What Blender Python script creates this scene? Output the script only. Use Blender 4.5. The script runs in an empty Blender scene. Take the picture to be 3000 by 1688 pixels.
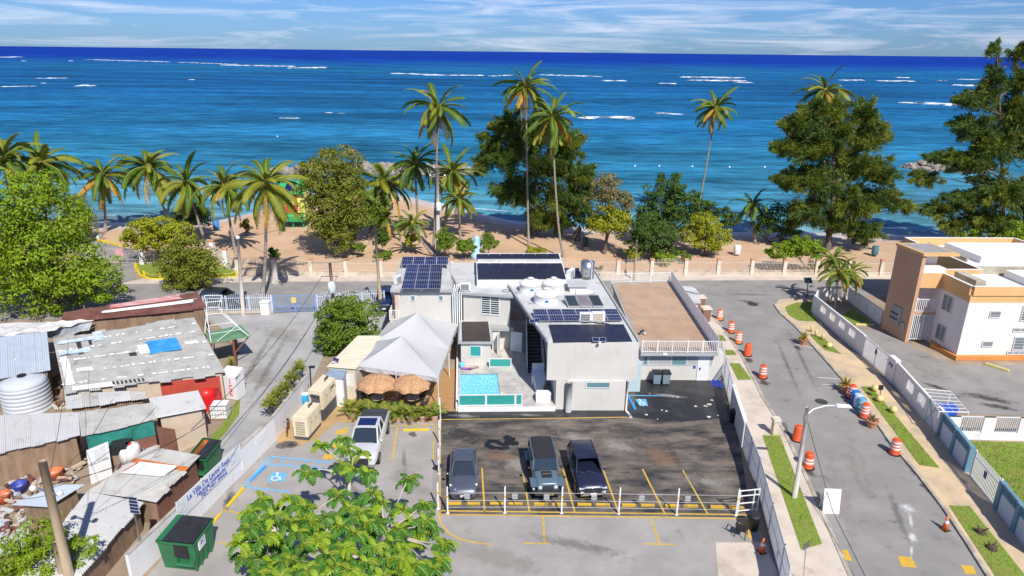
import bpy, bmesh, math, random
from mathutils import Vector, Matrix, Euler, noise
R = math.radians
SC = bpy.context.scene
COL = SC.collection
# ---------------------------------------------------------------- camera, sky, sun, exposure
cam = bpy.data.objects.new('camera', bpy.data.cameras.new('camera'))
COL.objects.link(cam)
cam.data.sensor_width = 36
cam.data.lens = 24
cam.data.clip_start = .5
cam.data.clip_end = 40000
cam.matrix_world = Matrix.Translation((0, 0, 25)) @ Matrix.Rotation(R(90-19.137), 4, 'X') @ Matrix.Rotation(.011, 4, 'Z')
SC.camera = cam
SUN_EL, SUN_AZ = R(47), R(158)        # the sun stands behind the camera and to the right
world = bpy.data.worlds.new('World')
SC.world = world
world.use_nodes = True
wn, wl = world.node_tree.nodes, world.node_tree.links
wn.clear()
def wnode(t, **k):
    n = wn.new(t)
    for a, b in k.items(): setattr(n, a, b)
    return n
sky = wnode('ShaderNodeTexSky', sky_type='NISHITA', sun_disc=False)
sky.sun_elevation = SUN_EL
sky.sun_rotation = SUN_AZ
sky.air_density = 1.0
sky.dust_density = .25
sky.ozone_density = 3.0
tc = wnode('ShaderNodeTexCoord')
mp = wnode('ShaderNodeMapping')
mp.inputs['Rotation'].default_value = (0, R(-3.2), 0)
mp.inputs['Scale'].default_value = (3.2, 3.2, 40)
wl.new(tc.outputs['Generated'], mp.inputs['Vector'])
nz = wnode('ShaderNodeTexNoise')
nz.inputs['Scale'].default_value = 1.5
nz.inputs['Detail'].default_value = 9
nz.inputs['Roughness'].default_value = .62
nz.inputs['Distortion'].default_value = .9
wl.new(mp.outputs['Vector'], nz.inputs['Vector'])
cr = wnode('ShaderNodeValToRGB')
cr.color_ramp.elements[0].position = .47
cr.color_ramp.elements[1].position = .84
wl.new(nz.outputs['Fac'], cr.inputs['Fac'])
tint = wnode('ShaderNodeMix', data_type='RGBA', blend_type='MULTIPLY')
tint.inputs['Factor'].default_value = 1
tint.inputs['B'].default_value = (.33, .56, 1.06, 1)
wl.new(sky.outputs['Color'], tint.inputs['A'])
cm = wnode('ShaderNodeMix', data_type='RGBA')
cm.inputs['B'].default_value = (9.6, 9.8, 10.8, 1)
mf = wnode('ShaderNodeMath', operation='MULTIPLY')
mf.inputs[1].default_value = .85
wl.new(cr.outputs['Color'], mf.inputs[0])
wl.new(mf.outputs[0], cm.inputs['Factor'])
wl.new(tint.outputs['Result'], cm.inputs['A'])
bg = wnode('ShaderNodeBackground')
bg.inputs['Strength'].default_value = .09
wo = wnode('ShaderNodeOutputWorld')
wl.new(cm.outputs['Result'], bg.inputs['Color'])
wl.new(bg.outputs[0], wo.inputs['Surface'])
sun = bpy.data.objects.new('sun', bpy.data.lights.new('sun', 'SUN'))
COL.objects.link(sun)
sun.data.energy = 5.0
sun.data.angle = R(.53)
sun.data.color = (1, .955, .88)
sun.rotation_euler = Euler((R(90)-SUN_EL, 0, R(180)-SUN_AZ), 'XYZ')
SC.view_settings.view_transform = 'Standard'
SC.view_settings.look = 'None'
SC.view_settings.exposure = .22
SC.view_settings.gamma = 1
SC.render.engine = 'CYCLES'
SC.cycles.max_bounces = 6
SC.cycles.transparent_max_bounces = 6

# ---------------------------------------------------------------- materials
MATS = {}
def M(name, col, rough=.75, metal=0, var=.12, scale=1.5, bump=0, bscale=None, spec=None, col2=None, stretch=(1, 1, 1), lo=.35, hi=.65, coat=0, island=0, trans=0, detail=5, spots=None, sstretch=(1, 1, 1)):
    """Principled material with procedural colour variation, a second colour in noise patches and fine relief."""
    if name in MATS: return MATS[name]
    m = bpy.data.materials.new(name); MATS[name] = m
    m.use_nodes = True
    n, l = m.node_tree.nodes, m.node_tree.links
    b = n['Principled BSDF']
    b.inputs['Roughness'].default_value = rough
    b.inputs['Metallic'].default_value = metal
    if spec is not None: b.inputs['Specular IOR Level'].default_value = spec
    b.inputs['Coat Weight'].default_value = coat
    tcn = n.new('ShaderNodeNewGeometry') if island >= 0 else None
    t = n.new('ShaderNodeTexCoord')
    mpn = n.new('ShaderNodeMapping'); mpn.inputs['Scale'].default_value = stretch
    l.new(t.outputs['Object'], mpn.inputs['Vector'])
    nn = n.new('ShaderNodeTexNoise'); nn.inputs['Scale'].default_value = scale; nn.inputs['Detail'].default_value = detail
    nn.inputs['Roughness'].default_value = .62
    l.new(mpn.outputs[0], nn.inputs['Vector'])
    mr = n.new('ShaderNodeMapRange')
    mr.inputs['From Min'].default_value = lo; mr.inputs['From Max'].default_value = hi
    l.new(nn.outputs['Fac'], mr.inputs['Value'])
    mx = n.new('ShaderNodeMix'); mx.data_type = 'RGBA'
    c = Vector(col)
    d = Vector(col2) if col2 else c*(1-var)
    a = c if col2 else c*(1+var)
    mx.inputs['A'].default_value = (*a, 1); mx.inputs['B'].default_value = (*d, 1)
    l.new(mr.outputs[0], mx.inputs['Factor'])
    out = mx.outputs['Result']
    if spots:
        for sc_, a_, b_, c_, amt in spots:
            mq_ = n.new('ShaderNodeMapping'); mq_.inputs['Scale'].default_value = sstretch; l.new(t.outputs['Object'], mq_.inputs['Vector'])
            ns = n.new('ShaderNodeTexNoise'); ns.inputs['Scale'].default_value = sc_; ns.inputs['Detail'].default_value = 8; ns.inputs['Roughness'].default_value = .68; l.new(mq_.outputs[0], ns.inputs['Vector'])
            ms_ = n.new('ShaderNodeMapRange'); ms_.inputs['From Min'].default_value = a_; ms_.inputs['From Max'].default_value = b_; ms_.inputs['To Max'].default_value = amt; l.new(ns.outputs['Fac'], ms_.inputs['Value'])
            mx2 = n.new('ShaderNodeMix'); mx2.data_type = 'RGBA'; mx2.inputs['B'].default_value = (*c_, 1); l.new(out, mx2.inputs['A']); l.new(ms_.outputs[0], mx2.inputs['Factor']); out = mx2.outputs['Result']
    if island:
        hv = n.new('ShaderNodeHueSaturation')
        m1 = n.new('ShaderNodeMapRange'); m1.inputs['To Min'].default_value = 1-island; m1.inputs['To Max'].default_value = 1+island
        l.new(tcn.outputs['Random Per Island'], m1.inputs['Value'])
        m2 = n.new('ShaderNodeMapRange'); m2.inputs['To Min'].default_value = .485; m2.inputs['To Max'].default_value = .515
        l.new(tcn.outputs['Random Per Island'], m2.inputs['Value'])
        l.new(m1.outputs[0], hv.inputs['Value']); l.new(m2.outputs[0], hv.inputs['Hue'])
        l.new(out, hv.inputs['Color']); out = hv.outputs['Color']
    l.new(out, b.inputs['Base Color'])
    if bump:
        n2 = n.new('ShaderNodeTexNoise'); n2.inputs['Scale'].default_value = bscale or scale*8; n2.inputs['Detail'].default_value = 4
        l.new(mpn.outputs[0], n2.inputs['Vector'])
        bp = n.new('ShaderNodeBump'); bp.inputs['Strength'].default_value = bump; bp.inputs['Distance'].default_value = .03
        l.new(n2.outputs['Fac'], bp.inputs['Height']); l.new(bp.outputs[0], b.inputs['Normal'])
    if trans:
        tr = n.new('ShaderNodeBsdfTranslucent'); l.new(out, tr.inputs['Color'])
        ms = n.new('ShaderNodeMixShader'); ms.inputs[0].default_value = trans
        o = n['Material Output']
        l.new(b.outputs[0], ms.inputs[1]); l.new(tr.outputs[0], ms.inputs[2]); l.new(ms.outputs[0], o.inputs['Surface'])
    return m

# ---------------------------------------------------------------- mesh builder
class MB:
    def __init__(s): s.v, s.f, s.m, s.k = [], [], [], 0
    def mat(s, k): s.k = k; return s
    def add(s, vs, fs):
        o = len(s.v); s.v += [tuple(p) for p in vs]
        for f in fs: s.f.append(tuple(i+o for i in f)); s.m.append(s.k)
        return s
    def box(s, a, b):
        x0, x1 = sorted((a[0], b[0])); y0, y1 = sorted((a[1], b[1])); z0, z1 = sorted((a[2], b[2]))
        return s.prism([(x0, y0), (x1, y0), (x1, y1), (x0, y1)], z0, z1)
    def prism(s, poly, z0, z1):
        n = len(poly)
        ar = sum(poly[i][0]*poly[(i+1) % n][1]-poly[(i+1) % n][0]*poly[i][1] for i in range(n))
        if ar < 0: poly = list(poly)[::-1]
        f0 = z0 if callable(z0) else (lambda x, y: z0)
        f1 = z1 if callable(z1) else (lambda x, y: z1)
        vs = [(p[0], p[1], f0(p[0], p[1])) for p in poly]+[(p[0], p[1], f1(p[0], p[1])) for p in poly]
        fs = [tuple(range(n))[::-1], tuple(range(n, 2*n))]+[(i, (i+1) % n, n+(i+1) % n, n+i) for i in range(n)]
        return s.add(vs, fs)
    def obox(s, c, u, sx, sy, z0, z1):
        """box on a plan direction u: centre c, length sx along u, width sy across"""
        u = Vector((u[0], u[1])).normalized(); w = Vector((-u.y, u.x)); c = Vector((c[0], c[1]))
        return s.prism([c-u*sx/2-w*sy/2, c+u*sx/2-w*sy/2, c+u*sx/2+w*sy/2, c-u*sx/2+w*sy/2], z0, z1)
    def wall(s, p, q, t, z0, z1):
        """upright slab from p to q, thickness t centred on the line"""
        u = Vector((q[0]-p[0], q[1]-p[1])); n = Vector((-u.y, u.x)).normalized()*t/2
        p, q = Vector(p[:2]), Vector(q[:2])
        return s.prism([p-n, q-n, q+n, p+n], z0, z1)
    def tube(s, pts, r, n=6, cap=True):
        pts = [Vector(p) for p in pts]
        rs = r if isinstance(r, (list, tuple)) else [r]*len(pts)
        vs, fs = [], []
        for i, p in enumerate(pts):
            d = (pts[min(i+1, len(pts)-1)]-pts[max(i-1, 0)]).normalized()
            a = d.cross(Vector((0, 0, 1)) if abs(d.z) < .95 else Vector((1, 0, 0))).normalized(); b = d.cross(a)
            for j in range(n):
                t = 2*math.pi*j/n; vs.append(p+(a*math.cos(t)+b*math.sin(t))*rs[i])
        for i in range(len(pts)-1):
            for j in range(n): fs.append((i*n+j, i*n+(j+1) % n, (i+1)*n+(j+1) % n, (i+1)*n+j))
        if cap: fs += [tuple(range(n)), tuple(range((len(pts)-1)*n, len(pts)*n))[::-1]]
        fs = [f[::-1] for f in fs]
        return s.add(vs, fs)
    def lathe(s, prof, c=(0, 0, 0), n=16, cap=True):
        vs, fs = [], []
        for r, z in prof:
            for j in range(n):
                t = 2*math.pi*j/n; vs.append((c[0]+r*math.cos(t), c[1]+r*math.sin(t), c[2]+z))
        for i in range(len(prof)-1):
            for j in range(n): fs.append((i*n+j, i*n+(j+1) % n, (i+1)*n+(j+1) % n, (i+1)*n+j))
        if cap: fs += [tuple(range(n))[::-1], tuple(range((len(prof)-1)*n, len(prof)*n))]
        return s.add(vs, fs)
    def quad(s, *p): return s.add(p, [tuple(range(len(p)))])
    def slab(s, a, b, c, d, t):
        """sheet through four points a b c d (anticlockwise seen from outside), thickness t inwards"""
        a, b, c, d = map(Vector, (a, b, c, d)); n = (b-a).cross(d-a).normalized()*t
        return s.add([a-n, b-n, c-n, d-n, a, b, c, d], [(3, 2, 1, 0), (4, 5, 6, 7), (0, 1, 5, 4), (1, 2, 6, 5), (2, 3, 7, 6), (3, 0, 4, 7)])
    def obj(s, name, mats, parent=None, smooth=False, loc=None):
        me = bpy.data.meshes.new(name)
        off = Vector(parent.location) if parent else Vector((0, 0, 0))
        if parent and parent.parent: off = off+Vector(parent.parent.location)
        base = Vector(loc)-off if loc else Vector((0, 0, 0))
        o2 = off+base
        me.from_pydata([(p[0]-o2.x, p[1]-o2.y, p[2]-o2.z) for p in s.v], [], s.f)
        if not isinstance(mats, (list, tuple)): mats = [mats]
        for m in mats: me.materials.append(m)
        if len(mats) > 1: me.polygons.foreach_set('material_index', s.m)
        if smooth: me.polygons.foreach_set('use_smooth', [True]*len(s.f))
        me.update()
        o = bpy.data.objects.new(name, me); COL.objects.link(o)
        o.location = base
        if parent: o.parent = parent
        return o
def tag(o, label=None, cat=None, group=None, kind=None):
    for k, v in (('label', label), ('category', cat), ('group', group), ('kind', kind)):
        if v: o[k] = v
    return o
def thing(name, label, cat, loc=(0, 0, 0), rz=0, group=None):
    o = bpy.data.objects.new(name, None); COL.objects.link(o)
    o.empty_display_size = .2
    o.location = (loc[0], loc[1], loc[2] if len(loc) > 2 else 0); o.rotation_euler = (0, 0, rz)
    return tag(o, label, cat, group)
def kids(o): return [c for c in o.children]
def dup(root, loc, rz=0, label=None, group=None, scale=None):
    """a copy of a thing with copies of its parts and sub-parts, mesh data shared"""
    def cp(o, par):
        c = o.copy(); COL.objects.link(c); c.parent = par
        for ch in kids(o): cp(ch, c)
        return c
    r = cp(root, None)
    r.location = (loc[0], loc[1], loc[2] if len(loc) > 2 else 0); r.rotation_euler = (0, 0, rz)
    if scale: r.scale = (scale,)*3 if not isinstance(scale, (tuple, list)) else scale
    if label: r['label'] = label
    if group: r['group'] = group
    return r
def lerp(a, b, t): return tuple(a[i]+(b[i]-a[i])*t for i in range(min(len(a), len(b))))
def yaw(p, q): return math.atan2(q[1]-p[1], q[0]-p[0])

# ---------------------------------------------------------------- ground, sea, roads
def flat(name, pts, mat, z, kind='structure', parent=None):
    mb = MB(); mb.add([(p[0], p[1], z) for p in pts], [tuple(range(len(pts)))])
    n = len(pts)
    if sum(pts[i][0]*pts[(i+1) % n][1]-pts[(i+1) % n][0]*pts[i][1] for i in range(n)) < 0: mb.f = [f[::-1] for f in mb.f]
    o = mb.obj(name, mat, parent)
    if not parent: o['kind'] = kind
    return o
m_sand = M('sand', (.56, .38, .235), .95, var=.1, scale=.18, bump=.5, bscale=3, col2=(.47, .305, .185), detail=8, spots=[(.5, .6, .75, (.42, .27, .16), .6), (2.5, .62, .7, (.4, .27, .17), .5)])
m_dirt = M('packed_dirt', (.36, .28, .2), .95, var=.2, scale=.5, bump=.4, col2=(.24, .18, .13), detail=8)
m_gravel = M('gravel', (.4, .39, .37), .95, scale=.35, bump=.9, bscale=14, col2=(.3, .3, .295), detail=10, spots=[(.25, .58, .72, (.5, .46, .4), .7), (.5, .6, .72, (.13, .13, .135), .6)])
m_asph = M('asphalt', (.29, .273, .25), .9, scale=.35, bump=.35, bscale=20, col2=(.22, .21, .195), detail=9, spots=[(.7, .6, .72, (.09, .082, .075), .75), (.22, .55, .72, (.33, .315, .29), .6), (2.6, .66, .72, (.09, .085, .08), .7)])
m_asph_lot = M('worn_lot_asphalt', (.36, .335, .305), .9, scale=.45, bump=.35, bscale=20, col2=(.28, .26, .24), detail=9, spots=[(.6, .6, .74, (.1, .09, .08), .7), (.3, .56, .75, (.35, .32, .28), .5), (2.2, .66, .72, (.09, .08, .075), .7)])
m_asph_dark = M('sealed_asphalt', (.19, .155, .125), .8, scale=.9, bump=.4, bscale=15, col2=(.03, .029, .03), stretch=(.45, 1.1, 1), lo=.36, hi=.64, detail=12, spots=[(2.2, .56, .66, (.025, .024, .024), .8), (.5, .55, .7, (.24, .2, .165), .5)], sstretch=(.6, 1.3, 1))
m_seal = M('fresh_sealant', (.02, .021, .024), .42, scale=.7, bump=.3, bscale=10, col2=(.06, .06, .065), lo=.5, hi=.75, detail=8)
m_conc = M('pavement_concrete', (.58, .5, .41), .9, scale=.5, bump=.3, bscale=15, col2=(.38, .31, .24), lo=.45, hi=.75, detail=9, spots=[(.9, .6, .75, (.2, .15, .11), .7), (3, .65, .75, (.24, .2, .16), .6)])
m_kerb = M('kerb_concrete', (.5, .45, .37), .9, scale=1.2, bump=.3, col2=(.27, .23, .18), detail=8)
m_grass = M('grass_soil', (.18, .27, .03), .95, scale=.9, bump=.6, bscale=30, col2=(.22, .22, .045), detail=8)
m_blade = M('grass_blade', (.2, .33, .03), .8, var=.25, scale=.6, island=.35, trans=.25)
m_rust_conc = M('stained_concrete', (.62, .46, .27), .9, scale=.5, col2=(.36, .3, .23), lo=.4, hi=.7, detail=8)
m_ochre = M('ochre_floor_paint', (.5, .32, .13), .8, scale=.8, col2=(.36, .24, .12), detail=8)

# land sheet and sloping beach
SH = [(-140, 106), (-76.21, 98.74, 0), (-66.53, 102.04, 0), (-53.64, 102.43, 0), (-46.72, 103.43, 0), (-41.97, 110.99, 0), (-38.31, 125.79, 0), (-31.95, 131.27, 0), (-23.87, 129.3, 0), (-15.77, 120.76, 0), (-5.82, 111.51, 0), (-0.12, 106.12, 0), (9.87, 102.49, 0), (19.23, 103.81, 0), (31.4, 100.47, 0), (46.41, 100.72, 0), (55.75, 100.3, 0), (64.71, 99.26, 0), (150, 100)]
def shore(x):
    for a, b in zip(SH, SH[1:]):
        if a[0] <= x <= b[0]: return a[1]+(b[1]-a[1])*(x-a[0])/(b[0]-a[0])
    return 104
SEA_Z = -.5
def sand_z(x, y):
    d = y-shore(x)
    return max(-3, SEA_Z-.01-d*.055) if d > -8 else SEA_Z+.43+(.05 if d < -20 else .05*(-8-d)/12)
def terrain(x, y):
    if y < 78: return 0
    t = min(1, (y-78)/6)
    return t*min(0, sand_z(x, y))
mb = MB(); nx, ny = 150, 60
for j in range(ny+1):
    for i in range(nx+1):
        x, y = -100+220*i/nx, 76.5+80*j/ny
        mb.v.append((x, y, terrain(x, y)+(.05*noise.noise((x*.5, y*.5, 0)) if 79 < y < shore(x)-2 else 0)))
for j in range(ny):
    for i in range(nx):
        a = j*(nx+1)+i; mb.f.append((a, a+1, a+nx+2, a+nx+1)); mb.m.append(0)
beach = mb.obj('beach', m_sand, smooth=True); beach['kind'] = 'structure'
# damp sand near the water line comes from the height of the sand
nt = m_sand.node_tree; bs = nt.nodes['Principled BSDF']
src_ = bs.inputs['Base Color'].links[0].from_socket
gp = nt.nodes.new('ShaderNodeNewGeometry'); sx = nt.nodes.new('ShaderNodeSeparateXYZ'); nt.links.new(gp.outputs['Position'], sx.inputs[0])
wr = nt.nodes.new('ShaderNodeMapRange'); wr.inputs['From Min'].default_value = -.12; wr.inputs['From Max'].default_value = -.36
nt.links.new(sx.outputs['Z'], wr.inputs['Value'])
wm = nt.nodes.new('ShaderNodeMix'); wm.data_type = 'RGBA'; wm.inputs['B'].default_value = (.5, .45, .4, 1)
nt.links.new(src_, wm.inputs['A']); nt.links.new(wr.outputs[0], wm.inputs['Factor']); nt.links.new(wm.outputs['Result'], bs.inputs['Base Color'])
wr2 = nt.nodes.new('ShaderNodeMapRange'); wr2.inputs['From Min'].default_value = -.3; wr2.inputs['From Max'].default_value = -.5; wr2.inputs['To Min'].default_value = .95; wr2.inputs['To Max'].default_value = .35
nt.links.new(sx.outputs['Z'], wr2.inputs['Value']); nt.links.new(wr2.outputs[0], bs.inputs['Roughness'])

flat('ground', [(-160, -60), (170, -60), (170, 77.5), (-160, 77.5)], m_dirt, -.012)
# sea: distance offshore sets its base colour; wave light and shade painted over it
m_sea = bpy.data.materials.new('sea_water'); m_sea.use_nodes = True
n, l = m_sea.node_tree.nodes, m_sea.node_tree.links
b = n['Principled BSDF']
g_ = n.new('ShaderNodeNewGeometry'); sp = n.new('ShaderNodeSeparateXYZ'); l.new(g_.outputs['Position'], sp.inputs[0])
lg = n.new('ShaderNodeMath'); lg.operation = 'LOGARITHM'; lg.inputs[1].default_value = 10; l.new(sp.outputs['Y'], lg.inputs[0])
n3 = n.new('ShaderNodeTexNoise'); n3.inputs['Scale'].default_value = .012; n3.inputs['Detail'].default_value = 6
mpp = n.new('ShaderNodeMapping'); mpp.inputs['Scale'].default_value = (.35, 1.0, 1); l.new(g_.outputs['Position'], mpp.inputs['Vector']); l.new(mpp.outputs[0], n3.inputs['Vector'])
ad = n.new('ShaderNodeMath'); ad.operation = 'MULTIPLY_ADD'; ad.inputs[1].default_value = .5; l.new(n3.outputs['Fac'], ad.inputs[0]); l.new(lg.outputs[0], ad.inputs[2])
mr = n.new('ShaderNodeMapRange'); mr.inputs['From Min'].default_value = 2.2; mr.inputs['From Max'].default_value = 3.9; l.new(ad.outputs[0], mr.inputs['Value'])
rp = n.new('ShaderNodeValToRGB'); rp.color_ramp.interpolation = 'LINEAR'
rp.color_ramp.elements[0].position = 0; rp.color_ramp.elements[0].color = (.30, .38, .42, 1)
rp.color_ramp.elements[1].position = 1; rp.color_ramp.elements[1].color = (.003, .034, .27, 1)
for pos, c in ((.06, (.09, .27, .34)), (.14, (.022, .165, .28)), (.28, (.012, .125, .27)), (.5, (.007, .085, .225)), (.62, (.01, .115, .26)), (.74, (.005, .06, .28)), (.82, (.003, .032, .27))):
    e = rp.color_ramp.elements.new(pos); e.color = (*c, 1)
l.new(mr.outputs[0], rp.inputs['Fac'])
# wind streaks: light and shade of wave slopes painted into the sea colour
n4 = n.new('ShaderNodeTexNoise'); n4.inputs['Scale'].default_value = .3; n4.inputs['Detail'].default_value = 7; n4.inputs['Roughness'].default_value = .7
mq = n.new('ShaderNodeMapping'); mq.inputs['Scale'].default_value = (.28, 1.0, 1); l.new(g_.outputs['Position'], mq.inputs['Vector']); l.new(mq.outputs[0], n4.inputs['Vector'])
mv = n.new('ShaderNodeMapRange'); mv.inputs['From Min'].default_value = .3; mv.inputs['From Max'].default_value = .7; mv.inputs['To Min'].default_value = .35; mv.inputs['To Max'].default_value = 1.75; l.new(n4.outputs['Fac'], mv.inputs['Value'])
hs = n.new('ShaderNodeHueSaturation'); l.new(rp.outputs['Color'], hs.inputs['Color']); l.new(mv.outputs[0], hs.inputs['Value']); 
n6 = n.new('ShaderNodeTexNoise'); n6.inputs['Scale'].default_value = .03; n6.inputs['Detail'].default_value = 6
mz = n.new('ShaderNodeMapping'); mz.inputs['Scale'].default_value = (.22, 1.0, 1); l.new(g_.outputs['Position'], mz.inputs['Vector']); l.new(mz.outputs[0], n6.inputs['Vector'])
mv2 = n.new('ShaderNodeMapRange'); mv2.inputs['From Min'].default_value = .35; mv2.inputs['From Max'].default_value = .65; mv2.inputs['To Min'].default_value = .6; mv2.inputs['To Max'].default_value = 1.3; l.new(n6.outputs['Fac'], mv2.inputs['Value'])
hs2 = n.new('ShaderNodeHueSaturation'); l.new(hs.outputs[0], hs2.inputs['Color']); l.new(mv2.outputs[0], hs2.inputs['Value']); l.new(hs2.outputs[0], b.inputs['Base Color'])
b.inputs['Roughness'].default_value = .32; b.inputs['IOR'].default_value = 1.33; b.inputs['Specular IOR Level'].default_value = .03
n5 = n.new('ShaderNodeTexNoise'); n5.inputs['Scale'].default_value = .9; n5.inputs['Detail'].default_value = 5
mw = n.new('ShaderNodeMapping'); mw.inputs['Scale'].default_value = (.35, 1, 1); l.new(g_.outputs['Position'], mw.inputs['Vector']); l.new(mw.outputs[0], n5.inputs['Vector'])
bp = n.new('ShaderNodeBump'); bp.inputs['Strength'].default_value = .55; bp.inputs['Distance'].default_value = .5; l.new(n5.outputs['Fac'], bp.inputs['Height'])
df = n.new('ShaderNodeBsdfDiffuse'); gl = n.new('ShaderNodeBsdfGlossy'); gl.inputs['Roughness'].default_value = .3; mxs = n.new('ShaderNodeMixShader'); mxs.inputs[0].default_value = .05
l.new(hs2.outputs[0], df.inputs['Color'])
for q_ in (df, gl): l.new(bp.outputs[0], q_.inputs['Normal'])
l.new(df.outputs[0], mxs.inputs[1]); l.new(gl.outputs[0], mxs.inputs[2]); l.new(mxs.outputs[0], n['Material Output'].inputs['Surface'])
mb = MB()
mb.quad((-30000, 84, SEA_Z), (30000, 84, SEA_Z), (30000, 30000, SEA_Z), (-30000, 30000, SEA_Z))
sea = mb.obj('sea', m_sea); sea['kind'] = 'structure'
# breaking waves over the reef: low ridges of foam (pixel-surveyed, then placed at their true distance)
m_foam = M('wave_foam', (.85, .88, .9), .8, var=.06, scale=.05, bump=.6, bscale=.3)
rnd = random.Random(5)
nf_ = m_foam.node_tree; pf = nf_.nodes['Principled BSDF']; tf = nf_.nodes.new('ShaderNodeNewGeometry'); mpf = nf_.nodes.new('ShaderNodeMapping'); mpf.inputs['Scale'].default_value = (.12, .22, 1); xf = nf_.nodes.new('ShaderNodeTexNoise'); xf.inputs['Scale'].default_value = 1; xf.inputs['Detail'].default_value = 6; xf.inputs['Roughness'].default_value = .7
rf = nf_.nodes.new('ShaderNodeMapRange'); rf.inputs['From Min'].default_value = .42; rf.inputs['From Max'].default_value = .56; nf_.links.new(tf.outputs['Position'], mpf.inputs['Vector']); nf_.links.new(mpf.outputs[0], xf.inputs['Vector']); nf_.links.new(xf.outputs['Fac'], rf.inputs['Value']); nf_.links.new(rf.outputs[0], pf.inputs['Alpha'])
FOAM = [((-1154.81, 1613.2, 0), (-1204.69, 1743.68, 0), 9), ((-880.41, 1473.73, 0), (-634.01, 1323.88, 0), 5), ((-610.1, 1299.61, 0), (-456.02, 1187.33, 0), 3.2), ((-463.57, 1123.07, 0), (-330.78, 1090.43, 0), 8), ((-313.54, 986.38, 0), (-280.77, 1067.94, 0), 5), ((-294.01, 1016.61, 0), (-265.02, 1009.45, 0), 7),
 ((-140.96, 815.85, 0), (-108.01, 802.48, 0), 4), ((-117.12, 799.26, 0), (-76.84, 777.71, 0), 4), ((-98.22, 770.49, 0), (-31.67, 781.51, 0), 4), ((-26.13, 761.34, 0), (-2.64, 802.77, 0), 3), ((26.82, 824.8, 0), (97.99, 779.6, 0), 5), ((81.56, 673.03, 0), (106.5, 671.85, 0), 4), ((125.29, 625.32, 0), (142.71, 622.89, 0), 3), ((183.58, 795.67, 0), (258.21, 797.35, 0), 7), ((169.81, 705.63, 0), (230.49, 705.44, 0), 6), ((205.38, 667.19, 0), (223.63, 664.43, 0), 3), ((343.3, 753.75, 0), (371.57, 761.59, 0), 5), ((380.91, 746.2, 0), (420.07, 748, 0), 6), ((462.29, 870.52, 0), (478.68, 864.06, 0), 4), ((459.28, 776.56, 0), (468.23, 769.85, 0), 3), ((507.56, 819.02, 0), (545.07, 819.57, 0), 5), ((403.19, 659.02, 0), (431.97, 652.36, 0), 5),
 ((25.7, 286.26, 0), (50.14, 290.79, 0), 2.6), ((62.44, 314.27, 0), (74.87, 308.76, 0), 1.8), ((219.33, 404.45, 0), (246.82, 395.13, 0), 4.5), ((235.06, 388.15, 0), (254.79, 381.05, 0), 3.4), ((-297.88, 487.3, 0), (-286.06, 485.09, 0), 3), ((-398.39, 590.88, 0), (-378.58, 604.66, 0), 1.6), ((-336.3, 463.93, 0), (-320.43, 477.08, 0), 1.2), ((-872.77, 1268, 0), (-865.05, 1274.43, 0), 3), ((-817.02, 1314.43, 0), (-810.81, 1319.61, 0), 3), ((-273.72, 597.04, 0), (-268.13, 598.63, 0), 2), ((-91.56, 272.04, 0), (-82.82, 271.64, 0), .8), ((-80.05, 299.09, 0), (-76.82, 297.77, 0), 1.0), ((-73.61, 296.47, 0), (-71.12, 295.09, 0), .8), ((-342.22, 513.83, 0), (-339.04, 514.63, 0), 1.5)]
for p, q, w in FOAM:
    L = math.hypot(q[0]-p[0], q[1]-p[1]); nseg = max(6, int(L/max(2.5, w*.6))); mb = MB(); u = Vector((q[0]-p[0], q[1]-p[1])).normalized(); nrm = Vector((-u.y, u.x))
    pr = [(-1, 0), (-.55, .1), (-.15, .16), (.25, .12), (1, 0)]; sd = rnd.random()*99
    for i in range(nseg+1):
        t = i/nseg; e = min(1, 6*t, 6*(1-t))**.5 if 0 < t < 1 else .02
        w2 = w*1.7; k = w2*e*(.35+1.1*abs(noise.noise((t*L/(w*3)+sd, 0, 0))+.25)); off = w*.9*noise.noise((t*L/(w*7)+sd, 5, 0))
        c = Vector(p[:2])+u*(L*t)+nrm*off
        for a, h in pr: mb.v.append((c.x+nrm.x*a*k*1.6, c.y+nrm.y*a*k*1.6, SEA_Z+.02+h*min(k, 2.2*math.sqrt(w))))
    for i in range(nseg):
        for j in range(4):
            a = i*5+j; mb.f.append((a, a+5, a+6, a+1)); mb.m.append(0)
    mb.obj('breaking_wave', m_foam, sea, smooth=True)
for p, q, w in [((-67.91, 105.22, 0), (-63.32, 107.14, 0), .35), ((-13.14, 116.25, 0), (-0.15, 113.1, 0), .3), ((10.56, 110.54, 0), (15.22, 111.79, 0), .3), ((18.35, 109.92, 0), (22.4, 110.62, 0), .25), ((57.46, 103.14, 0), (68.6, 104.97, 0), .45), ((-17.08, 119.2, 0), (-8.94, 115.36, 0), .25), ((26.64, 104.61, 0), (37.13, 103.97, 0), .25)]:
    L = math.hypot(q[0]-p[0], q[1]-p[1]); nseg = 30; mb = MB(); u = Vector((q[0]-p[0], q[1]-p[1])).normalized(); nrm = Vector((-u.y, u.x))
    for i in range(nseg+1):
        t = i/nseg; e = min(1, 5*t, 5*(1-t)); k = w*e*(.5+.9*abs(noise.noise((t*L*.5, p[0], 0)))); c = Vector(p[:2])+u*(L*t)+nrm*noise.noise((t*L*.12, p[0], 3))*1.2
        for a, h in ((-1, 0), (0, .35), (1, 0)): mb.v.append((c.x+nrm.x*a*k, c.y+nrm.y*a*k, SEA_Z+.01+h*k*.5))
    for i in range(nseg):
        for j in range(2):
            a = i*3+j; mb.f.append((a, a+3, a+4, a+1)); mb.m.append(0)
    mb.obj('shore_wave', m_foam, sea, smooth=True)

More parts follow.
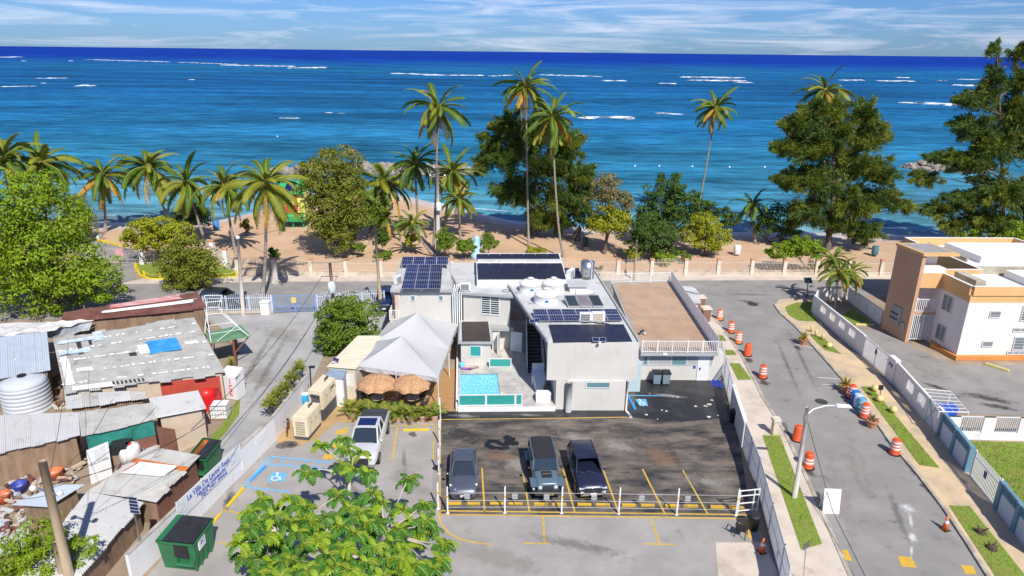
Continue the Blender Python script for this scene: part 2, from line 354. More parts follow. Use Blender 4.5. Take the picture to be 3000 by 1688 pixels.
# beach road with its far pavement
flat('road', [(-88.03, 68.98, 0), (-43.44, 71.98, 0), (-25.22, 73.45, 0), (20.12, 75.39, 0), (41.78, 76.39, 0), (90.55, 78.48, 0), (79.68, 67.98, 0), (47.09, 70.43, 0), (36.78, 70.76, 0), (28.65, 68.56, 0), (19.55, 65.15, 0), (16.8, 68.6, 0), (-12.87, 65.13, 0), (-30.31, 62.7, 0), (-75.89, 58.3, 0)], m_asph, 0)
mb = MB(); fe = [(-43.44, 71.98, 0), (-25.22, 73.45, 0), (20.12, 75.39, 0), (41.78, 76.39, 0), (73.47, 77.75, 0)]; be = [(-42.04, 73.72, 0), (-25.83, 75.42, 0), (20.55, 77.19, 0), (42.68, 78.24, 0), (75.08, 79.66, 0)]
mb.prism(fe+be[::-1], -.1, .1)
mb.obj('pavement', m_conc)['kind'] = 'structure'
# side street
KL = [(19.48, 67.64, 0), (20.05, 65.46, 0), (20.24, 60.72, 0), (20.02, 54.65, 0), (19.43, 48.42, 0), (19.26, 47.07, 0), (19.08, 42.1, 0), (18.25, 35.32, 0), (17.19, 28.01, 0), (16.79, 24.51, 0)]
KR = [(31.08, 70.58, 0), (29, 68.99, 0), (27.76, 67.39, 0), (27.49, 64.91, 0), (27.66, 61.11, 0), (27.37, 54.98, 0), (27.12, 50.58, 0), (26.98, 47.14, 0), (26.05, 40.56, 0), (25.84, 36.84, 0), (25.47, 33.57, 0), (24.96, 30.58, 0), (24.47, 28.12, 0), (24, 25.41, 0)]
flat('side_street', KL+KR[::-1], m_asph, .004)
def kerb(name, line, w, h, mat, side):
    mb = MB(); L = []; 
    for i, p in enumerate(line):
        a, b_ = line[max(0, i-1)], line[min(len(line)-1, i+1)]
        u = Vector((b_[0]-a[0], b_[1]-a[1])).normalized(); L.append((p[0]-u.y*w*side, p[1]+u.x*w*side))
    for i in range(len(line)-1): mb.prism([line[i][:2], line[i+1][:2], L[i+1], L[i]], -.05, h)
    o = mb.obj(name, mat); o['kind'] = 'structure'; return L
# hotel-side pavement, between the lot fence and the kerb
WL = [(17.91, 68.64, 0), (18.57, 65.41, 0), (18.45, 60.67, 0), (18.24, 56.58, 0), (17.94, 53.34, 0), (17.42, 49.02, 0), (16.82, 44.54, 0), (16.12, 40.79, 0), (15.12, 35.71, 0), (14.31, 31.29, 0), (13.55, 27.21, 0), (12.85, 24.45, 0)]
kl2 = kerb('kerb', KL[1:], .22, .11, m_kerb, 1)
flat('pavement', kl2+WL[::-1], m_conc, .07)
kr2 = kerb('kerb', KR[1:], .2, .12, m_kerb, -1)
WR = [(32.14, 69.95, 0), (32.99, 69.33, 0), (30.68, 64.06, 0), (29.89, 59.25, 0), (30.45, 52, 0), (30.18, 44.84, 0), (29.84, 41.07, 0), (29.04, 36.32, 0), (28.23, 30.96, 0), (27.78, 27.42, 0)]
flat('pavement', kr2+WR[::-1], m_rust_conc, .08)
# grass strips
def lawn(pts, z, label, dens=140, h=.07, seed=1):
    o = flat('grass_strip', pts, m_grass, z); o['kind'] = 'structure'
    rg = random.Random(seed); mb = MB(); xs = [p[0] for p in pts]; ys = [p[1] for p in pts]
    n = len(pts); A = abs(sum(pts[i][0]*pts[(i+1) % n][1]-pts[(i+1) % n][0]*pts[i][1] for i in range(n)))/2
    cnt = 0; want = int(A*dens)
    while cnt < want:
        x, y = rg.uniform(min(xs), max(xs)), rg.uniform(min(ys), max(ys)); ins = False; j = n-1
        for i in range(n):
            if (pts[i][1] > y) != (pts[j][1] > y) and x < (pts[j][0]-pts[i][0])*(y-pts[i][1])/(pts[j][1]-pts[i][1])+pts[i][0]: ins = not ins
            j = i
        if not ins: continue
        cnt += 1; a = rg.random()*6.28; w = .025; hh = h*rg.uniform(.5, 1.2); dx, dy = math.cos(a)*w, math.sin(a)*w; lx, ly = rg.uniform(-.05, .05), rg.uniform(-.05, .05)
        mb.add([(x-dx, y-dy, z), (x+dx, y+dy, z), (x+lx, y+ly, z+hh)], [(0, 1, 2)])
    b_ = mb.obj('grass', m_blade); tag(b_, label, 'grass', None, 'stuff')
lawn([(18.59, 52.89, 0), (19.44, 52.91, 0), (19.49, 49.85, 0), (18.35, 49.76, 0)], .085, 'short grass square in the hotel pavement nearest the blue painted bay', seed=2)
lawn([(17.42, 41.3, 0), (18.63, 41.33, 0), (16.87, 30.31, 0), (15.55, 29.81, 0)], .085, 'long grass strip around the foot of the street lamp', seed=3)
lawn([(18.8, 58.94, 0), (19.73, 58.96, 0), (19.74, 57.69, 0), (18.7, 57.66, 0)], .085, 'smallest grass square in the pavement beside the orange barrels', seed=4)
lawn([(18.68, 55.62, 0), (19.69, 55.65, 0), (19.72, 54.57, 0), (18.58, 54.54, 0)], .085, 'middle small grass square in the pavement beside the orange barrels', seed=5)
lawn([(28.51, 66.7, 0), (30.07, 67.97, 0), (32.08, 68.45, 0), (30.46, 64.52, 0), (30.37, 62.68, 0), (28.43, 62.89, 0), (28.01, 64.45, 0)], .1, 'grass corner below the palms at the street corner', seed=6)
lawn([(28, 59.2, 0), (29.06, 58.82, 0), (29.04, 54.96, 0), (27.96, 55.87, 0)], .1, 'grass wedge with a yellow ball beside the white street wall', seed=7)
lawn([(27.83, 48.8, 0), (28.65, 48.82, 0), (27.48, 37.58, 0), (26.37, 37.9, 0)], .1, 'long grass strip with three yellow balls beside the white wall', seed=8)
lawn([(25.78, 33.74, 0), (26.96, 33.69, 0), (26.22, 27.86, 0), (24.65, 27.84, 0)], .1, 'patchy grass strip with tree stumps in the lower right corner', seed=9, dens=90)
# lots
flat('gravel_lot', [(-30.31, 62.7, 0), (-23.79, 63.36, 0), (-17.37, 64.99, 0), (-12.87, 65.13, 0), (-11.41, 56.92, 0), (-16.45, 56.02, 0), (-15.71, 47.54, 0), (-17.92, 34.76, 0), (-18.42, 33.12, 0), (-20.53, 35.06, 0), (-19.68, 40.06, 0), (-20.14, 44.23, 0), (-24.6, 56.56, 0)], m_gravel, -.005)
flat('parking_lot', [(-15.55, 46.98, 0), (-15.94, 40.22, 0), (-17.41, 32.61, 0), (-18.09, 27.43, 0), (-18.58, 23.09, 0), (13.1, 23.51, 0), (13.83, 27.96, 0), (13.94, 33.06, 0), (-3.9, 32.45, 0), (-5.06, 43.81, 0), (-5.4, 46.67, 0)], m_asph_lot, .004)
HP = [(-5.07, 43.96, 0), (-3.91, 32.6, 0), (13.67, 32.54, 0), (13.64, 31.85, 0), (15.65, 40.78, 0), (16.91, 48.31, 0), (16.93, 49.78, 0), (16.98, 51.99, 0), (-5.89, 51.41, 0)]
flat('hotel_lot', HP, m_asph_dark, .008)
flat('sealed_strip', [(-5.11, 44.61, 0), (-4.94, 42.94, 0), (1.58, 43.32, 0), (8.48, 43.77, 0), (9.72, 43.5, 0), (12.35, 43.17, 0), (15.7, 43.73, 0), (17.16, 50.4, 0), (10.15, 50.54, 0), (9.25, 45.14, 0)], m_seal, .012)
flat('generator_yard', [(-16.03, 40.14, 0), (-15.55, 46.98, 0), (-12.62, 46.23, 0), (-10.97, 47.09, 0), (-5.46, 47.22, 0), (-4.99, 42.71, 0), (-12.36, 42.55, 0), (-13.1, 40.41, 0), (-14.17, 39.33, 0)], m_ochre, .012)
flat('neighbour_lot', [(31.15, 61.38, 0), (35.16, 60.81, 0), (36.29, 57.45, 0), (37.76, 53.17, 0), (45.5, 53.37, 0), (51.48, 53.52, 0), (45.03, 45.68, 0), (37.85, 44.6, 0), (32.74, 44.89, 0), (30.72, 43.38, 0), (31.06, 46.41, 0), (31.2, 52.34, 0)], m_asph, .006)
flat('pavement', [(11.14, 30.41, 0), (13.73, 30.45, 0), (13.74, 27.96, 0), (13.72, 26.32, 0), (10.23, 26.27, 0), (10.79, 28.84, 0)], m_conc, .02)

# ---------------------------------------------------------------- hotel
GR = [(1.3, .58, .8, (.3, .28, .25), .45)]
m_grey = M('grey_render', (.57, .55, .505), .85, var=.05, scale=.6, bump=.15, bscale=12, spots=GR, sstretch=(2, 2, .22))
m_grey_d = M('grey_trim_paint', (.36, .37, .37), .8, var=.07, scale=.8)
m_roofw = M('roof_membrane', (.53, .535, .525), .85, scale=.5, col2=(.33, .33, .315), lo=.45, hi=.8, detail=9, spots=[(.8, .58, .75, (.2, .18, .15), .6), (2.5, .63, .72, (.22, .2, .18), .5)])
m_white = M('white_paint', (.7, .7, .69), .6, var=.04, scale=1)
m_whiter = M('white_render', (.74, .73, .71), .85, var=.06, scale=.7, col2=(.55, .54, .51), lo=.55, hi=.85, detail=8, spots=GR, sstretch=(2, 2, .3))
m_terr = M('terrace_roof_coat', (.44, .31, .21), .9, scale=.4, col2=(.33, .2, .12), lo=.4, hi=.75, detail=10, spots=[(.6, .57, .7, (.52, .42, .31), .6), (1.2, .6, .72, (.2, .12, .08), .6)])
m_teal = M('teal_glass', (.03, .30, .27), .12, var=.05, spec=.6)
m_dglass = M('dark_glass', (.03, .045, .055), .08, var=.1, spec=.7)
m_bluegl = M('blue_grey_glass', (.12, .24, .27), .1, var=.1, spec=.6)
m_louv = M('louvre_aluminium', (.72, .78, .78), .4, var=.04)
m_pv = M('solar_cell', (.010, .018, .075), .16, var=.3, scale=.8, spec=.5)
m_frame = M('panel_frame_aluminium', (.62, .63, .65), .35, metal=.6, var=.05)
m_mat = M('solar_pool_mat', (.020, .022, .042), .38, var=.25, scale=.9, bump=.3, bscale=20)
m_mat_br = M('faded_solar_mat', (.05, .035, .032), .6, var=.25, scale=.9, bump=.3, bscale=20)
m_steel = M('galvanised_steel', (.55, .56, .57), .3, metal=.9, var=.12, scale=2)
m_black = M('black_plastic', (.02, .02, .022), .5, var=.2)
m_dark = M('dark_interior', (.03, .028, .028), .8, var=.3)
m_deck = M('deck_tile', (.58, .55, .5), .6, scale=1.2, col2=(.36, .35, .34), detail=7)
m_step = M('dark_stair_tread', (.16, .14, .13), .75, scale=3, col2=(.09, .08, .075))
m_stair = M('stair_blue_grey', (.42, .52, .55), .6, var=.06)
m_peach = M('peach_render', (.62, .42, .3), .85, var=.06)
m_pool = M('pool_shell', (.30, .66, .74), .4, var=.06)
HOT = thing('hotel_building', 'grey flat-roofed beach hotel with solar panels, tanks and pool terrace beside the parking lot', 'building', (3.3, 44.6, 0))
def inset(poly, d):
    n = len(poly); ar = sum(poly[i][0]*poly[(i+1) % n][1]-poly[(i+1) % n][0]*poly[i][1] for i in range(n)); s = 1 if ar > 0 else -1; out = []
    for i in range(n):
        a, b_, c = Vector(poly[i-1][:2]), Vector(poly[i][:2]), Vector(poly[(i+1) % n][:2])
        u, v = (b_-a).normalized(), (c-b_).normalized(); n1, n2 = Vector((-u.y, u.x))*s, Vector((-v.y, v.x))*s
        k = d/max(.35, 1+n1.dot(n2)); out.append(b_+(n1+n2)*k)
    return out
def block(name, poly, z0, z1, mat, parent=HOT): return MB().prism([p[:2] for p in poly], z0, z1).obj(name, mat, parent)
# main block, upper floor over a smaller ground floor
MAIN = [(2.6, 44.76, 5.4), (9.14, 44.82, 5.4), (7.73, 62.43, 5.4), (5.2, 62.34, 5.4), (4.9, 58.15, 5.4), (-0.56, 57.96, 5.4)]
block('roof_slab', MAIN, 5.16, 5.4, m_grey_d)
uA = (Vector(MAIN[1][:2])-Vector(MAIN[0][:2])).normalized(); vA = (Vector(MAIN[2][:2])-Vector(MAIN[1][:2])).normalized()
fA, fB = Vector(MAIN[0][:2]), Vector(MAIN[1][:2])
block('front_wall', [fA-vA*.003, fB-vA*.003, fB+vA*.3, fA+vA*.3], 2.4, 5.401, m_grey)
block('upper_wall', [fA+uA*2.2+vA*.3, fB-uA*.05+vA*.3, Vector(MAIN[2][:2])-uA*.05, Vector(MAIN[3][:2]), Vector(MAIN[4][:2]), Vector(MAIN[5][:2])+uA*2.2], 2.4, 5.16, m_grey)
block('upper_floor', [fA+uA*2.2+vA*.3, fB-uA*.05+vA*.3, fB-uA*.05+vA*9, fA+uA*2.2+vA*9], 2.3, 2.4, m_grey_d)
ed = inset(MAIN, .12)
block('roof_deck', ed, 5.4, 5.43, m_roofw)
mb = MB()
for i in (1, 5):
    a, b_ = MAIN[i], MAIN[(i+1) % 6]; mb.wall(lerp(a, b_, .003), lerp(a, b_, .99), .16, 5.4, 5.56)
mb.obj('parapet', m_grey_d, HOT)
GF = [(4.13, 44.62, 0), (8.37, 44.71, 0)]
uM = Vector(MAIN[2][:2])-Vector(MAIN[1][:2]); uM.normalize()
block('ground_wall', [GF[0], GF[1], Vector(GF[1][:2])+uM*12, Vector(GF[0][:2])+uM*12], 0, 2.4, m_grey)
block('recessed_wall', [(3.3, 44.75, 0), (4.19, 44.77, 0), Vector((4.19, 44.77, 0)[:2])+uM*12, Vector((3.3, 44.75, 0)[:2])+uM*12], .01, 2.39, m_grey)
MB().tube([Vector((4.24, 44.47, 0)), Vector((4.24, 44.47, 0))+Vector((0, 0, 2.38))], .22, 12).obj('round_column', m_grey_d, HOT, True)
w = HOT.location
def win(p, q, z0, z1, pane, frame, name='window', louvre=0, mull=0, t=.07, parent=HOT, fw=.07):
    """window standing 3 mm proud of the wall line p-q (p to the left seen from outside)"""
    u = Vector((q[0]-p[0], q[1]-p[1])); L = u.length; u.normalize(); nr = Vector((u.y, -u.x)); P = Vector(p[:2])+nr*(t/2-.01)
    def at(s): v = P+u*s; return (v.x, v.y)
    o = MB().wall(at(0), at(L), t*.5, z0, z1).obj(name, pane, parent, loc=(P.x, P.y, z0))
    f = MB()
    for a, b_ in ((0, fw), (L-fw, L)): f.wall(at(a), at(b_), t, z0, z1)
    for a, b_ in ((z0, z0+fw), (z1-fw, z1)): f.wall(at(fw), at(L-fw), t, a, b_)
    for k in range(mull): s = L*(k+1)/(mull+1); f.wall(at(s-fw/2), at(s+fw/2), t, z0+fw, z1-fw)
    def sub(m_, nm, mt):
        s = m_.obj(nm, mt, None)
        base = Vector((P.x, P.y, z0)); 
        for v in s.data.vertices: v.co -= base
        s.parent = o
        return s
    sub(f, 'frame', frame)
    for k in range(louvre):
        h = (z1-z0-2*fw)/louvre; zz = z0+fw+h*(k+.15)
        a, b_ = at(fw*.8), at(L-fw*.8)
        s = MB(); off = nr*.035
        s.slab((a[0]+off.x, a[1]+off.y, zz), (b_[0]+off.x, b_[1]+off.y, zz), (b_[0]-nr.x*.02, b_[1]-nr.y*.02, zz+h*.6), (a[0]-nr.x*.02, a[1]-nr.y*.02, zz+h*.6), .012)
        sub(s, 'louvre', m_louv)
    return o
win(lerp(GF[0], GF[1], .31), lerp(GF[0], GF[1], .735), 1.85, 2.38, m_bluegl, m_white)
# left wing
LW = [(-10.37, 54.83, 5.7), (-5.01, 55.01, 5.7), (-6.2, 64.31, 5.7), (-10.81, 64.14, 5.7)]
block('roof_slab', LW, 5.45, 5.7, m_grey_d)
block('roof_deck', inset(LW, .1), 5.7, 5.73, m_roofw)
LWw = inset(LW, .3); LWw[1] = LWw[1]+Vector((.1, 0))
block('wing_wall', [lerp(LWw[0], LWw[1], .06), LWw[1], LWw[2], lerp(LWw[3], LWw[2], .06)], 2.35, 5.45, m_grey)
bl = lerp(LWw[0], LWw[1], -.10)
block('balcony_base', [bl, lerp(LWw[0], LWw[1], .06), lerp(LWw[0], LWw[3], .45), (bl[0]-.1, lerp(LWw[0], LWw[3], .45)[1])], 1.75, 2.75, m_grey)
block('lower_wall', [lerp(LWw[0], LWw[1], .02), lerp(LWw[0], LWw[1], .98), LWw[2], LWw[3]], 0, 2.35, m_peach)
block('balcony_recess', [lerp(LWw[0], LWw[1], .0), lerp(LWw[0], LWw[1], .059), lerp(LWw[3], LWw[2], .059), lerp(LWw[3], LWw[2], 0)], 2.75, 5.44, m_peach)
def railing(name, p, q, z0, h, mat, parent, step=.14, bw=.035, posts=0):
    mb = MB(); L = math.hypot(q[0]-p[0], q[1]-p[1]); n = max(2, int(L/step))
    mb.wall(p, q, .05, z0+h-.05, z0+h); mb.wall(p, q, .05, z0+.06, z0+.11)
    u = ((q[0]-p[0])/L, (q[1]-p[1])/L)
    for i in range(n+1): mb.obox(lerp(p, q, i/n), u, bw, bw, z0+.11, z0+h-.05)
    for i in range(posts): mb.obox(lerp(p, q, i/(posts-1)), u, .09, .09, z0, z0+h+.05)
    return mb.obj(name, mat, parent)
railing('balcony_railing', bl, lerp(LWw[0], LWw[1], .055), 2.78, .95, m_white, HOT, posts=2)
railing('balcony_railing', bl, (bl[0]-.1, lerp(LWw[0], LWw[3], .45)[1]), 2.78, .95, m_white, HOT, posts=3)
wl_ = (LWw[0][0]*.94+LWw[1][0]*.06, LWw[0][1]*.94+LWw[1][1]*.06)
for s in (.23, .76): win(lerp(wl_, LWw[1], s), lerp(wl_, LWw[1], s+.10), 4.55, 5.1, m_bluegl, m_white)
# middle block
MID = [(-4.44, 55.46, 5.3), (0.18, 54.65, 5.3), (-0.52, 60.44, 5.3), (-5.65, 60.26, 5.3)]
block('roof_slab', MID, 5.1, 5.3, m_grey_d); block('roof_deck', inset(MID, .1), 5.3, 5.33, m_roofw)
Mw = inset(MID, .28); block('middle_wall', Mw, 0, 5.1, m_grey)
win(lerp(Mw[0], Mw[1], .38), lerp(Mw[0], Mw[1], .78), 3.3, 5.05, m_dglass, m_white, louvre=8, mull=1)
for i in range(5):
    p = lerp(LWw[1], Mw[0], .15+i*.17); MB().tube([(p[0], p[1]-.15, 1.2), (p[0], p[1]-.15, 5.2+.1*(i % 3)), (p[0]+.1, p[1]+1.2, 5.6)], .05, 6).obj('conduit', m_louv, HOT, True)
# link roof between the two wings, under the penthouse mats
block('link_roof', [(-5.81, 60.56, 5.2), (-3.2, 60.65, 5.2), (-3.47, 64.56, 5.2), (-6.36, 64.45, 5.2)], 4.9, 5.2, m_roofw)
PH = [(-3.1, 56.9, 5.95), (4.88, 57.27, 5.95), (4.74, 65.68, 5.95), (-3.61, 65.36, 5.95)]
block('penthouse', PH, 5.0, 5.95, m_whiter)
MB().wall([(-3.33, 62.51, 5.95)][0], [(4.66, 62.81, 5.95)][0], .55, 5.95, 6.12).obj('ridge', m_roofw, HOT)
# laundry nook, bath block
BB = [(-4.36, 51.27, 2.55), (-1.46, 51.28, 2.55), (-1.9, 55.99, 2.55), (-4.63, 55.91, 2.55)]
block('bath_roof', BB, 2.3, 2.55, m_grey_d); block('roof_deck', inset(BB, .12), 2.55, 2.58, m_roofw)
Bw = inset(BB, .22); block('bath_wall', Bw, .35, 2.3, m_grey)
win(lerp(Bw[0], Bw[1], .29), lerp(Bw[0], Bw[1], .69), 1.1, 2.1, m_teal, m_white)
LA = [(-1.78, 54.23, 2.5), (0.21, 54.21, 2.5), (0.03, 55.61, 2.5), (-1.88, 55.56, 2.5)]
block('laundry_roof', LA, 2.25, 2.5, m_grey_d)
La = inset(LA, .15)
block('laundry_wall', [lerp(La[0], La[1], .0), lerp(La[0], La[1], .38), lerp(La[3], La[2], .38), La[3]], .35, 2.25, m_white)
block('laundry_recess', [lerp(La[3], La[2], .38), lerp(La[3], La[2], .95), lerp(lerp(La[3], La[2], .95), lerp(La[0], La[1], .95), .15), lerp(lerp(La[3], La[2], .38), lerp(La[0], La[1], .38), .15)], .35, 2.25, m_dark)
dp = lerp(La[0], La[1], .93)
MB().wall(dp, (dp[0]+1.0, dp[1]-.35), .05, .38, 2.2).obj('open_door', m_louv, HOT)
dp = lerp(La[0], La[1], .36); MB().wall(dp, (dp[0]-.15, dp[1]-.9), .05, .38, 2.2).obj('open_door', m_white, HOT)
# stairs
st0, st1 = Vector((1.35, 50.05, 0.35)), Vector((1.29, 54.18, 3)); sw = Vector((2.57, 50.08, 0.35))-st0; sw.z = 0; sw = sw.normalized()*1.15
st1 = Vector((st1.x, st1.y, 0))
N = 14; dv = Vector((st1.x-st0.x, st1.y-st0.y))/N; SR = 2.55/N
base = MB()
for i in range(N):
    a = Vector((st0.x, st0.y))+dv*i; base.prism([a, a+sw.xy, a+sw.xy+dv, a+dv], max(.36, .35+SR*(i+1)-.3), .35+SR*(i+1)-.03)
stair = base.obj('stair', m_dark, HOT, loc=(st0.x, st0.y, .35))
for i in range(N):
    a = Vector((st0.x, st0.y))+dv*i; s = MB().prism([a-dv*.1, a+sw.xy-dv*.1, a+sw.xy+dv*.98, a+dv*.98], .35+SR*(i+1)-.03, .35+SR*(i+1)+.02).obj('tread', m_step)
    for v in s.data.vertices: v.co -= Vector((st0.x, st0.y, .35))
    s.parent = stair
for sd in (-.06, 1.06):
    a = Vector((st0.x, st0.y))+sw.xy*sd; b_ = a+dv*N; mb = MB()
    mb.slab((a.x, a.y, .36), (a.x, a.y, 1.25), (b_.x, b_.y, 3.85), (b_.x, b_.y, 2.75), .06)
    mb.obj('stair_side', m_stair, HOT)
block('stair_landing', [Vector((st0.x, st0.y))+dv*N, Vector((st0.x, st0.y))+sw.xy+dv*N, Vector((st0.x, st0.y))+sw.xy+dv*(N+5), Vector((st0.x, st0.y))+dv*(N+5)], 2.7, 2.9, m_grey_d)
# pool deck and pool
PD = [(-3.87, 44.32, 0.35), (0.85, 44.53, 0.35), (3.28, 44.58, 0.35), (2.94, 52.22, 0.35), (2.02, 61.42, 0.35), (-5.07, 61.22, 0.35)]
PL = [(-4.08, 49.73, 0.35), (-1.11, 49.93, 0.35), (-0.72, 45.06, 0.35), (-3.72, 44.94, 0.35)]
mb = MB(); o_ = [p[:2] for p in PD]
fr = [o_[0], o_[1], PL[2][:2], PL[3][:2]]
mb.prism(fr, 0, .35); mb.prism([o_[0], PL[3][:2], PL[0][:2], lerp(o_[0], o_[5], .4)], 0, .35)
mb.prism([lerp(o_[0], o_[5], .4), PL[0][:2], PL[1][:2], lerp(o_[2], o_[3], .75), o_[3], o_[4], o_[5]], 0, .35)
mb.prism([PL[2][:2], o_[1], o_[2], lerp(o_[2], o_[3], .75), PL[1][:2]], 0, .35)
mb.obj('pool_deck', [m_deck], HOT)
MB().wall((o_[0][0]-.08, o_[0][1]+.0), (o_[5][0]-.12, o_[5][1]), .14, 0, .5).obj('pool_side_wall', m_whiter, HOT)
MB().wall((o_[0][0], o_[0][1]-.06), (o_[2][0], o_[2][1]-.06), .1, 0, .36).obj('pool_front_wall', m_whiter, HOT)
mb = MB(); q = PL
for i in range(4): a, b_ = q[i], q[(i+1) % 4]; mb.quad((a[0], a[1], .345), (b_[0], b_[1], .345), (b_[0], b_[1], -1), (a[0], a[1], -1))
mb.quad(*[(p[0], p[1], -1) for p in q]); mb.obj('pool_basin', m_pool, HOT)
m_pw = bpy.data.materials.new('pool_water'); m_pw.use_nodes = True
n, l = m_pw.node_tree.nodes, m_pw.node_tree.links; b = n['Principled BSDF']
tcx = n.new('ShaderNodeTexCoord'); vo = n.new('ShaderNodeTexVoronoi'); vo.feature = 'DISTANCE_TO_EDGE'; vo.inputs['Scale'].default_value = 7
nd = n.new('ShaderNodeTexNoise'); nd.inputs['Scale'].default_value = 1.6; md = n.new('ShaderNodeMix'); md.data_type = 'RGBA'; md.inputs['Factor'].default_value = .25
l.new(tcx.outputs['Object'], nd.inputs['Vector']); l.new(tcx.outputs['Object'], md.inputs['A']); l.new(nd.outputs['Color'], md.inputs['B']); l.new(md.outputs['Result'], vo.inputs['Vector'])
rp2 = n.new('ShaderNodeValToRGB'); rp2.color_ramp.elements[0].position = .0; rp2.color_ramp.elements[0].color = (.4, .8, .88, 1); rp2.color_ramp.elements[1].position = .12; rp2.color_ramp.elements[1].color = (.10, .50, .68, 1)
l.new(vo.outputs['Distance'], rp2.inputs['Fac']); l.new(rp2.outputs[0], b.inputs['Base Color']); b.inputs['Roughness'].default_value = .08; b.inputs['IOR'].default_value = 1.33
bpn = n.new('ShaderNodeBump'); bpn.inputs['Strength'].default_value = .4; bpn.inputs['Distance'].default_value = .05; l.new(nd.outputs['Fac'], bpn.inputs['Height']); l.new(bpn.outputs[0], b.inputs['Normal'])
MB().quad(*[(p[0], p[1], .24) for p in q]).obj('pool_water', m_pw, HOT)
def glass_screen(p, q, z0, h, cuts, label, lo=0):
    t = thing('glass_screen', label, 'screen', (p[0], p[1], z0)); fw = .07; L = math.hypot(q[0]-p[0], q[1]-p[1]); f = MB()
    cs = [0]+cuts+[1]
    for a, b_ in zip(cs, cs[1:]): MB().wall(lerp(p, q, a+fw/L), lerp(p, q, b_-fw/L), .03, z0+.12, z0+h-.06).obj('pane', m_teal, t)
    for c in cs: f.wall(lerp(p, q, max(0, c-fw/L)), lerp(p, q, min(1, c+fw/L)), .08, z0, z0+h)
    for a, b_ in zip(cs, cs[1:]): f.wall(lerp(p, q, a+fw/L), lerp(p, q, b_-fw/L), .07, z0+.04, z0+.12); f.wall(lerp(p, q, a+fw/L), lerp(p, q, b_-fw/L), .07, z0+h-.06, z0+h)
    f.obj('frame', m_white, t)
glass_screen((o_[0][0]+.05, o_[0][1]+.1), (o_[1][0]+.0, o_[1][1]+.12), .35, .95, [.43, .89], 'teal glass pool screen in white frame facing the parking lot')
glass_screen((-1.81, 50.92, 0.35), (0.02, 50.97, 0.35), .36, .85, [], 'small teal glass screen in white frame below the laundry nook')
# terrace block on the right
TE = [(10.21, 49.12, 2.7), (16.33, 49.22, 2.7), (16.35, 66.75, 2.7), (10.18, 66.1, 2.7)]
block('terrace_slab', TE, 2.4, 2.7, m_grey_d)
block('terrace_roof', inset(TE, .18), 2.7, 2.725, m_terr)
Tw = [Vector((10.01, 49.74, 0)[:2]), Vector((16.98, 49.79, 0)[:2]), Vector(TE[2][:2])+Vector((-.1, -.3)), Vector(TE[3][:2])+Vector((.2, -.3))]
block('terrace_wall', Tw, 0, 2.4, m_grey)
railing('terrace_railing', lerp(TE[0], TE[1], .01), lerp(TE[0], TE[1], .985), 2.7, 1.0, m_white, HOT, posts=6)
railing('terrace_railing', lerp(TE[3], TE[2], .0), lerp(TE[3], TE[2], .97), 2.73, 1.0, m_white, HOT, posts=4)
def bay(a, b_, z0, z1, m): return win(lerp(Tw[0], Tw[1], a), lerp(Tw[0], Tw[1], b_), z0, z1, m, m_louv, fw=.03)
bay(.075, .13, 1.35, 2.38, m_bluegl); bay(.135, .40, 1.35, 2.38, m_grey_d); bay(.405, .575, 1.35, 2.38, m_bluegl); bay(.58, .70, 1.35, 2.38, m_grey_d)
door = MB().wall(lerp(Tw[0], Tw[1], .705)+(0,) if 0 else lerp(Tw[0], Tw[1], .71), lerp(Tw[0], Tw[1], .84), .12, .02, 2.2).obj('door', m_white, HOT, loc=(*lerp(Tw[0], Tw[1], .71), .02))
bay(.845, .88, 1.35, 2.38, m_grey_d)
p = lerp(Tw[0], Tw[1], .724); s = MB().box((-.02, -.12, -.1), (.06, -.05, .1)).obj('handle', m_black); s.parent = door; s.location = (.18, 0, 1.05)
m_sign = M('accessible_blue', (.02, .08, .5), .5, var=.05)
p = lerp(Tw[0], Tw[1], .675); MB().box((p[0]-.1, p[1]-.03, 1.05), (p[0]+.1, p[1]+.02, 1.3)).obj('restroom_sign', m_sign, HOT)
p = lerp(TE[0], TE[1], .31); MB().box((p[0]-.17, p[1]-.05, 2.48), (p[0]+.17, p[1]+.02, 2.68)).obj('floodlight', m_white, HOT)
# wall drip pipe, small mark and lamps on the main front
MB().tube([(8.52, 44.71, 0), ((8.52, 44.71, 0)[0], (8.52, 44.71, 0)[1], 2.4)], .06, 8).obj('downpipe', m_whiter, HOT, True)
MB().tube([(8.52, 44.71, 0), (8.71, 43.68, 0.05)], [.07, .12], 8).obj('pipe_foot', m_whiter, HOT, True)
block('side_closet', [(9.03, 47.67, 0), (10.05, 47.69, 0), Vector((10.05, 47.69, 0)[:2])+uM*2, Vector((9.03, 47.67, 0)[:2])+uM*2], 0, 2.35, m_stair)
# fence panels along the terrace and the street

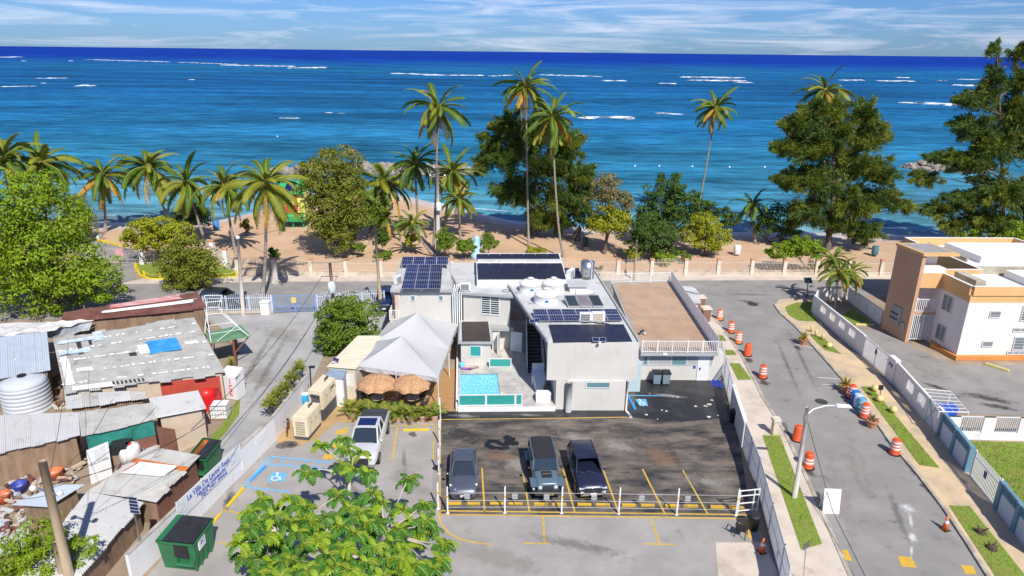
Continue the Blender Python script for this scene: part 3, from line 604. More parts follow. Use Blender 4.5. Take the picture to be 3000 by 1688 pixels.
# ---------------------------------------------------------------- things on the hotel roofs
def bil(q, s, t):
    a = lerp(q[0], q[1], s); b_ = lerp(q[3], q[2], s); return lerp(a, b_, t)
def array(label, q, nx, ny, pv, lift=0, group=None, name='solar_array', legs=True, cells=True, gap=.004, zroof=None):
    """q: four corners front-left, front-right, back-right, back-left; each panel is a part, its frame a sub-part"""
    q = [Vector(p) for p in q]
    t = thing(name, label, 'solar panels', (q[0].x, q[0].y, q[0].z-.12), group=group); off = t.location
    nrm = (q[1]-q[0]).cross(q[3]-q[0]).normalized()
    for j in range(ny):
        for i in range(nx):
            s0, s1, t0, t1 = i/nx+gap/2, (i+1)/nx-gap/2, j/ny+gap, (j+1)/ny-gap
            c = [Vector(bil(q, *st)) for st in ((s0, t0), (s1, t0), (s1, t1), (s0, t1))]
            o = MB().slab(*c, .04).obj('panel', pv, t, loc=tuple(c[0]))
            if cells:
                f = MB(); e = nrm*.006; L = (c[1]-c[0]).length; W = (c[3]-c[0]).length
                def strip(a, b_, d, h): f.slab(*[p+e for p in (a, b_, d, h)], .052)
                k, m = .028/L*1.3, .028/W*1.3
                P = lambda s, u: Vector(bil(c, s, u))
                strip(P(0, 0), P(1, 0), P(1, m), P(0, m)); strip(P(0, 1-m), P(1, 1-m), P(1, 1), P(0, 1)); strip(P(0, m), P(k, m), P(k, 1-m), P(0, 1-m)); strip(P(1-k, m), P(1, m), P(1, 1-m), P(1-k, 1-m))
                for cs in range(1, 6): strip(P(cs/6-k*.22, m), P(cs/6+k*.22, m), P(cs/6+k*.22, 1-m), P(cs/6-k*.22, 1-m))
                strip(P(k, .5-m*.25), P(1-k, .5-m*.25), P(1-k, .5+m*.25), P(k, .5+m*.25))
                s = f.obj('frame', m_frame)
                for v in s.data.vertices: v.co -= c[0]
                s.parent = o
    if legs:
        for (s, u) in ((.02, .02), (.98, .02), (.02, .98), (.98, .98), (.5, .98), (.5, .02)):
            p = Vector(bil(q, s, u)); zr = (zroof if zroof is not None else q[0].z-.1)
            if p.z-.05 > zr: MB().box((p.x-.03, p.y-.03, zr), (p.x+.03, p.y+.03, p.z-.045)).obj('leg', m_frame, t)
    return t
array('blue solar array of nine panels on the small-windowed left wing roof', [(-9.37, 54.41, 5.95), (-6.01, 54.52, 5.95), (-6.45, 60.48, 6.25), (-9.75, 60.36, 6.25)], 3, 3, m_pv, zroof=5.73)
array('row of four blue solar panels at the back of the left wing roof', [(-10.34, 60.5, 6.2), (-5.96, 60.66, 6.2), (-6.03, 61.87, 6.6), (-10.36, 61.71, 6.6)], 4, 1, m_pv, zroof=5.73)
array('row of twelve blue solar panels behind the air conditioners on the main roof', [(1.79, 48.28, 5.6), (8.52, 48.62, 5.6), (8.28, 50.32, 5.9), (1.62, 50.04, 5.9)], 6, 2, m_pv, zroof=5.43)
array('glossy black solar mats at the front edge of the main roof', [(2.98, 44.65, 5.48), (8.66, 44.92, 5.48), (8.5, 48.05, 5.52), (2.79, 47.82, 5.52)], 5, 2, m_mat, legs=False, cells=False)
array('wide black solar mats behind the white tanks', [(-3.01, 56.98, 6.02), (4.79, 57.35, 6.02), (4.69, 61.82, 6.1), (-3.31, 61.52, 6.1)], 7, 1, m_mat, legs=False, cells=False)
array('narrow strip of black solar mats at the very back of the hotel roof', [(-3.39, 62.46, 6.05), (4.64, 62.99, 6.05), (4.59, 64.97, 6.12), (-3.53, 64.53, 6.12)], 7, 1, m_mat, legs=False, cells=False)
array('brownish black solar mats on the small bath roof by the pool', [(-4.02, 51.17, 2.66), (-1.68, 51.23, 2.66), (-2.05, 55.25, 2.72), (-4.34, 55.18, 2.72)], 2, 1, m_mat_br, legs=False, cells=False)
array('black solar mat beside the steel tank', [(4.97, 59.12, 5.5), (6.22, 59.16, 5.5), (6.39, 62.12, 5.55), (4.92, 62.07, 5.55)], 1, 1, m_mat, legs=False, cells=False)
# white water tanks
m_tank = M('white_tank_plastic', (.72, .71, .68), .45, var=.04, scale=1.5)
m_logo = M('tank_badge_blue', (.03, .2, .5), .5, var=.05)
def tank():
    t = thing('water_tank', 'x', 'water tank', (0, 0, 0)); b = MB()
    b.lathe([(1.02, 0), (1.02, .06), (.99, .08), (.99, .72), (1.01, .74), (1.01, .8), (.9, .9), (.5, 1.05), (.26, 1.1)], n=28).obj('body', m_tank, t, True)
    MB().lathe([(.24, 1.08), (.24, 1.2), (.27, 1.2), (.27, 1.26), (.1, 1.3)], n=14).obj('lid', m_tank, t, True)
    for a in range(5):
        an = a*1.256+.6; d = Vector((math.cos(an), math.sin(an), 0)); MB().tube([d*.3+Vector((0, 0, 1.1)), d*.93+Vector((0, 0, .9))], .02, 4).obj('rib', m_tank, t)
    mb = MB(); vs = [(.17*math.cos(k*math.pi/8), -1.0, .42+.11*math.sin(k*math.pi/8)) for k in range(16)]
    mb.add(vs+[(v[0], v[1]+.03, v[2]) for v in vs], [tuple(range(16))]+[(i, 16+i, 16+(i+1) % 16, (i+1) % 16) for i in range(16)]); mb.obj('badge', m_logo, t)
    MB().tube([(-.9, -.5, .12), (-1.3, -.55, .12), (-1.5, -.5, .02)], .03, 5).obj('pipe', m_steel, t)
    return t
tk = tank(); tk.location = (*(2.83, 52.88, 5.43)[:2], 5.43); tk['label'] = 'white round water tank in front of the other two on the hotel roof'; tk['group'] = 'white roof water tanks'
dup(tk, (*(1.6, 55.64, 5.43)[:2], 5.43), .1, 'white round water tank at the left of the pair below the black mats', scale=.97)
dup(tk, (*(3.58, 55.8, 5.43)[:2], 5.43), -.1, 'white round water tank nearest the solar water heater', scale=.97)
def steel_tank(loc, r, h, label, sc=1):
    t = thing('steel_tank', label, 'water tank', loc)
    MB().lathe([(r, .15), (r, h*.3), (r*1.02, h*.31), (r, h*.33), (r, h*.64), (r*1.02, h*.65), (r, h*.67), (r, h)], loc, n=22).obj('body', m_steel, t, True)
    MB().lathe([(r*1.05, h), (r*1.05, h+.03), (r*.5, h+.14), (r*.15, h+.2)], loc, n=22).obj('lid', m_steel, t, True)
    for k in range(4):
        a = k*1.571+.4; p = (loc[0]+math.cos(a)*r*.8, loc[1]+math.sin(a)*r*.8); MB().box((p[0]-.05, p[1]-.05, loc[2]), (p[0]+.05, p[1]+.05, loc[2]+.15)).obj('leg', m_steel, t)
    MB().tube([(loc[0]+r*.5, loc[1]-r-.06, loc[2]), (loc[0]+r*.5, loc[1]-r-.06, loc[2]+h+.15), (loc[0]+r*.2, loc[1], loc[2]+h+.22)], .04, 6).obj('pipe', m_white, t)
steel_tank((*(6.87, 59.39, 5.43)[:2], 5.43), .62, 1.55, 'shiny steel water tank with white pipe at the back right of the hotel roof')
# air conditioners
m_grille = M('fan_grille', (.12, .12, .115), .6, var=.2)
def aircon(label, loc, rz, sc=1, pan=None):
    t = thing('air_conditioner', label, 'air conditioner', (0, 0, 0), group='air conditioners on the hotel roof')
    MB().box((-.48, -.17, .08), (.48, .17, .78)).obj('casing', m_white, t)
    MB().box((-.4, -.185, .16), (.3, -.168, .7)).obj('fan_opening', pan or m_grille, t)
    mb = MB()
    for k in range(5): mb.box((-.4+.175*k-.008, -.2, .16), (-.4+.175*k+.008, -.186, .7))
    for k in range(4): mb.box((-.4, -.206, .16+.18*k-.008), (.3, -.201, .16+.18*k+.008))
    mb.obj('guard', m_white, t)
    for x in (-.35, .35): MB().box((x-.05, -.2, 0), (x+.05, .2, .08)).obj('foot', m_black, t)
    t.location = loc; t.rotation_euler[2] = rz; t.scale = (sc,)*3
m_tan = M('beige_guard', (.45, .38, .27), .6, var=.1)
aircon('small white air conditioner at the left of the middle roof edge', (*(-4.02, 55.74, 5.33)[:2], 5.33), .05, .95)
aircon('white air conditioner with grey grille, left of two on the main roof', (*(5.66, 48.67, 5.43)[:2], 5.43), .03, .98)
aircon('white air conditioner with beige grille, right of two on the main roof', (*(6.63, 48.7, 5.43)[:2], 5.43), .03, 1.05, m_tan)
aircon('tall white air conditioner turned sideways beside the steel tank', (*(5.32, 59.14, 5.43)[:2], 5.43), 1.1, 1.15)
aircon('white air conditioner at the left edge beside the nine solar panels', (*(-9.94, 56.29, 5.73)[:2], 5.73), 1.2, .95)
# solar water heater
p0 = (5.27, 55.15, 5.43); hw = thing('solar_water_heater', 'white drum solar water heater with three dark collectors on the main roof', 'water heater', p0)
a, b_ = (5.3, 53.72, 6), (6.88, 53.77, 6); MB().tube([a, b_], .3, 16).obj('drum', m_tank, hw, True)
Q = [(4.53, 51.53, 5.6), (7.52, 51.7, 5.6), (7.15, 52.99, 6.1), (4.24, 52.81, 6.1)]
for i in range(3):
    c = [Vector(bil(Q, *st)) for st in ((i/3+.012, 0), ((i+1)/3-.012, 0), ((i+1)/3-.012, 1), (i/3+.012, 1))]
    o = MB().slab(*c, .1).obj('collector', m_frame, hw, loc=tuple(c[0])); e = (c[1]-c[0]).cross(c[3]-c[0]).normalized()*.004
    k = [Vector(bil(c, *st))+e-c[0] for st in ((.05, .04), (.95, .04), (.95, .96), (.05, .96))]; s = MB().quad(*k).obj('glass', m_dglass if i != 1 else M('bright_collector', (.2, .17, .19), .12, var=.2, spec=.9)); s.parent = o
for s, u in ((.02, .95), (.98, .95), (.02, .05), (.98, .05)):
    p = bil(Q, s, u); MB().box((p[0]-.03, p[1]-.03, 5.43), (p[0]+.03, p[1]+.03, p[2]-.09)).obj('leg', m_frame, hw)
for s in (a, b_): MB().box((s[0]-.05, s[1]-.1, 5.43), (s[0]+.05, s[1]+.1, 5.75)).obj('cradle', m_frame, hw)
p = (4.77, 57.11, 5.43); pe = thing('pump_box', 'flat grey roofed pump box left of the white heater drum', 'pump box', p)
MB().prism([x[:2] for x in [(4.78, 55.16, 6.1), (6.59, 55.22, 6.1), (6.46, 56.88, 6.1), (4.78, 56.82, 6.1)]], 6.0, 6.1).obj('lid', m_roofw, pe)
MB().prism([x[:2] for x in inset([(4.78, 55.16, 6.1), (6.59, 55.22, 6.1), (6.46, 56.88, 6.1), (4.78, 56.82, 6.1)], .2)], 5.43, 6.0).obj('body', m_whiter, pe)
# little solar lights
def solar_light(label, loc, rz, mast=.4, tilt=.5, w=.5, lamp=True):
    t = thing('solar_light', label, 'solar light', (0, 0, 0))
    MB().tube([(0, 0, 0), (0, 0, mast)], .025, 6).obj('mast', m_steel, t)
    c, s = math.cos(tilt), math.sin(tilt); hw_, hh = w, w*.35
    pts = [Vector((-hw_, -hh*c, mast-hh*s)), Vector((hw_, -hh*c, mast-hh*s)), Vector((hw_, hh*c, mast+hh*s)), Vector((-hw_, hh*c, mast+hh*s))]
    o = MB().slab(*pts, .03).obj('panel', m_frame, t); e = (pts[1]-pts[0]).cross(pts[3]-pts[0]).normalized()*.004
    for i in range(2): s_ = MB().quad(*[Vector(bil(pts, *st))+e for st in ((i/2+.02, .06), (i/2+.48, .06), (i/2+.48, .94), (i/2+.02, .94))]).obj('cells', m_pv); s_.parent = o
    if lamp: MB().box((-.1, -.35, mast-.18), (.1, -.2, mast-.08)).obj('lamp', m_white, t); MB().box((-.015, -.3, mast-.1), (.015, 0, mast-.06)).obj('arm', m_steel, t)
    t.location = loc; t.rotation_euler[2] = rz
solar_light('double solar light panel on the front edge of the main roof', (*(6.25, 44.73, 5.43)[:2], 5.43), .05, .25, .6, .48)
solar_light('tilted solar light panel at the top of the outdoor stairs', (*(1.74, 48.1, 5.56)[:2], 5.56), .5, .15, .7, .42)
solar_light('small solar panel on the brown terrace beside the grey wall', (*(10.89, 52.7, 2.73)[:2], 2.73), .9, .3, .6, .32)
# hoses and cables lying on the roofs
def cable(name, label, pts, r, mat, cat='cable', z=None):
    o = MB().tube(pts, r, 5).obj(name, mat, None, True, loc=pts[0]); return tag(o, label, cat)
cable('hose', 'black hose curling on the roof left of the white tanks', [(-0.89, 55.85, 5.36), (-0.65, 56.21, 5.36), (-0.29, 56.05, 5.36), (-0.14, 55.78, 5.36), (-0.44, 55.51, 5.36), (-0.73, 55.67, 5.36), (-0.89, 55.85, 5.36)], .02, m_black, 'hose')
cable('roof_cable', 'black cable bundle in front of the two rooftop air conditioners', [(5.08, 48.69, 5.5), (5.54, 48.29, 5.5), (6.16, 48.52, 5.5), (6.58, 48.25, 5.5), (7.17, 48.2, 5.5), (7.9, 47.67, 5.5)], .04, m_black)
# terrace and lot fences on the street side
m_metalw = M('white_fence_metal', (.76, .77, .78), .5, var=.05, scale=1.5, trans=.4)
def slat_fence(label, pts, z0, h, step, bar, name='metal_fence', mat=None, rails=(.15, .9), posts=True, panels=True, cat='fence', thick=.03, group=None, zf=None, top=None):
    """each run between posts is a part holding its own bars; each post a part"""
    t = thing(name, label, cat, (pts[0][0], pts[0][1], z0), group=group); mat = mat or m_metalw
    for p, q in zip(pts, pts[1:]):
        L = math.hypot(q[0]-p[0], q[1]-p[1]); nP = max(1, round(L/2.4)); u = ((q[0]-p[0])/L, (q[1]-p[1])/L)
        for k in range(nP):
            a, b_ = lerp(p, q, k/nP), lerp(p, q, (k+1)/nP); mb = MB(); l_ = L/nP; n_ = int(l_/step)
            for i in range(n_):
                tt = (i+.5)/n_; hh = h+(top(tt) if top else 0); mb.obox(lerp(a, b_, tt), u, bar, thick, z0+.05, z0+hh)
            o = mb.obj('bar_panel', mat, t); o['kind'] = 'stuff'
            mb = MB()
            for r_ in rails: mb.wall(lerp(a, b_, .02), lerp(a, b_, .98), .045, z0+h*r_-.03, z0+h*r_+.03)
            mb.obj('rail', mat, t)
            if posts: MB().obox(a, u, .09, .09, z0, z0+h+.04).obj('post', mat, t)
        if posts: MB().obox(q, u, .09, .09, z0, z0+h+.04).obj('post', mat, t)
    return t
def sheet_fence(label, pts, z0, h, name='sheet_fence', mat=None, wpan=1.0, cat='fence'):
    t = thing(name, label, cat, (pts[0][0], pts[0][1], z0)); mat = mat or M('white_shade_mesh', (.86, .86, .87), .7, var=.03, trans=.45)
    for p, q in zip(pts, pts[1:]):
        L = math.hypot(q[0]-p[0], q[1]-p[1]); nP = max(1, round(L/wpan))
        for k in range(nP):
            a, b_ = lerp(p, q, (k+.02)/nP), lerp(p, q, (k+.98)/nP); MB().wall(a, b_, .03, z0+.03, z0+h).obj('panel', mat, t); MB().tube([(*lerp(p, q, k/nP)[:2], z0), (*lerp(p, q, k/nP)[:2], z0+h+.04)], .022, 5).obj('post', m_steel, t)
    return t
sheet_fence('white sheet fence along the street edge of the brown terrace', [TE[1], TE[2]], 2.7, 1.15)

# ---------------------------------------------------------------- side street: fences, walls, barrels, signs
m_orange = M('barrel_orange', (.72, .10, .025), .55, var=.12, scale=3)
m_fade = M('faded_barrel_orange', (.74, .19, .05), .65, var=.15, scale=3)
m_refl = M('reflective_white', (.78, .77, .74), .5, var=.06, scale=3)
m_terra = M('terracotta', (.5, .22, .12), .85, var=.15, scale=3)
m_yel = M('yellow_paint', (.62, .38, .035), .75, var=.1, scale=2, col2=(.45, .29, .06), lo=.5, hi=.8)
m_pyel = M('pale_yellow_paint', (.62, .52, .2), .7, var=.1, scale=2)
m_road_line = M('yellow_road_paint', (.60, .38, .05), .8, scale=2.2, col2=(.36, .25, .09), lo=.5, hi=.72, detail=9)
m_blue_line = M('blue_bay_paint', (.12, .42, .72), .8, scale=2.2, col2=(.16, .3, .42), lo=.5, hi=.75, detail=9)
m_white_line = M('white_bay_paint', (.7, .7, .68), .8, scale=2.2, col2=(.4, .4, .38), lo=.5, hi=.8)
EF = [(17.84, 53.21, 0), (17.21, 49.73, 0), (16.42, 45.25, 0), (15.61, 39.93, 0)]
slat_fence('white upright slat fence between the terrace and the grey lot wall', EF[:3], 0, 1.95, .16, .05, rails=(.1, .5, .93))
MB().wall(EF[2], EF[3], .18, 0, 1.9).obj('wall_body', m_grey, lw := thing('lot_wall', 'solid grey wall section with white cap along the hotel lot', 'wall', EF[2])); MB().wall(EF[2], EF[3], .26, 1.9, 1.98).obj('cap', m_white, lw)
EG = [(15.58, 39.68, 0), (15.1, 35.57, 0), (14.31, 31.21, 0), (13.71, 27.91, 0), (13.39, 26.31, 0)]
slat_fence('tall white metal slat fence running to the bottom of the picture beside the pavement', EG, 0, 1.95, .12, .095, rails=(.06, .5, .95), thick=.02)
# rolling gate frame
gt = thing('tube_gate', 'white tubular gate frame at the right end of the post row', 'gate', (13.15, 32.74, 0))
a, b_ = Vector((13.07, 32.8, 0)), Vector((14.24, 33, 0))
for z in (.25, .75, 1.25, 1.6): MB().tube([a+Vector((0, 0, z)), b_+Vector((0, 0, z))], .035, 6).obj('rail', m_white, gt)
for p in (a, b_, a.lerp(b_, .75)): MB().tube([p, p+Vector((0, 0, 1.65))], .04, 6).obj('upright', m_white, gt)
# painted lines (flat paint)
def stroke(pts, w, mat, z, name='parking_line'):
    mb = MB()
    for p, q in zip(pts, pts[1:]):
        u = Vector((q[0]-p[0], q[1]-p[1])).normalized(); nn_ = Vector((-u.y, u.x))*w/2; a, b_ = Vector(p[:2]), Vector(q[:2])
        mb.quad((*(a-nn_), z), (*(b_-nn_), z), (*(b_+nn_), z), (*(a+nn_), z))
    o = mb.obj(name, mat); o['kind'] = 'structure'; return o
for pts in ([(-4.04, 32.84, 0), (13.75, 32.78, 0)], [(-4, 32.51, 0), (13.73, 32.42, 0)]): stroke(pts, .11, m_road_line, .016)
stroke([(-4, 32.51, 0), (-5.07, 43.67, 0)], .1, m_road_line, .016)
stroke([(-4.96, 43.09, 0), (1.58, 43.37, 0), (8.47, 43.72, 0)], .1, m_road_line, .02)
for pts in ([(-1.78, 37.13, 0), (-1.43, 32.8, 0)], [(0.78, 37.18, 0), (1.14, 32.87, 0)], [(3.37, 37.08, 0), (3.75, 32.85, 0)], [(5.9, 37.09, 0), (6.27, 32.9, 0)], [(8.41, 37.21, 0), (8.91, 32.85, 0)], [(10.95, 37.15, 0), (11.38, 32.83, 0)]): stroke(pts, .1, m_road_line, .016)
for pts in ([(1.91, 32.43, 0), (1.9, 30.26, 0)], [(0.74, 30.18, 0), (2.21, 30.18, 0)], [(8.01, 32.44, 0), (8.11, 30.3, 0)], [(7.26, 30.24, 0), (9, 30.21, 0)], [(-4.06, 32.51, 0), (-3.82, 31.71, 0), (-3.31, 30.92, 0), (-2.58, 30.4, 0), (-1.65, 30.15, 0), (-0.95, 30.05, 0)],
  [(-7.96, 42.18, 0), (-7.58, 37.78, 0)], [(-5.31, 42.28, 0), (-4.95, 37.99, 0)], [(-9.29, 42.05, 0), (-5.16, 42.42, 0)], [(-15.55, 29.98, 0), (-13.67, 29.58, 0)], [(-16.37, 32.69, 0), (-15.28, 32.4, 0)], [(-15.94, 34.94, 0), (-16.48, 32.23, 0), (-16.75, 30.64, 0)]): stroke(pts, .1, m_road_line, .012)
for pts in ([(-12.05, 41.31, 0), (-11.37, 41.96, 0), (-11.24, 41.2, 0), (-11.86, 41.01, 0)],): flat('parking_line', pts, m_road_line, .012)
for q in ([(-12.11, 41.45, 0), (-11.4, 41.64, 0), (-11.27, 41.11, 0), (-12.02, 40.92, 0)], [(-12.06, 39.79, 0), (-11.36, 39.89, 0), (-11.26, 39.31, 0), (-11.96, 39.21, 0)], [(-12.13, 38.48, 0), (-11.37, 38.57, 0), (-11.33, 37.94, 0), (-12.1, 37.93, 0)]): flat('parking_line', q, m_road_line, .013)
for pts in ([(-15.99, 34.87, 0), (-15.6, 38.21, 0), (-11.41, 37.56, 0)], [(-16, 34.9, 0), (-13.11, 34.45, 0)], [(-15.52, 37.32, 0), (-11.49, 36.87, 0)]): stroke(pts, .12, m_blue_line, .012)
for i in range(5): stroke([lerp((-15.37, 38.18, 0), (-11.68, 37.59, 0), i/5+.03), lerp((-15.4, 37.29, 0), (-11.82, 36.9, 0), i/5)], .1, m_blue_line, .014)
def wheelchair(q, mat_bg, z, s=1):
    flat('accessible_symbol', q, mat_bg, z)
    P = lambda u, v: (*bil([p[:2]+(0,) if len(p) > 2 else p for p in q], u, v)[:2], z)
    ring = [P(.42+.24*math.cos(t), .36+.27*math.sin(t)) for t in [math.pi*(.75+k/8*1.3) for k in range(9)]]
    stroke(ring, .09, m_white_line, z+.004, 'accessible_symbol'); stroke([P(.38, .85), P(.42, .52), P(.66, .5), P(.74, .22), P(.82, .22)], .09, m_white_line, z+.006, 'accessible_symbol')
    c = P(.37, .93); flat('accessible_symbol', [(c[0]+.09*math.cos(k), c[1]+.09*math.sin(k)) for k in [i*.785 for i in range(8)]], m_white_line, z+.008)
wheelchair([(-14.85, 35.51, 0), (-13.83, 35.49, 0), (-13.87, 36.35, 0), (-14.85, 36.44, 0)], m_blue_line, .012)
wheelchair([(9.65, 45.41, 0), (10.29, 45.42, 0), (10.31, 46.48, 0), (9.5, 46.46, 0)], m_blue_line, .018)
flat('accessible_symbol', [(16.06, 48.64, 0), (16.9, 48.54, 0), (16.96, 49.91, 0), (16.13, 49.89, 0)], m_sign, .018)
stroke([(8.86, 47.05, 0), (12.77, 47.03, 0)], .12, m_blue_line, .018)
for q in ([(17.58, 29.95, 0), (18.08, 29.93, 0), (17.95, 29.1, 0), (17.35, 29.19, 0)], [(20.53, 29.52, 0), (21.22, 29.43, 0), (21.07, 28.65, 0), (20.34, 28.74, 0)], [(23.47, 28.88, 0), (24.1, 28.84, 0), (23.87, 28.21, 0), (23.35, 28.25, 0)]): flat('road_patch', q, m_yel, .01)
for pts in ([(25.8, 57.39, 0), (27.25, 56.37, 0)], [(25.11, 50.53, 0), (26.87, 50.27, 0)], [(24.99, 49.26, 0), (26.56, 49.24, 0)], ): stroke(pts, .08, m_white_line, .01)
m_iron = M('cast_iron', (.05, .048, .045), .7, var=.2)
for i, (c, r, lb) in enumerate((((23.67, 46.41, 0), .42, 'dark round manhole cover in the street below the blue drums'), ((25.43, 67.62, 0), .5, 'worn manhole cover near the street corner'))):
    o = MB().lathe([(r*1.1, 0), (r*1.1, .012), (r, .02), (r*.9, .016), (r*.1, .016)], (c[0], c[1], .003), n=24).obj('manhole_cover', m_iron, None, loc=(c[0], c[1], .003)); tag(o, lb, 'manhole cover')
# sealant squiggle, oil stains and paint splashes on the lots
m_oil = M('fresh_tar', (.012, .012, .013), .35, var=.2)
def blob(pts, r, mat, z, name, seed=0):
    mb = MB(); rg = random.Random(seed); k = 26
    for p in pts:
        a0 = rg.random()*6; mb.add([(p[0]+r*(1+.3*noise.noise((math.cos(t)*1.5+p[0], math.sin(t)*1.5+p[1], seed)))*math.cos(t), p[1]+r*(1+.3*noise.noise((math.cos(t)*1.5+p[0], math.sin(t)*1.5+p[1], seed)))*math.sin(t), z+.0004*len(mb.f)) for t in [a0+i*2*math.pi/k for i in range(k)]], [tuple(range(k))])
    o = mb.obj(name, mat); o['kind'] = 'structure'
pp = [(-0.21, 40.76, 0), (-0.16, 40.2, 0), (0.04, 40.55, 0), (0.28, 40.04, 0)]; blob(pp, .3, m_oil, .0125, 'tar_mark', 1)
pl_ = [(0.05, 40.08, 0), (-0.21, 39.95, 0), (-0.46, 39.9, 0), (-0.69, 40.02, 0), (-0.93, 40.27, 0), (-1.14, 40.31, 0), (-1.37, 40.31, 0), (-1.52, 40.01, 0), (-1.49, 39.75, 0), (-1.25, 39.55, 0), (-0.97, 39.43, 0), (-0.72, 39.4, 0), (-0.47, 39.4, 0), (-0.25, 39.45, 0)]
blob(pl_, .22, m_oil, .0150, 'tar_mark', 2)
m_stain = M('oil_stain', (.09, .08, .07), .6, scale=2, col2=(.2, .17, .15))
blob([(-14.95, 39.65, 0), (-14.6, 39.62, 0), (-15.21, 39.48, 0)], .4, m_stain, .0162, 'oil_stain', 4)
blob([(-6.72, 41.2, 0), (-6.61, 40.94, 0), (-6.83, 41.11, 0)], .2, m_stain, .0162, 'oil_stain', 5)
blob([(-4.58, 37.23, 0), (-4.44, 37.31, 0), (-4.72, 37.08, 0)], .22, M('dark_stain', (.04, .04, .04), .6), .017, 'oil_stain', 6)
m_splash = M('paint_splash', (.55, .52, .46), .85, var=.2, scale=3)
rg = random.Random(8)
for i in range(34):
    x, y = rg.uniform(1870, 2090), rg.uniform(1150, 1232)
    c = lerp(lerp((9.92, 47.58, 0), (16.07, 47.72, 0), (x-1870)/220), lerp((9.19, 43.3, 0), (15.36, 43.43, 0), (x-1870)/220), (y-1150)/82)
    if i < 13: blob([c, (c[0]+rg.uniform(.05, .2), c[1]+rg.uniform(-.05, .1))][:rg.choice((1, 2))], rg.uniform(.04, .15), m_splash, .0165+i*.0008, 'paint_splash', i)
# wheel stops
def wheel_stop():
    t = thing('wheel_stop', 'x', 'wheel stop'); m = MB()
    for a, b_, k in ((-.95, -.14, 'stop_end'), (.14, .95, 'stop_end'), (-.14, .14, 'stop_middle')):
        mb = MB(); mb.prism([(a, -.09), (b_, -.09), (b_, .09), (a, .09)], 0, .09); mb.prism([(a, -.06), (b_, -.06), (b_, .06), (a, .06)], .09, .12); mb.obj(k, m_yel if k == 'stop_end' else m_stain, t)
    return t
ws = wheel_stop(); WS = [((-2.67, 33.46, 0), 'in front of the grey sedan'), ((-0.2, 33.5, 0), 'in the empty bay right of the grey sedan'), ((2.35, 33.49, 0), 'in front of the boxy grey off-roader'), ((4.9, 33.5, 0), 'in front of the dark blue suv'), ((7.49, 33.48, 0), 'in the empty bay right of the dark blue suv'), ((10.01, 33.46, 0), 'second from the tube gate'), ((12.63, 33.41, 0), 'nearest the tube gate')]
for i, (p, s) in enumerate(WS):
    o = ws if i == 0 else dup(ws, p, 0)
    o.location = (p[0], p[1], .012); o['label'] = 'yellow and black concrete wheel stop '+s; o['group'] = 'wheel stops along the post row'
def bar_stop(p, q, mat, label, name='wheel_stop', w=.16, h=.11, grp='plain wheel stops'):
    mb = MB(); mb.wall(p, q, w, .012, h*.8); mb.wall(lerp(p, q, .02), lerp(p, q, .98), w*.65, h*.8, h+.01)
    o = mb.obj(name, mat, None, loc=(p[0], p[1], 0)); tag(o, label, 'wheel stop', grp)
m_byel = M('bright_yellow_paint', (.75, .5, .01), .6, var=.06)
bar_stop((-9.2, 41.46, 0), (-8.36, 41.53, 0), m_byel, 'bright yellow wheel stop half hidden behind the white pickup')
bar_stop((-7.46, 41.55, 0), (-5.67, 41.67, 0), m_byel, 'bright yellow wheel stop in the empty bay beside the post line')
bar_stop((-15.97, 34.8, 0), (-16.27, 32.97, 0), m_byel, 'bright yellow wheel stop along the sign wall, below the blue one')
bar_stop((-16.41, 32.26, 0), (-16.5, 31.47, 0), m_byel, 'bright yellow wheel stop just behind the green dumpster')
bar_stop((-15.45, 37.06, 0), (-15.86, 35.46, 0), M('blue_stop_paint', (.05, .3, .68), .6), 'blue wheel stop at the accessible bay by the sign wall')
bar_stop((9, 46.78, 0), (9.21, 44.88, 0), M('blue_stop_paint', (.05, .3, .68), .6), 'light blue wheel stop beside the hotel ground floor wall', w=.22)
bar_stop((33.62, 62.06, 0), (35.44, 62.03, 0), m_pyel, 'pale yellow wheel stop near the apartment garden wall', w=.25, h=.16)
bar_stop((40.7, 53.38, 0), (41.75, 51.95, 0), m_pyel, 'pale yellow wheel stop in front of the apartment block', w=.3, h=.18)
# post row with cables
def lot_post(h=1.72):
    t = thing('lot_post', 'x', 'post')
    MB().box((-.04, -.04, .01), (.04, .04, h)).obj('shaft', m_white, t); MB().box((-.052, -.052, h*.62), (.052, .052, h*.7)).obj('band', m_yel, t)
    MB().lathe([(.1, 0), (.1, .02)], n=10).obj('foot', m_white, t); MB().lathe([(.05, h), (.02, h+.08)], n=8).obj('cap', m_white, t)
    return t
lp = lot_post(); LPX = [(-3.53, 32.64, 0), (-0.27, 32.72, 0), (2.98, 32.75, 0), (6.25, 32.74, 0), (9.56, 32.71, 0), (12.95, 32.71, 0)]
WH = ['at the left corner nearest the grey sedan', 'in front of the first empty bay', 'in front of the boxy grey off-roader', 'right of the dark blue suv', 'second from the tube gate', 'joined to the tube gate']
for i, p in enumerate(LPX):
    o = lp if i == 0 else dup(lp, p); o.location = (p[0], p[1], .012); o['label'] = 'white front row parking post '+WH[i]; o['group'] = 'white posts of the front cable row'
LPL = [(-4.11, 33, 0), (-4.44, 36.49, 0), (-4.75, 39.9, 0), (-5.03, 43.04, 0)]
WH = ['nearest the camera', 'beside the grey sedan', 'beside the pickup bay', 'nearest the potted palms']
for i, p in enumerate(LPL):
    o = dup(lp, p); o.location = (p[0], p[1], .012); o['label'] = 'white post of the side cable row '+WH[i]; o['group'] = 'white posts of the side cable row'
for z, nm in ((.45, 'lowest'), (.9, 'middle'), (1.4, 'highest')):
    cable('barrier_cable', nm+' steel cable strung along the front post row', [(p[0], p[1]-.055, z) for p in LPX], .009, m_white, 'cable')
    cable('barrier_cable', nm+' steel cable strung along the side post row', [(p[0]+.055, p[1], z) for p in LPL], .009, m_white, 'cable')
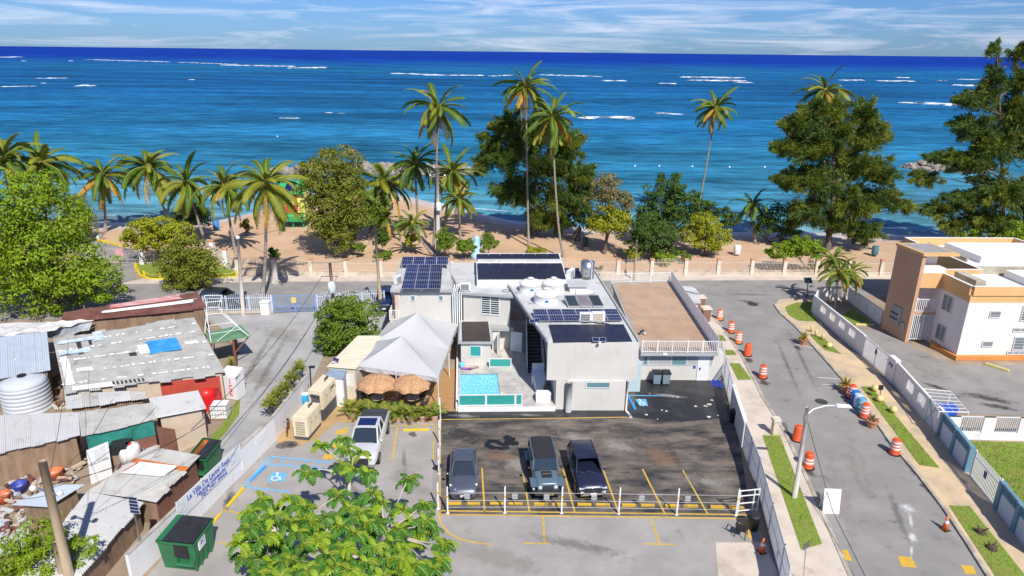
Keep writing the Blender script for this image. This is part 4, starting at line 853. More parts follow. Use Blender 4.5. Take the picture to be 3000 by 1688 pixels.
bs_ = thing('bay_sign', 'x', 'sign'); MB().tube([(0, 0, .12), (0, 0, .5)], .02, 5).obj('stake', m_steel, bs_); MB().box((-.16, -.02, .5), (.16, .0, .85)).obj('plate', m_grey_d, bs_)
for i, (p, s) in enumerate(zip([(-2.45, 33.46, 0), (0.3, 33.51, 0), (2.13, 33.48, 0), (4.88, 33.5, 0), (7.63, 33.48, 0), (10.29, 33.47, 0)], ('grey sedan', 'empty bay beside the sedan', 'boxy grey off-roader', 'dark blue suv', 'empty bay beside the suv', 'last empty bay'))):
    o = bs_ if i == 0 else dup(bs_, p); o.location = (p[0], p[1]-.18, .02); o['label'] = 'small blank grey bay sign in front of the '+s; o['group'] = 'small grey bay signs'
# orange barrels
def barrel(stripes, m_=None):
    t = thing('traffic_barrel', 'x', 'barrel'); m = m_ or m_orange
    pr = [(.30, 0), (.30, .1), (.285, .12), (.285, .3), (.27, .32), (.27, .5), (.255, .52), (.255, .7), (.24, .72), (.24, .9), (.2, .95), (.2, .98)]
    MB().lathe(pr, n=18).obj('body', m, t, False)
    for z0, z1, r in stripes: MB().lathe([(r, z0), (r, z1)], n=18, cap=False).obj('stripe', m_refl, t)
    MB().lathe([(.38, 0), (.38, .04), (.3, .06)], n=18).obj('base_ring', m_black, t)
    MB().box((-.1, -.02, .98), (.1, .02, 1.05)).obj('handle', m, t)
    return t
S3 = [(.36, .47, .274), (.56, .67, .259), (.76, .87, .244)]; S2 = S3[:2]
bA, bB, bC, bD = barrel(S3), barrel(S2), barrel([]), barrel(S3, m_fade); used = set()
BR = [(bD, (20.62, 63.12, 0), 'farthest along the hotel pavement'), (bA, (20.78, 59.9, 0), 'second from the corner along the hotel pavement'), (bD, (20.72, 57.41, 0), 'faded, third from the corner along the hotel pavement'), (bC, (20.7, 54.74, 0), 'plain without stripes beside the small grass squares'), (bA, (20.54, 50.42, 0), 'standing alone beside the larger grass square'), (bC, (19.65, 40.91, 0), 'plain without stripes behind the street lamp'), (bB, (19.06, 37.61, 0), 'just right of the street lamp pole'), (bA, (25.5, 39.34, 0), 'standing alone on the right kerb'), (bA, (26.24, 47.06, 0), 'between the potted plant and the blue drum'), (bA, (25.8, 44.14, 0), 'in front of the blue drums')]
for k, p, s in BR:
    o = k if k not in used else dup(k, p, 0); used.add(k); o.location = (p[0], p[1], .006); o.rotation_euler[2] = p[0]; o['label'] = 'orange traffic barrel '+s; o['group'] = 'orange traffic barrels'; o.scale = (1.12,)*3
def drum(mat, p, label):
    t = thing('plastic_drum', label, 'drum', p, group='plastic drums in a row'); MB().lathe([(.27, 0), (.3, .05), (.3, .3), (.315, .32), (.3, .34), (.3, .62), (.315, .64), (.3, .66), (.3, .95), (.28, .98)], (p[0], p[1], .006), n=18).obj('body', mat, t, True)
    MB().lathe([(.29, .98), (.29, 1.0), (.25, 1.0), (.25, .9), (.02, .9)], (p[0], p[1], .006), n=18, cap=False).obj('rim', mat, t)
drum(M('drum_blue', (.03, .16, .5), .5), (26.09, 46.25, 0), 'deep blue plastic drum next to the striped barrel')
drum(M('drum_pale', (.5, .6, .66), .5), (26.05, 45.67, 0), 'pale whitish plastic drum between two blue drums')
drum(M('drum_teal', (.13, .34, .48), .5), (26.03, 45.1, 0), 'grey blue plastic drum nearest the camera')
# yellow balls and bollards
for i, (p, s) in enumerate((((28.52, 56.33, 0), 'alone on the grass wedge'), ((28.53, 48.07, 0), 'farthest on the long grass strip'), ((28.03, 46.35, 0), 'second on the long grass strip beside the lamp'), ((28.21, 44.69, 0), 'nearest the camera on the long grass strip'))):
    o = MB().lathe([(.02, 0)]+[(.27*math.sin(math.pi*k/12), .27-.27*math.cos(math.pi*k/12)) for k in range(1, 12)]+[(.02, .54)], (p[0], p[1], .08), n=20).obj('stone_ball', m_pyel, None, True, loc=(p[0], p[1], .08)); tag(o, 'pale yellow painted stone ball '+s, 'ball', 'yellow stone balls')
for i, (p, s) in enumerate((((28.48, 60.03, 0), 'by the potted plant'), ((28.45, 58.97, 0), 'in the middle of three'), ((28.72, 58.1, 0), 'nearest the yellow ball'))):
    o = MB().lathe([(.13, 0), (.13, .5), (.1, .58), (.02, .6)], (p[0], p[1], .1), n=12).obj('bollard', m_pyel, None, True, loc=(p[0], p[1], .1)); tag(o, 'short yellow bollard '+s, 'bollard', 'short yellow bollards')
# cones
def cone(p, label, h=.75, rz=0):
    t = thing('traffic_cone', label, 'cone', p); MB().lathe([(.19, .03), (.03, h)], (p[0], p[1], 0), n=14).obj('cone_body', M('cone_orange', (.75, .16, .04), .55), t, True); MB().obox(p, (1, .3), .42, .42, 0, .03).obj('foot', m_black, t)
    if h > .85: MB().lathe([(.125, h*.5), (.09, h*.66)], (p[0], p[1], 0), n=14, cap=False).obj('stripe', m_refl, t)
cone((24.32, 31.69, 0), 'orange traffic cone standing alone in the street at lower right', .95)
cone((13.42, 29.7, 0), 'orange traffic cone at the foot of the white slat fence', .9)
# A-frame board
p = (18.48, 32.98, 0); t = thing('sandwich_board', 'white folding sandwich board standing at the kerb', 'sign board', p)
for dx, nm in ((-.0, 'front_leaf'), (.5, 'back_leaf')):
    a = Vector((p[0]-.45, p[1]+dx, .01)); b_ = Vector((p[0]+.5, p[1]+dx-.05, .01)); k = Vector((0, .25-dx, 1.5)); MB().slab(a, b_, b_+k, a+k, .03).obj(nm, m_white, t)
o = MB(); 
for i in range(7): z = 1.2-.13*i; y = p[1]+(.25)*z/1.5-.008; o.box((p[0]-.32, y-.008, z), (p[0]+.3-.1*(i % 3), y-.004, z+.012))
o.obj('print', m_grille, t); o = MB().lathe([(.08, 0), (.08, .004)], n=14).obj('badge', m_grille, t); o.location = (.32, .03, .25); o.rotation_euler = (R(80), 0, 0)
# street lamp
p = Vector((16.98, 34.39, 0)); tp = Vector((16.82, 34.39, 6.1)); t = thing('street_lamp', 'weathered concrete street lamp pole with white curved arm over the street', 'street lamp', p)
m_pole = M('weathered_concrete_pole', (.5, .47, .42), .9, scale=2, col2=(.2, .17, .14), lo=.5, hi=.8, detail=8, stretch=(1, 1, .3))
MB().tube([p, p.lerp(tp, .5), tp], [.16, .13, .1], 8).obj('pole', m_pole, t, True)
h = tp.z; MB().tube([tp+Vector((0, 0, -.5)), tp+Vector((.35, 0, -.1)), tp+Vector((1.0, 0, .12)), tp+Vector((1.75, 0, .15))], .045, 8).obj('arm', m_white, t, True)
MB().add([tp+Vector(v) for v in ((1.6, -.13, .1), (2.45, -.15, .08), (2.5, 0, .06), (2.45, .15, .08), (1.6, .13, .1), (1.6, -.1, .22), (2.35, -.1, .18), (2.4, 0, .16), (2.35, .1, .18), (1.6, .1, .22))], [(4, 3, 2, 1, 0), (5, 6, 7, 8, 9), (0, 1, 6, 5), (1, 2, 7, 6), (2, 3, 8, 7), (3, 4, 9, 8), (4, 0, 5, 9)]).obj('lamp_head', m_white, t)
MB().box((tp.x-.16, tp.y-.14, tp.z-.75), (tp.x-.02, tp.y-.05, tp.z-.35)).obj('junction_box', m_steel, t)
cable('service_cable', 'thin black cable running down from the street lamp across the street', [tp+Vector((.1, 0, -.8)), Vector((18.22, 33.46, 1.4)), Vector((18.04, 31.95, 0.9)), Vector((17.69, 27.18, 0.5))], .018, m_black)
# gate post box, road sign, bin, chair
p = (18.29, 41.5, 0); t = thing('meter_pillar', 'cream concrete pillar with a flat cap on the hotel pavement', 'pillar', p); MB().obox(p, (1, .1), .38, .38, .07, 1.15).obj('shaft', m_conc, t); MB().obox(p, (1, .1), .52, .52, 1.15, 1.35).obj('cap', M('cream_concrete', (.62, .55, .43), .85), t)
p = (14.68, 27.41, 0); tp = (14.49, 27.41, 2.32); t = thing('road_sign', 'thin road sign post with a diamond plate at the bottom of the pavement', 'sign', p); MB().tube([p, tp], .03, 6).obj('post', m_steel, t); MB().slab(*(Vector(tp)+Vector(v) for v in ((-.12, -.04, -.25), (.14, -.04, 0), (.12, -.04, .35), (-.14, -.04, .1))), .02).obj('plate', m_grille, t)
for p, s in (((13.55, 31.56, 0), 'beside the tube gate'), ((16, 43.25, 0), 'against the grey lot wall')):
    t = thing('trash_bin', 'black round trash bin '+s, 'trash bin', p, group='black round bins'); MB().lathe([(.26, .02), (.33, .85), (.36, .9)], (p[0], p[1], 0), n=18).obj('body', m_black, t, True); MB().lathe([(.37, .9), (.3, .96), (.04, 1.0)], (p[0], p[1], 0), n=18).obj('lid', m_black, t, True)
def plastic_chair(p, rz, label, mat, sc=1, group=None):
    t = thing('plastic_chair', label, 'chair', (0, 0, 0), group=group)
    MB().box((-.24, -.24, .4), (.24, .22, .44)).obj('seat', mat, t); mb = MB()
    for k in range(5): x = -.2+.1*k; mb.slab((x-.03, .22, .44), (x+.03, .22, .44), (x+.03, .34, .86), (x-.03, .34, .86), .02)
    mb.slab((-.25, .335, .84), (.25, .335, .84), (.25, .36, .92), (-.25, .36, .92), .03); mb.obj('backrest', mat, t)
    for x in (-.22, .22):
        for y in (-.22, .2): MB().tube([(x*1.12, y*1.15, 0), (x, y, .42)], .022, 5).obj('leg', mat, t)
        MB().tube([(x*1.1, -.22, .42), (x*1.15, -.22, .64), (x*1.15, .27, .66)], .025, 5).obj('armrest', mat, t)
    t.location = (p[0], p[1], p[2] if len(p) > 2 else 0); t.rotation_euler[2] = rz; t.scale = (sc,)*3; return t
plastic_chair((*(12.7, 30.98, 0)[:2], .006), 2.6, 'black chair standing by the tube gate', m_black, 1.15)
flat('parking_line', [(12.96, 32.14, 0), (13.31, 32.2, 0), (13.3, 30.77, 0), (13.1, 30.71, 0)], m_road_line, .012)
# trees stumps right
for p, s in (((26.08, 31.32, 0), 'near the cone'), ((25.84, 30.03, 0), 'nearest the picture edge')):
    mb = MB(); rg = random.Random(int(p[0]*9))
    mb.tube([(p[0], p[1], .08), (p[0], p[1], .3)], [.28, .2], 9)
    for k in range(9): a = rg.random()*6.3; mb.tube([(p[0], p[1], .2), (p[0]+math.cos(a)*.3, p[1]+math.sin(a)*.3, rg.uniform(.25, .6))], [.06, .01], 5)
    o = mb.obj('tree_stump', M('stump_wood', (.09, .065, .045), .9, var=.3), None, loc=(p[0], p[1], .1)); tag(o, 'dark splintered tree stump in the patchy grass '+s, 'stump', 'tree stumps')
# ---------------------------------------------------------------- white street wall and gates
m_wallw = M('street_wall_paint', (.72, .71, .70), .85, scale=.8, col2=(.6, .58, .56), lo=.5, hi=.85, detail=8, spots=[(1.5, .56, .75, (.3, .27, .24), .6)], sstretch=(2, 2, .3))
def wall_open(parent, p, q, h, ops, z0, z1, t=.16, mat=None, grille=True):
    mat = mat or m_wallw; cs = [0]+[v for o in ops for v in o]+[1]
    mb = MB(); mb.wall(p, q, t, 0, z0); mb.wall(p, q, t, z1, h)
    for i in range(0, len(cs), 2): mb.wall(lerp(p, q, cs[i]), lerp(p, q, cs[i+1]), t, z0, z1)
    mb.obj('wall_body', mat, parent)
    for a, b_ in ops:
        pa, pb = lerp(p, q, a), lerp(p, q, b_); L = math.hypot(pb[0]-pa[0], pb[1]-pa[1]); n_ = max(3, int(L/.13)); mb = MB()
        for k in range(n_): mb.obox(lerp(pa, pb, (k+.5)/n_), (pb[0]-pa[0], pb[1]-pa[1]), .03, .03, z0, z1)
        mb.wall(pa, pb, .04, z0+.04, z0+.08); mb.wall(pa, pb, .04, z1-.08, z1-.04); mb.obj('grille', m_white, parent)
A0, A1, A2 = (30.7, 65.3, 0), (30.7, 61.11, 0), (30.83, 54.93, 0)
sw_ = thing('street_wall', 'white street wall with four barred openings ending at the sliding gate', 'wall', A0)
wall_open(sw_, A0, A2, 1.95, [(.17, .29), (.36, .48), (.55, .67), (.74, .86)], .85, 1.7)
MB().prism([(30.74, 65.3, 0)[:2], lerp((30.74, 65.3, 0), (33.32, 69.66, 0), .5)[:2], (lerp((30.74, 65.3, 0), (33.32, 69.66, 0), .5)[0]+.16, lerp((30.74, 65.3, 0), (33.32, 69.66, 0), .5)[1]), ((30.74, 65.3, 0)[0]+.16, (30.74, 65.3, 0)[1])], 0, 1.9).obj('wall_end', m_wallw, sw_)
A3 = (30.8, 50.55, 0); sg = slat_fence('white barred sliding gate in the street wall opposite the potted plants', [lerp(A2, A3, .03), lerp(A2, A3, .97)], .03, 1.85, .15, .05, 'sliding_gate', m_white, rails=(.05, .97), cat='gate')
m_navy = M('navy_badge', (.02, .03, .2), .5); c_ = lerp(A2, A3, .5); dv_ = (A3[0]-A2[0], A3[1]-A2[1])
MB().obox((c_[0]-.06, c_[1]-.03), dv_, .28, .03, 1.15, 1.55).obj('badge', m_navy, sg)
A4 = (30.78, 49.46, 0); MB().wall(A3, A4, .35, 0, 2.0).obj('pier_body', m_wallw, pr_ := thing('gate_pier', 'white gate pier with dark blue letters beside the sliding gate', 'pier', A3)); MB().wall(A3, A4, .45, 2.0, 2.08).obj('cap', m_white, pr_)
# letters on the pier face
u4 = Vector((A4[0]-A3[0], A4[1]-A3[1])).normalized(); nf = Vector((u4.y, -u4.x)); nf = nf if nf.x < 0 else -nf
fb = Vector(lerp(A3, A4, .2)[:2])+nf*.185
def letter(parent, ch, o, u, n_, s, mat, name='letter', z=0):
    seg = {'P': [(0, 0, 0, 1), (0, 1, .6, .9), (.6, .9, .6, .6), (.6, .6, 0, .5)], 'R': [(0, 0, 0, 1), (0, 1, .6, .9), (.6, .9, .6, .6), (.6, .6, 0, .5), (.2, .5, .6, 0)], 'I': [(.3, 0, .3, 1)], 'C': [(.7, .9, .2, 1), (.2, 1, 0, .7), (0, .7, 0, .3), (0, .3, .2, 0), (.2, 0, .7, .1)], 'E': [(0, 0, 0, 1), (0, 1, .65, 1), (0, .5, .5, .5), (0, 0, .65, 0)], 'M': [(0, 0, 0, 1), (0, 1, .4, .4), (.4, .4, .8, 1), (.8, 1, .8, 0)]}[ch]
    mb = MB()
    for x0, y0, x1, y1 in seg: mb.tube([(o.x+u.x*x0*s, o.y+u.y*x0*s, z+y0*s), (o.x+u.x*x1*s, o.y+u.y*x1*s, z+y1*s)], s*.09, 4)
    mb.obj(name, mat, parent)
for i, ch in enumerate('PR'): letter(pr_, ch, fb+u4*.33*i, u4, nf, .32, m_navy, z=1.25)
A5 = (29.95, 43.55, 0); s2 = thing('street_wall', 'white street wall with two barred openings between the gate pier and the cage', 'wall', A4); wall_open(s2, A4, A5, 1.95, [(.38, .58), (.72, .93)], .75, 1.7)
A6 = (29.83, 41.78, 0); g2 = thing('cross_gate', 'white cross-braced gate panel at the end of the street wall', 'gate', A5)
mb = MB(); 
for s in (0.02, .5, .98): mb.obox(lerp(A5, A6, s*.62), (A6[0]-A5[0], A6[1]-A5[1]), .05, .05, 0, 1.95)
mb.wall(A5, lerp(A5, A6, .62), .05, 1.9, 1.95); mb.wall(A5, lerp(A5, A6, .62), .05, .05, .1); mb.obj('frame', m_white, g2)
a, b_ = lerp(A5, A6, .0), lerp(A5, A6, .6); MB().tube([(a[0]-.04, a[1], .1), (b_[0]-.04, b_[1], 1.9)], .03, 5).obj('brace', m_stair, g2); MB().tube([(b_[0]-.04, b_[1], .1), (a[0]-.04, a[1], 1.9)], .03, 5).obj('brace', m_stair, g2); MB().wall(a, b_, .02, .1, 1.9).obj('sheet', m_louv, g2)
MB().wall(lerp(A5, A6, .64), A6, .16, 0, 1.95).obj('wall_body', m_wallw, thing('street_wall', 'short white wall end between the cross gate and the blue wall', 'wall', lerp(A5, A6, .64)))
# blue panel wall with pierced blocks
m_bwall = M('blue_grey_wall', (.13, .26, .34), .8, var=.08, scale=1); m_bpan = M('pale_blue_panel', (.5, .58, .64), .85, var=.06)
def panel_wall(p, q, n_, label, h=1.9):
    t = thing('panel_wall', label, 'wall', p); u = (q[0]-p[0], q[1]-p[1]); L = math.hypot(*u)
    for k in range(n_+1): c = lerp(p, q, (k/n_)*(1-.3/L)+.15/L); MB().obox(c, u, .34, .3, 0, h).obj('pier', m_bwall, t)
    for k in range(n_):
        a, b_ = lerp(p, q, (k+.02)/n_+.3/L*(1-k/n_)), lerp(p, q, (k+1)/n_-.3/L*(k+1)/n_*.5-.1/L)
        MB().wall(a, b_, .14, 0, h*.68).obj('panel', m_bpan, t); MB().wall(a, b_, .2, h*.9, h-.005).obj('coping', m_bwall, t)
        l_ = math.hypot(b_[0]-a[0], b_[1]-a[1]); nb = max(2, int(l_/.34))
        for j in range(nb):
            c = lerp(a, b_, (j+.5)/nb); w_ = l_/nb; mb = MB(); z0, z1 = h*.68, h*.9
            uu = Vector(u).normalized(); 
            for s in (-1, 1): mb.obox((c[0]+uu.x*s*(w_/2-.03), c[1]+uu.y*s*(w_/2-.03)), u, .055, .16, z0, z1)
            mb.obox(c, u, w_*.3, .14, z0+.13, z1-.13); mb.obox(c, u, .05, .14, z0, z1); mb.obj('pierced_block', m_bwall, t)
    return t
B0, B1 = (29.8, 41.65, 0), (28.96, 37.16, 0); panel_wall(B0, B1, 2, 'blue framed garden wall with two pale panels and pierced blocks above')
B2 = (28.41, 33.62, 0); sg = slat_fence('white picket sliding gate in the blue garden wall before the lawn', [lerp(B1, B2, .12), lerp(B1, B2, .98)], .03, 1.9, .14, .06, 'picket_gate', m_white, rails=(.07, .8), cat='gate')
c_ = lerp(B1, B2, .55); MB().obox((c_[0]-.08, c_[1]), (B2[0]-B1[0], B2[1]-B1[1]), .3, .03, 1.0, 1.45).obj('badge', m_navy, sg)
B3 = (27.64, 29.35, 0); panel_wall(B2, B3, 2, 'blue framed garden wall at the right picture edge beyond the picket gate')
# cross wall with pickets, cage, lawn
C0, C1 = (29.9, 41.29, 0), (37.29, 41.14, 0); cw = thing('cross_wall', 'white wall with two picket openings behind the lawn', 'wall', C0)
L_ = math.hypot(C1[0]-C0[0], C1[1]-C0[1])
wall_open(cw, C0, C1, 1.75, [(.12, .33), (.44, .66)], .55, 1.752, mat=m_whiter)
lawn([(30.5, 41, 0), (37.03, 40.79, 0), (30.65, 30.45, 0), (28.24, 31.24, 0), (29.13, 35.97, 0)], .03, 'bright green lawn behind the blue garden wall', dens=110, h=.1, seed=11)
cg = thing('frame_cage', 'white open frame shelter with mesh roof beyond the street wall', 'shelter', (31.15, 44.11, 0))
Q = [(29.46, 41.65, 1.9), (31.45, 41.6, 1.9), (32.05, 44.65, 1.9), (30.3, 45.04, 1.9)]
for p, q in zip(Q, Q[1:]+Q[:1]): MB().tube([p, q], .035, 5).obj('beam', m_white, cg)
for p in Q: MB().tube([p, (p[0], p[1], 0)], .035, 5).obj('post', m_white, cg)
for k in range(1, 6): MB().tube([lerp(Q[0], Q[3], k/6), lerp(Q[1], Q[2], k/6)], .02, 4).obj('beam', m_white, cg)
for k in range(1, 4): MB().tube([lerp(Q[0], Q[1], k/4), lerp(Q[3], Q[2], k/4)], .02, 4).obj('beam', m_white, cg)
MB().obox((31.95, 44.62, 0), (1, 0), 1.4, .7, 0, .8).obj('tarp_bundle', m_sign, None); o = bpy.data.objects['tarp_bundle']; tag(o, 'bright blue covered box inside the white frame shelter', 'box')

# ---------------------------------------------------------------- apartment block on the right
m_apt = M('cream_render', (.74, .69, .63), .85, var=.04, scale=.5, bump=.15, bscale=10, spots=[(1.2, .58, .8, (.42, .36, .3), .45)], sstretch=(2, 2, .2))
m_aor = M('ochre_band_paint', (.66, .4, .17), .85, var=.05, scale=.5)
m_aor2 = M('terracotta_paint', (.5, .3, .18), .85, var=.06, scale=.5, bump=.2, bscale=10)
m_aplinth = M('plinth_orange', (.6, .24, .06), .8, var=.08)
m_aroof = M('white_roof_coat', (.76, .75, .72), .85, scale=.4, col2=(.62, .59, .53), lo=.55, hi=.85, detail=8)
m_moss = M('weathered_parapet', (.5, .47, .38), .9, scale=.8, col2=(.32, .29, .2), detail=8)
C = Vector((38.79, 54.43, 0)[:2]); Bk = Vector((38.52, 57.97, 0)[:2]); uA = (Vector((44.89, 54.59, 0)[:2])-C).normalized(); vA = (Bk-C); dA = vA.length; vA.normalize()
AP = thing('apartment_building', 'cream two-storey apartment block with ochre roof band and terracotta stair tower', 'building', (C.x, C.y, 0))
W, D, H1 = 16, 16, 6.7
mainp = [C, C+uA*W, C+uA*W+vA*D, C+uA*4.2+vA*D, C+uA*4.2+vA*(dA+1.2), C+vA*(dA+1.2)]
MB().prism(mainp, 0, 5.25).obj('wall', m_apt, AP)
MB().prism(inset(mainp, -.004), 5.25, 5.9).obj('roof_band', m_aor, AP)
t_ = .22; mb = MB()
for i in range(6): a, b_ = Vector(mainp[i]), Vector(mainp[(i+1) % 6]); mb.wall(a+(b_-a).normalized()*t_/2, b_-(b_-a).normalized()*t_/2, t_, 5.9, H1)
mb.obj('parapet', m_aor, AP); mb = MB()
for i in range(6): a, b_ = Vector(mainp[i]), Vector(mainp[(i+1) % 6]); mb.wall(a, b_, t_+.02, H1, H1+.03)
mb.obj('coping', m_aroof, AP)
MB().prism(inset(mainp, t_), 5.9, 5.93).obj('roof', m_aroof, AP)
MB().prism([C-uA*.25-vA*.35, C+uA*W-vA*.35, C+uA*W, C, Bk-vA*.2, Bk-uA*.6-vA*1.0], .01, .4).obj('plinth', m_aplinth, AP)
# raised roof rooms
for (s0, s1, d0, d1, z1) in ((1.7, 4.4, .8, 3.4, 6.7), (6.6, W-.3, 1.6, 5, 6.6), (7.5, W-.3, 9.2, 14.5, 6.6)):
    q = [C+uA*s0+vA*d0, C+uA*s1+vA*d0, C+uA*s1+vA*d1, C+uA*s0+vA*d1]; MB().prism(q, 5.93, z1).obj('roof_room', m_aroof, AP)
q = [C+uA*.9+vA*.9, C+uA*1.69+vA*.85, C+uA*1.69+vA*3.6, C+uA*.9+vA*3.6]; MB().prism(q, 5.93, 6.9).obj('roof_tank_wall', m_moss, AP)
for a, b_ in ((C+uA*4.4+vA*5.5, C+uA*(W-.5)+vA*5.5), (C+uA*5.4+vA*8.2, C+uA*5.4+vA*14)): MB().wall(a, b_, .2, 5.94, 6.75).obj('roof_parapet', m_moss, AP)
# recessed stair bay and terracotta fin tower
TL, TR = Vector((35.76, 61.34, 0)[:2]), Vector((36.27, 57.99, 0)[:2]); vT = (TL-TR); LT = vT.length; vT.normalize()
nT = Vector((-vT.y, vT.x)); nT = nT if nT.x > 0 else -nT
MB().prism([TR, TR+nT*.35, TL+nT*.35, TL], 0, 8.3).obj('stair_tower', m_aor2, AP)
MB().prism([TR-vT*.15-nT*.1, Bk+nT*.9-vT*.2, Bk+nT*.9+vT*LT, TL-nT*.1+vT*.1], 8.3, 8.55).obj('tower_roof', m_aor, AP)
MB().prism([TR+nT*.2+vT*.2, Bk+nT*.7+vT*.3, Bk+nT*.7+vT*(LT-.3), TL+nT*.2-vT*.2], 8.55, 8.56).obj('tower_roof_coat', M('grey_roof_coat', (.3, .29, .28), .9, var=.15), AP)
F0, F1 = TR+nT*.35, Bk+vA*.0
MB().prism([F0+vT*1.2, F1+vT*1.2, F1+vT*LT, TL+nT*.35], 0, 8.3).obj('stair_back', m_apt, AP)
MB().prism([F0, F1, F1+vT*1.2, F0+vT*1.2], 5.3, 6.7).obj('bay_band', m_aor, AP)
MB().prism([F0, F1, F1+vT*1.2, F0+vT*1.2], 2.75, 3.0).obj('bay_slab', m_aor2, AP)
MB().prism([F0, F1, F1+vT*1.2, F0+vT*1.2], 6.7, 7.2).obj('bay_parapet', m_aroof, AP)
railing('stair_gate', F0, F1, .25, 2.45, m_white, AP, step=.16, bw=.05, posts=3)
railing('stair_railing', F0, F1, 3.0, 1.25, m_white, AP, step=.16, bw=.05, posts=2)
nb = Vector((uA.y, -uA.x))
def awin(a, d, z0, z1, lv, mull, side=0):
    if side: p, q = C+vA*(a+d), C+vA*a
    else: p, q = C+uA*a, C+uA*(a+d)
    return win(p, q, z0, z1, m_dglass, m_white, louvre=lv, mull=mull, parent=AP, fw=.05, t=.09)
awin(2.0, .95, 3.9, 4.5, 4, 0); awin(2.0, .95, 1.15, 1.7, 4, 0)
awin(4.75, 1.9, 3.6, 4.95, 8, 1); awin(4.75, 1.9, .85, 2.1, 8, 1)
awin(4.4, 1.9, 2.6, 2.95, 2, 2); awin(4.4, 1.6, .45, .75, 2, 2)
awin(dA-1.75, 1.2, 3.55, 5.0, 9, 1, 1); awin(dA-1.75, 1.2, .75, 2.2, 9, 1, 1)
# meter cabinets on the tower
nL = -nT
def onT(s, w_, z0, z1, d, nm, mt): c = TL-vT*s; MB().prism([c, c-vT*w_, c-vT*w_+nL*d, c+nL*d], z0, z1).obj(nm, mt, AP)
onT(1.0, 1.3, 1.3, 2.9, .12, 'meter_panel', M('meter_grey', (.33, .32, .3), .7))
for k in range(6): c = TL-vT*(1.2+.35*(k % 3))+nL*.12; o = MB().lathe([(.1, 0), (.1, .12)], n=10).obj('meter', m_dglass, None); o.rotation_euler = (0, R(-90), math.atan2(-nT.y, -nT.x)+math.pi); o.location = (c.x-C.x, c.y-C.y, 1.7+.5*(k//3)); o.parent = AP
onT(2.5, .45, 1.0, 1.7, .12, 'meter_box', M('meter_grey', (.33, .32, .3), .7))
# garden in front of the tower
I0, I1 = (36.18, 69.22, 0), (36.21, 62.23, 0); iw = thing('garden_wall', 'low white block wall beside the apartment garden', 'wall', I0)
for k in range(5): MB().wall(lerp(I0, I1, k/5+.005), lerp(I0, I1, (k+1)/5-.005), .16, 0, 1.5).obj('wall_panel', m_wallw, iw)
J0, J1 = (33.01, 69.12, 0), (41.01, 70.24, 0); bw = thing('garden_wall', 'white garden wall with a bar panel along the beach road', 'wall', J0)
wall_open(bw, J0, lerp(J0, J1, .42), 1.5, [(.45, .98)], .2, 1.3)
lawn([(33.12, 64.13, 0), (35.41, 66.62, 0), (35.62, 62.39, 0), (33.49, 62.15, 0)], .03, 'small lawn below the palms inside the white street wall', dens=110, seed=13)

# ---------------------------------------------------------------- sign wall, yard, tent
def text(parent, s, o, u, size, mat, z, name='lettering', nrm=None, bold=.0, width=None):
    """flat mesh lettering standing upright on a wall: o plan start, u plan direction, z base height"""
    cu = bpy.data.curves.new('txt', 'FONT'); cu.body = s; cu.size = size; cu.extrude = .004; cu.offset = bold
    ob = bpy.data.objects.new('txt', cu); me = bpy.data.meshes.new_from_object(ob); bpy.data.objects.remove(ob); bpy.data.curves.remove(cu)
    u = Vector((u[0], u[1])).normalized(); k = 1
    if width:
        w0 = max(v.co.x for v in me.vertices); k = width/w0
    off = Vector(parent.location)
    for v in me.vertices: c = v.co.copy(); v.co = Vector((o[0]+u.x*c.x*k-u.y*-c.z*1, o[1]+u.y*c.x*k-u.x*c.z*1, z+c.y))-off
    me.materials.append(mat); t = bpy.data.objects.new(name, me); COL.objects.link(t); t.parent = parent; return t
W0, W1, W2 = (-15.4, 46.43, 0), (-15.9, 40.18, 0), (-17.41, 32.61, 0)
W3 = lerp(W1, W2, 1.75)
m_lav = M('painted_block_wall', (.72, .71, .71), .85, scale=.6, col2=(.63, .62, .63), lo=.5, hi=.9, detail=8, spots=[(1.5, .58, .75, (.4, .37, .34), .5)], sstretch=(2, 2, .3))
bwl = thing('boundary_wall', 'long white boundary wall between the gravel lane and the parking lot', 'wall', W1)
for a, b_ in ((W0, W1), (W1, W2), (W2, W3)): MB().wall(a, b_, .18, 0, 1.75).obj('wall_section', m_lav, bwl)
for a, b_ in ((W0, W1), (W1, W2), (W2, W3)): MB().wall(a, b_, .22, 1.75, 1.79).obj('coping', m_kerb, bwl)
# restaurant sign on the wall
uS = Vector((W1[0]-W3[0], W1[1]-W3[1])).normalized(); nS = Vector((uS.y, -uS.x))
def onwall(px): return px
s0 = Vector(lerp(W2, W3, .38)[:2])+nS*.13; s1 = Vector(lerp(W1, W2, .52)[:2])+nS*.13
SL = (s1-s0).length; su = (s1-s0).normalized()
sg = thing('restaurant_sign', 'long white banner sign with blue restaurant lettering on the boundary wall', 'sign', (s0.x, s0.y, 0))
m_ban = M('banner_vinyl', (.70, .71, .73), .6, var=.05); m_ink = M('faded_blue_ink', (.09, .14, .42), .7, var=.2, scale=4)
MB().wall(s0, s1, .04, 1.0, 2.15).obj('banner', m_ban, sg)
for p in (s0, s1): MB().tube([(p.x, p.y, .3), (p.x, p.y, 2.2)], .03, 6).obj('post', m_white, sg)
fo = s0+nS*.026
text(sg, 'La Villa De Lester Rest', fo+su*SL*.14, su, .48, m_ink, 1.68, bold=.012, width=SL*.66)
text(sg, 'Nacional Guavancho', fo+su*SL*.27, su, .42, m_ink, 1.36, bold=.014, width=SL*.46)
text(sg, '787-796-9944', fo+su*SL*.32, su, .36, m_ink, 1.05, bold=.012, width=SL*.42)
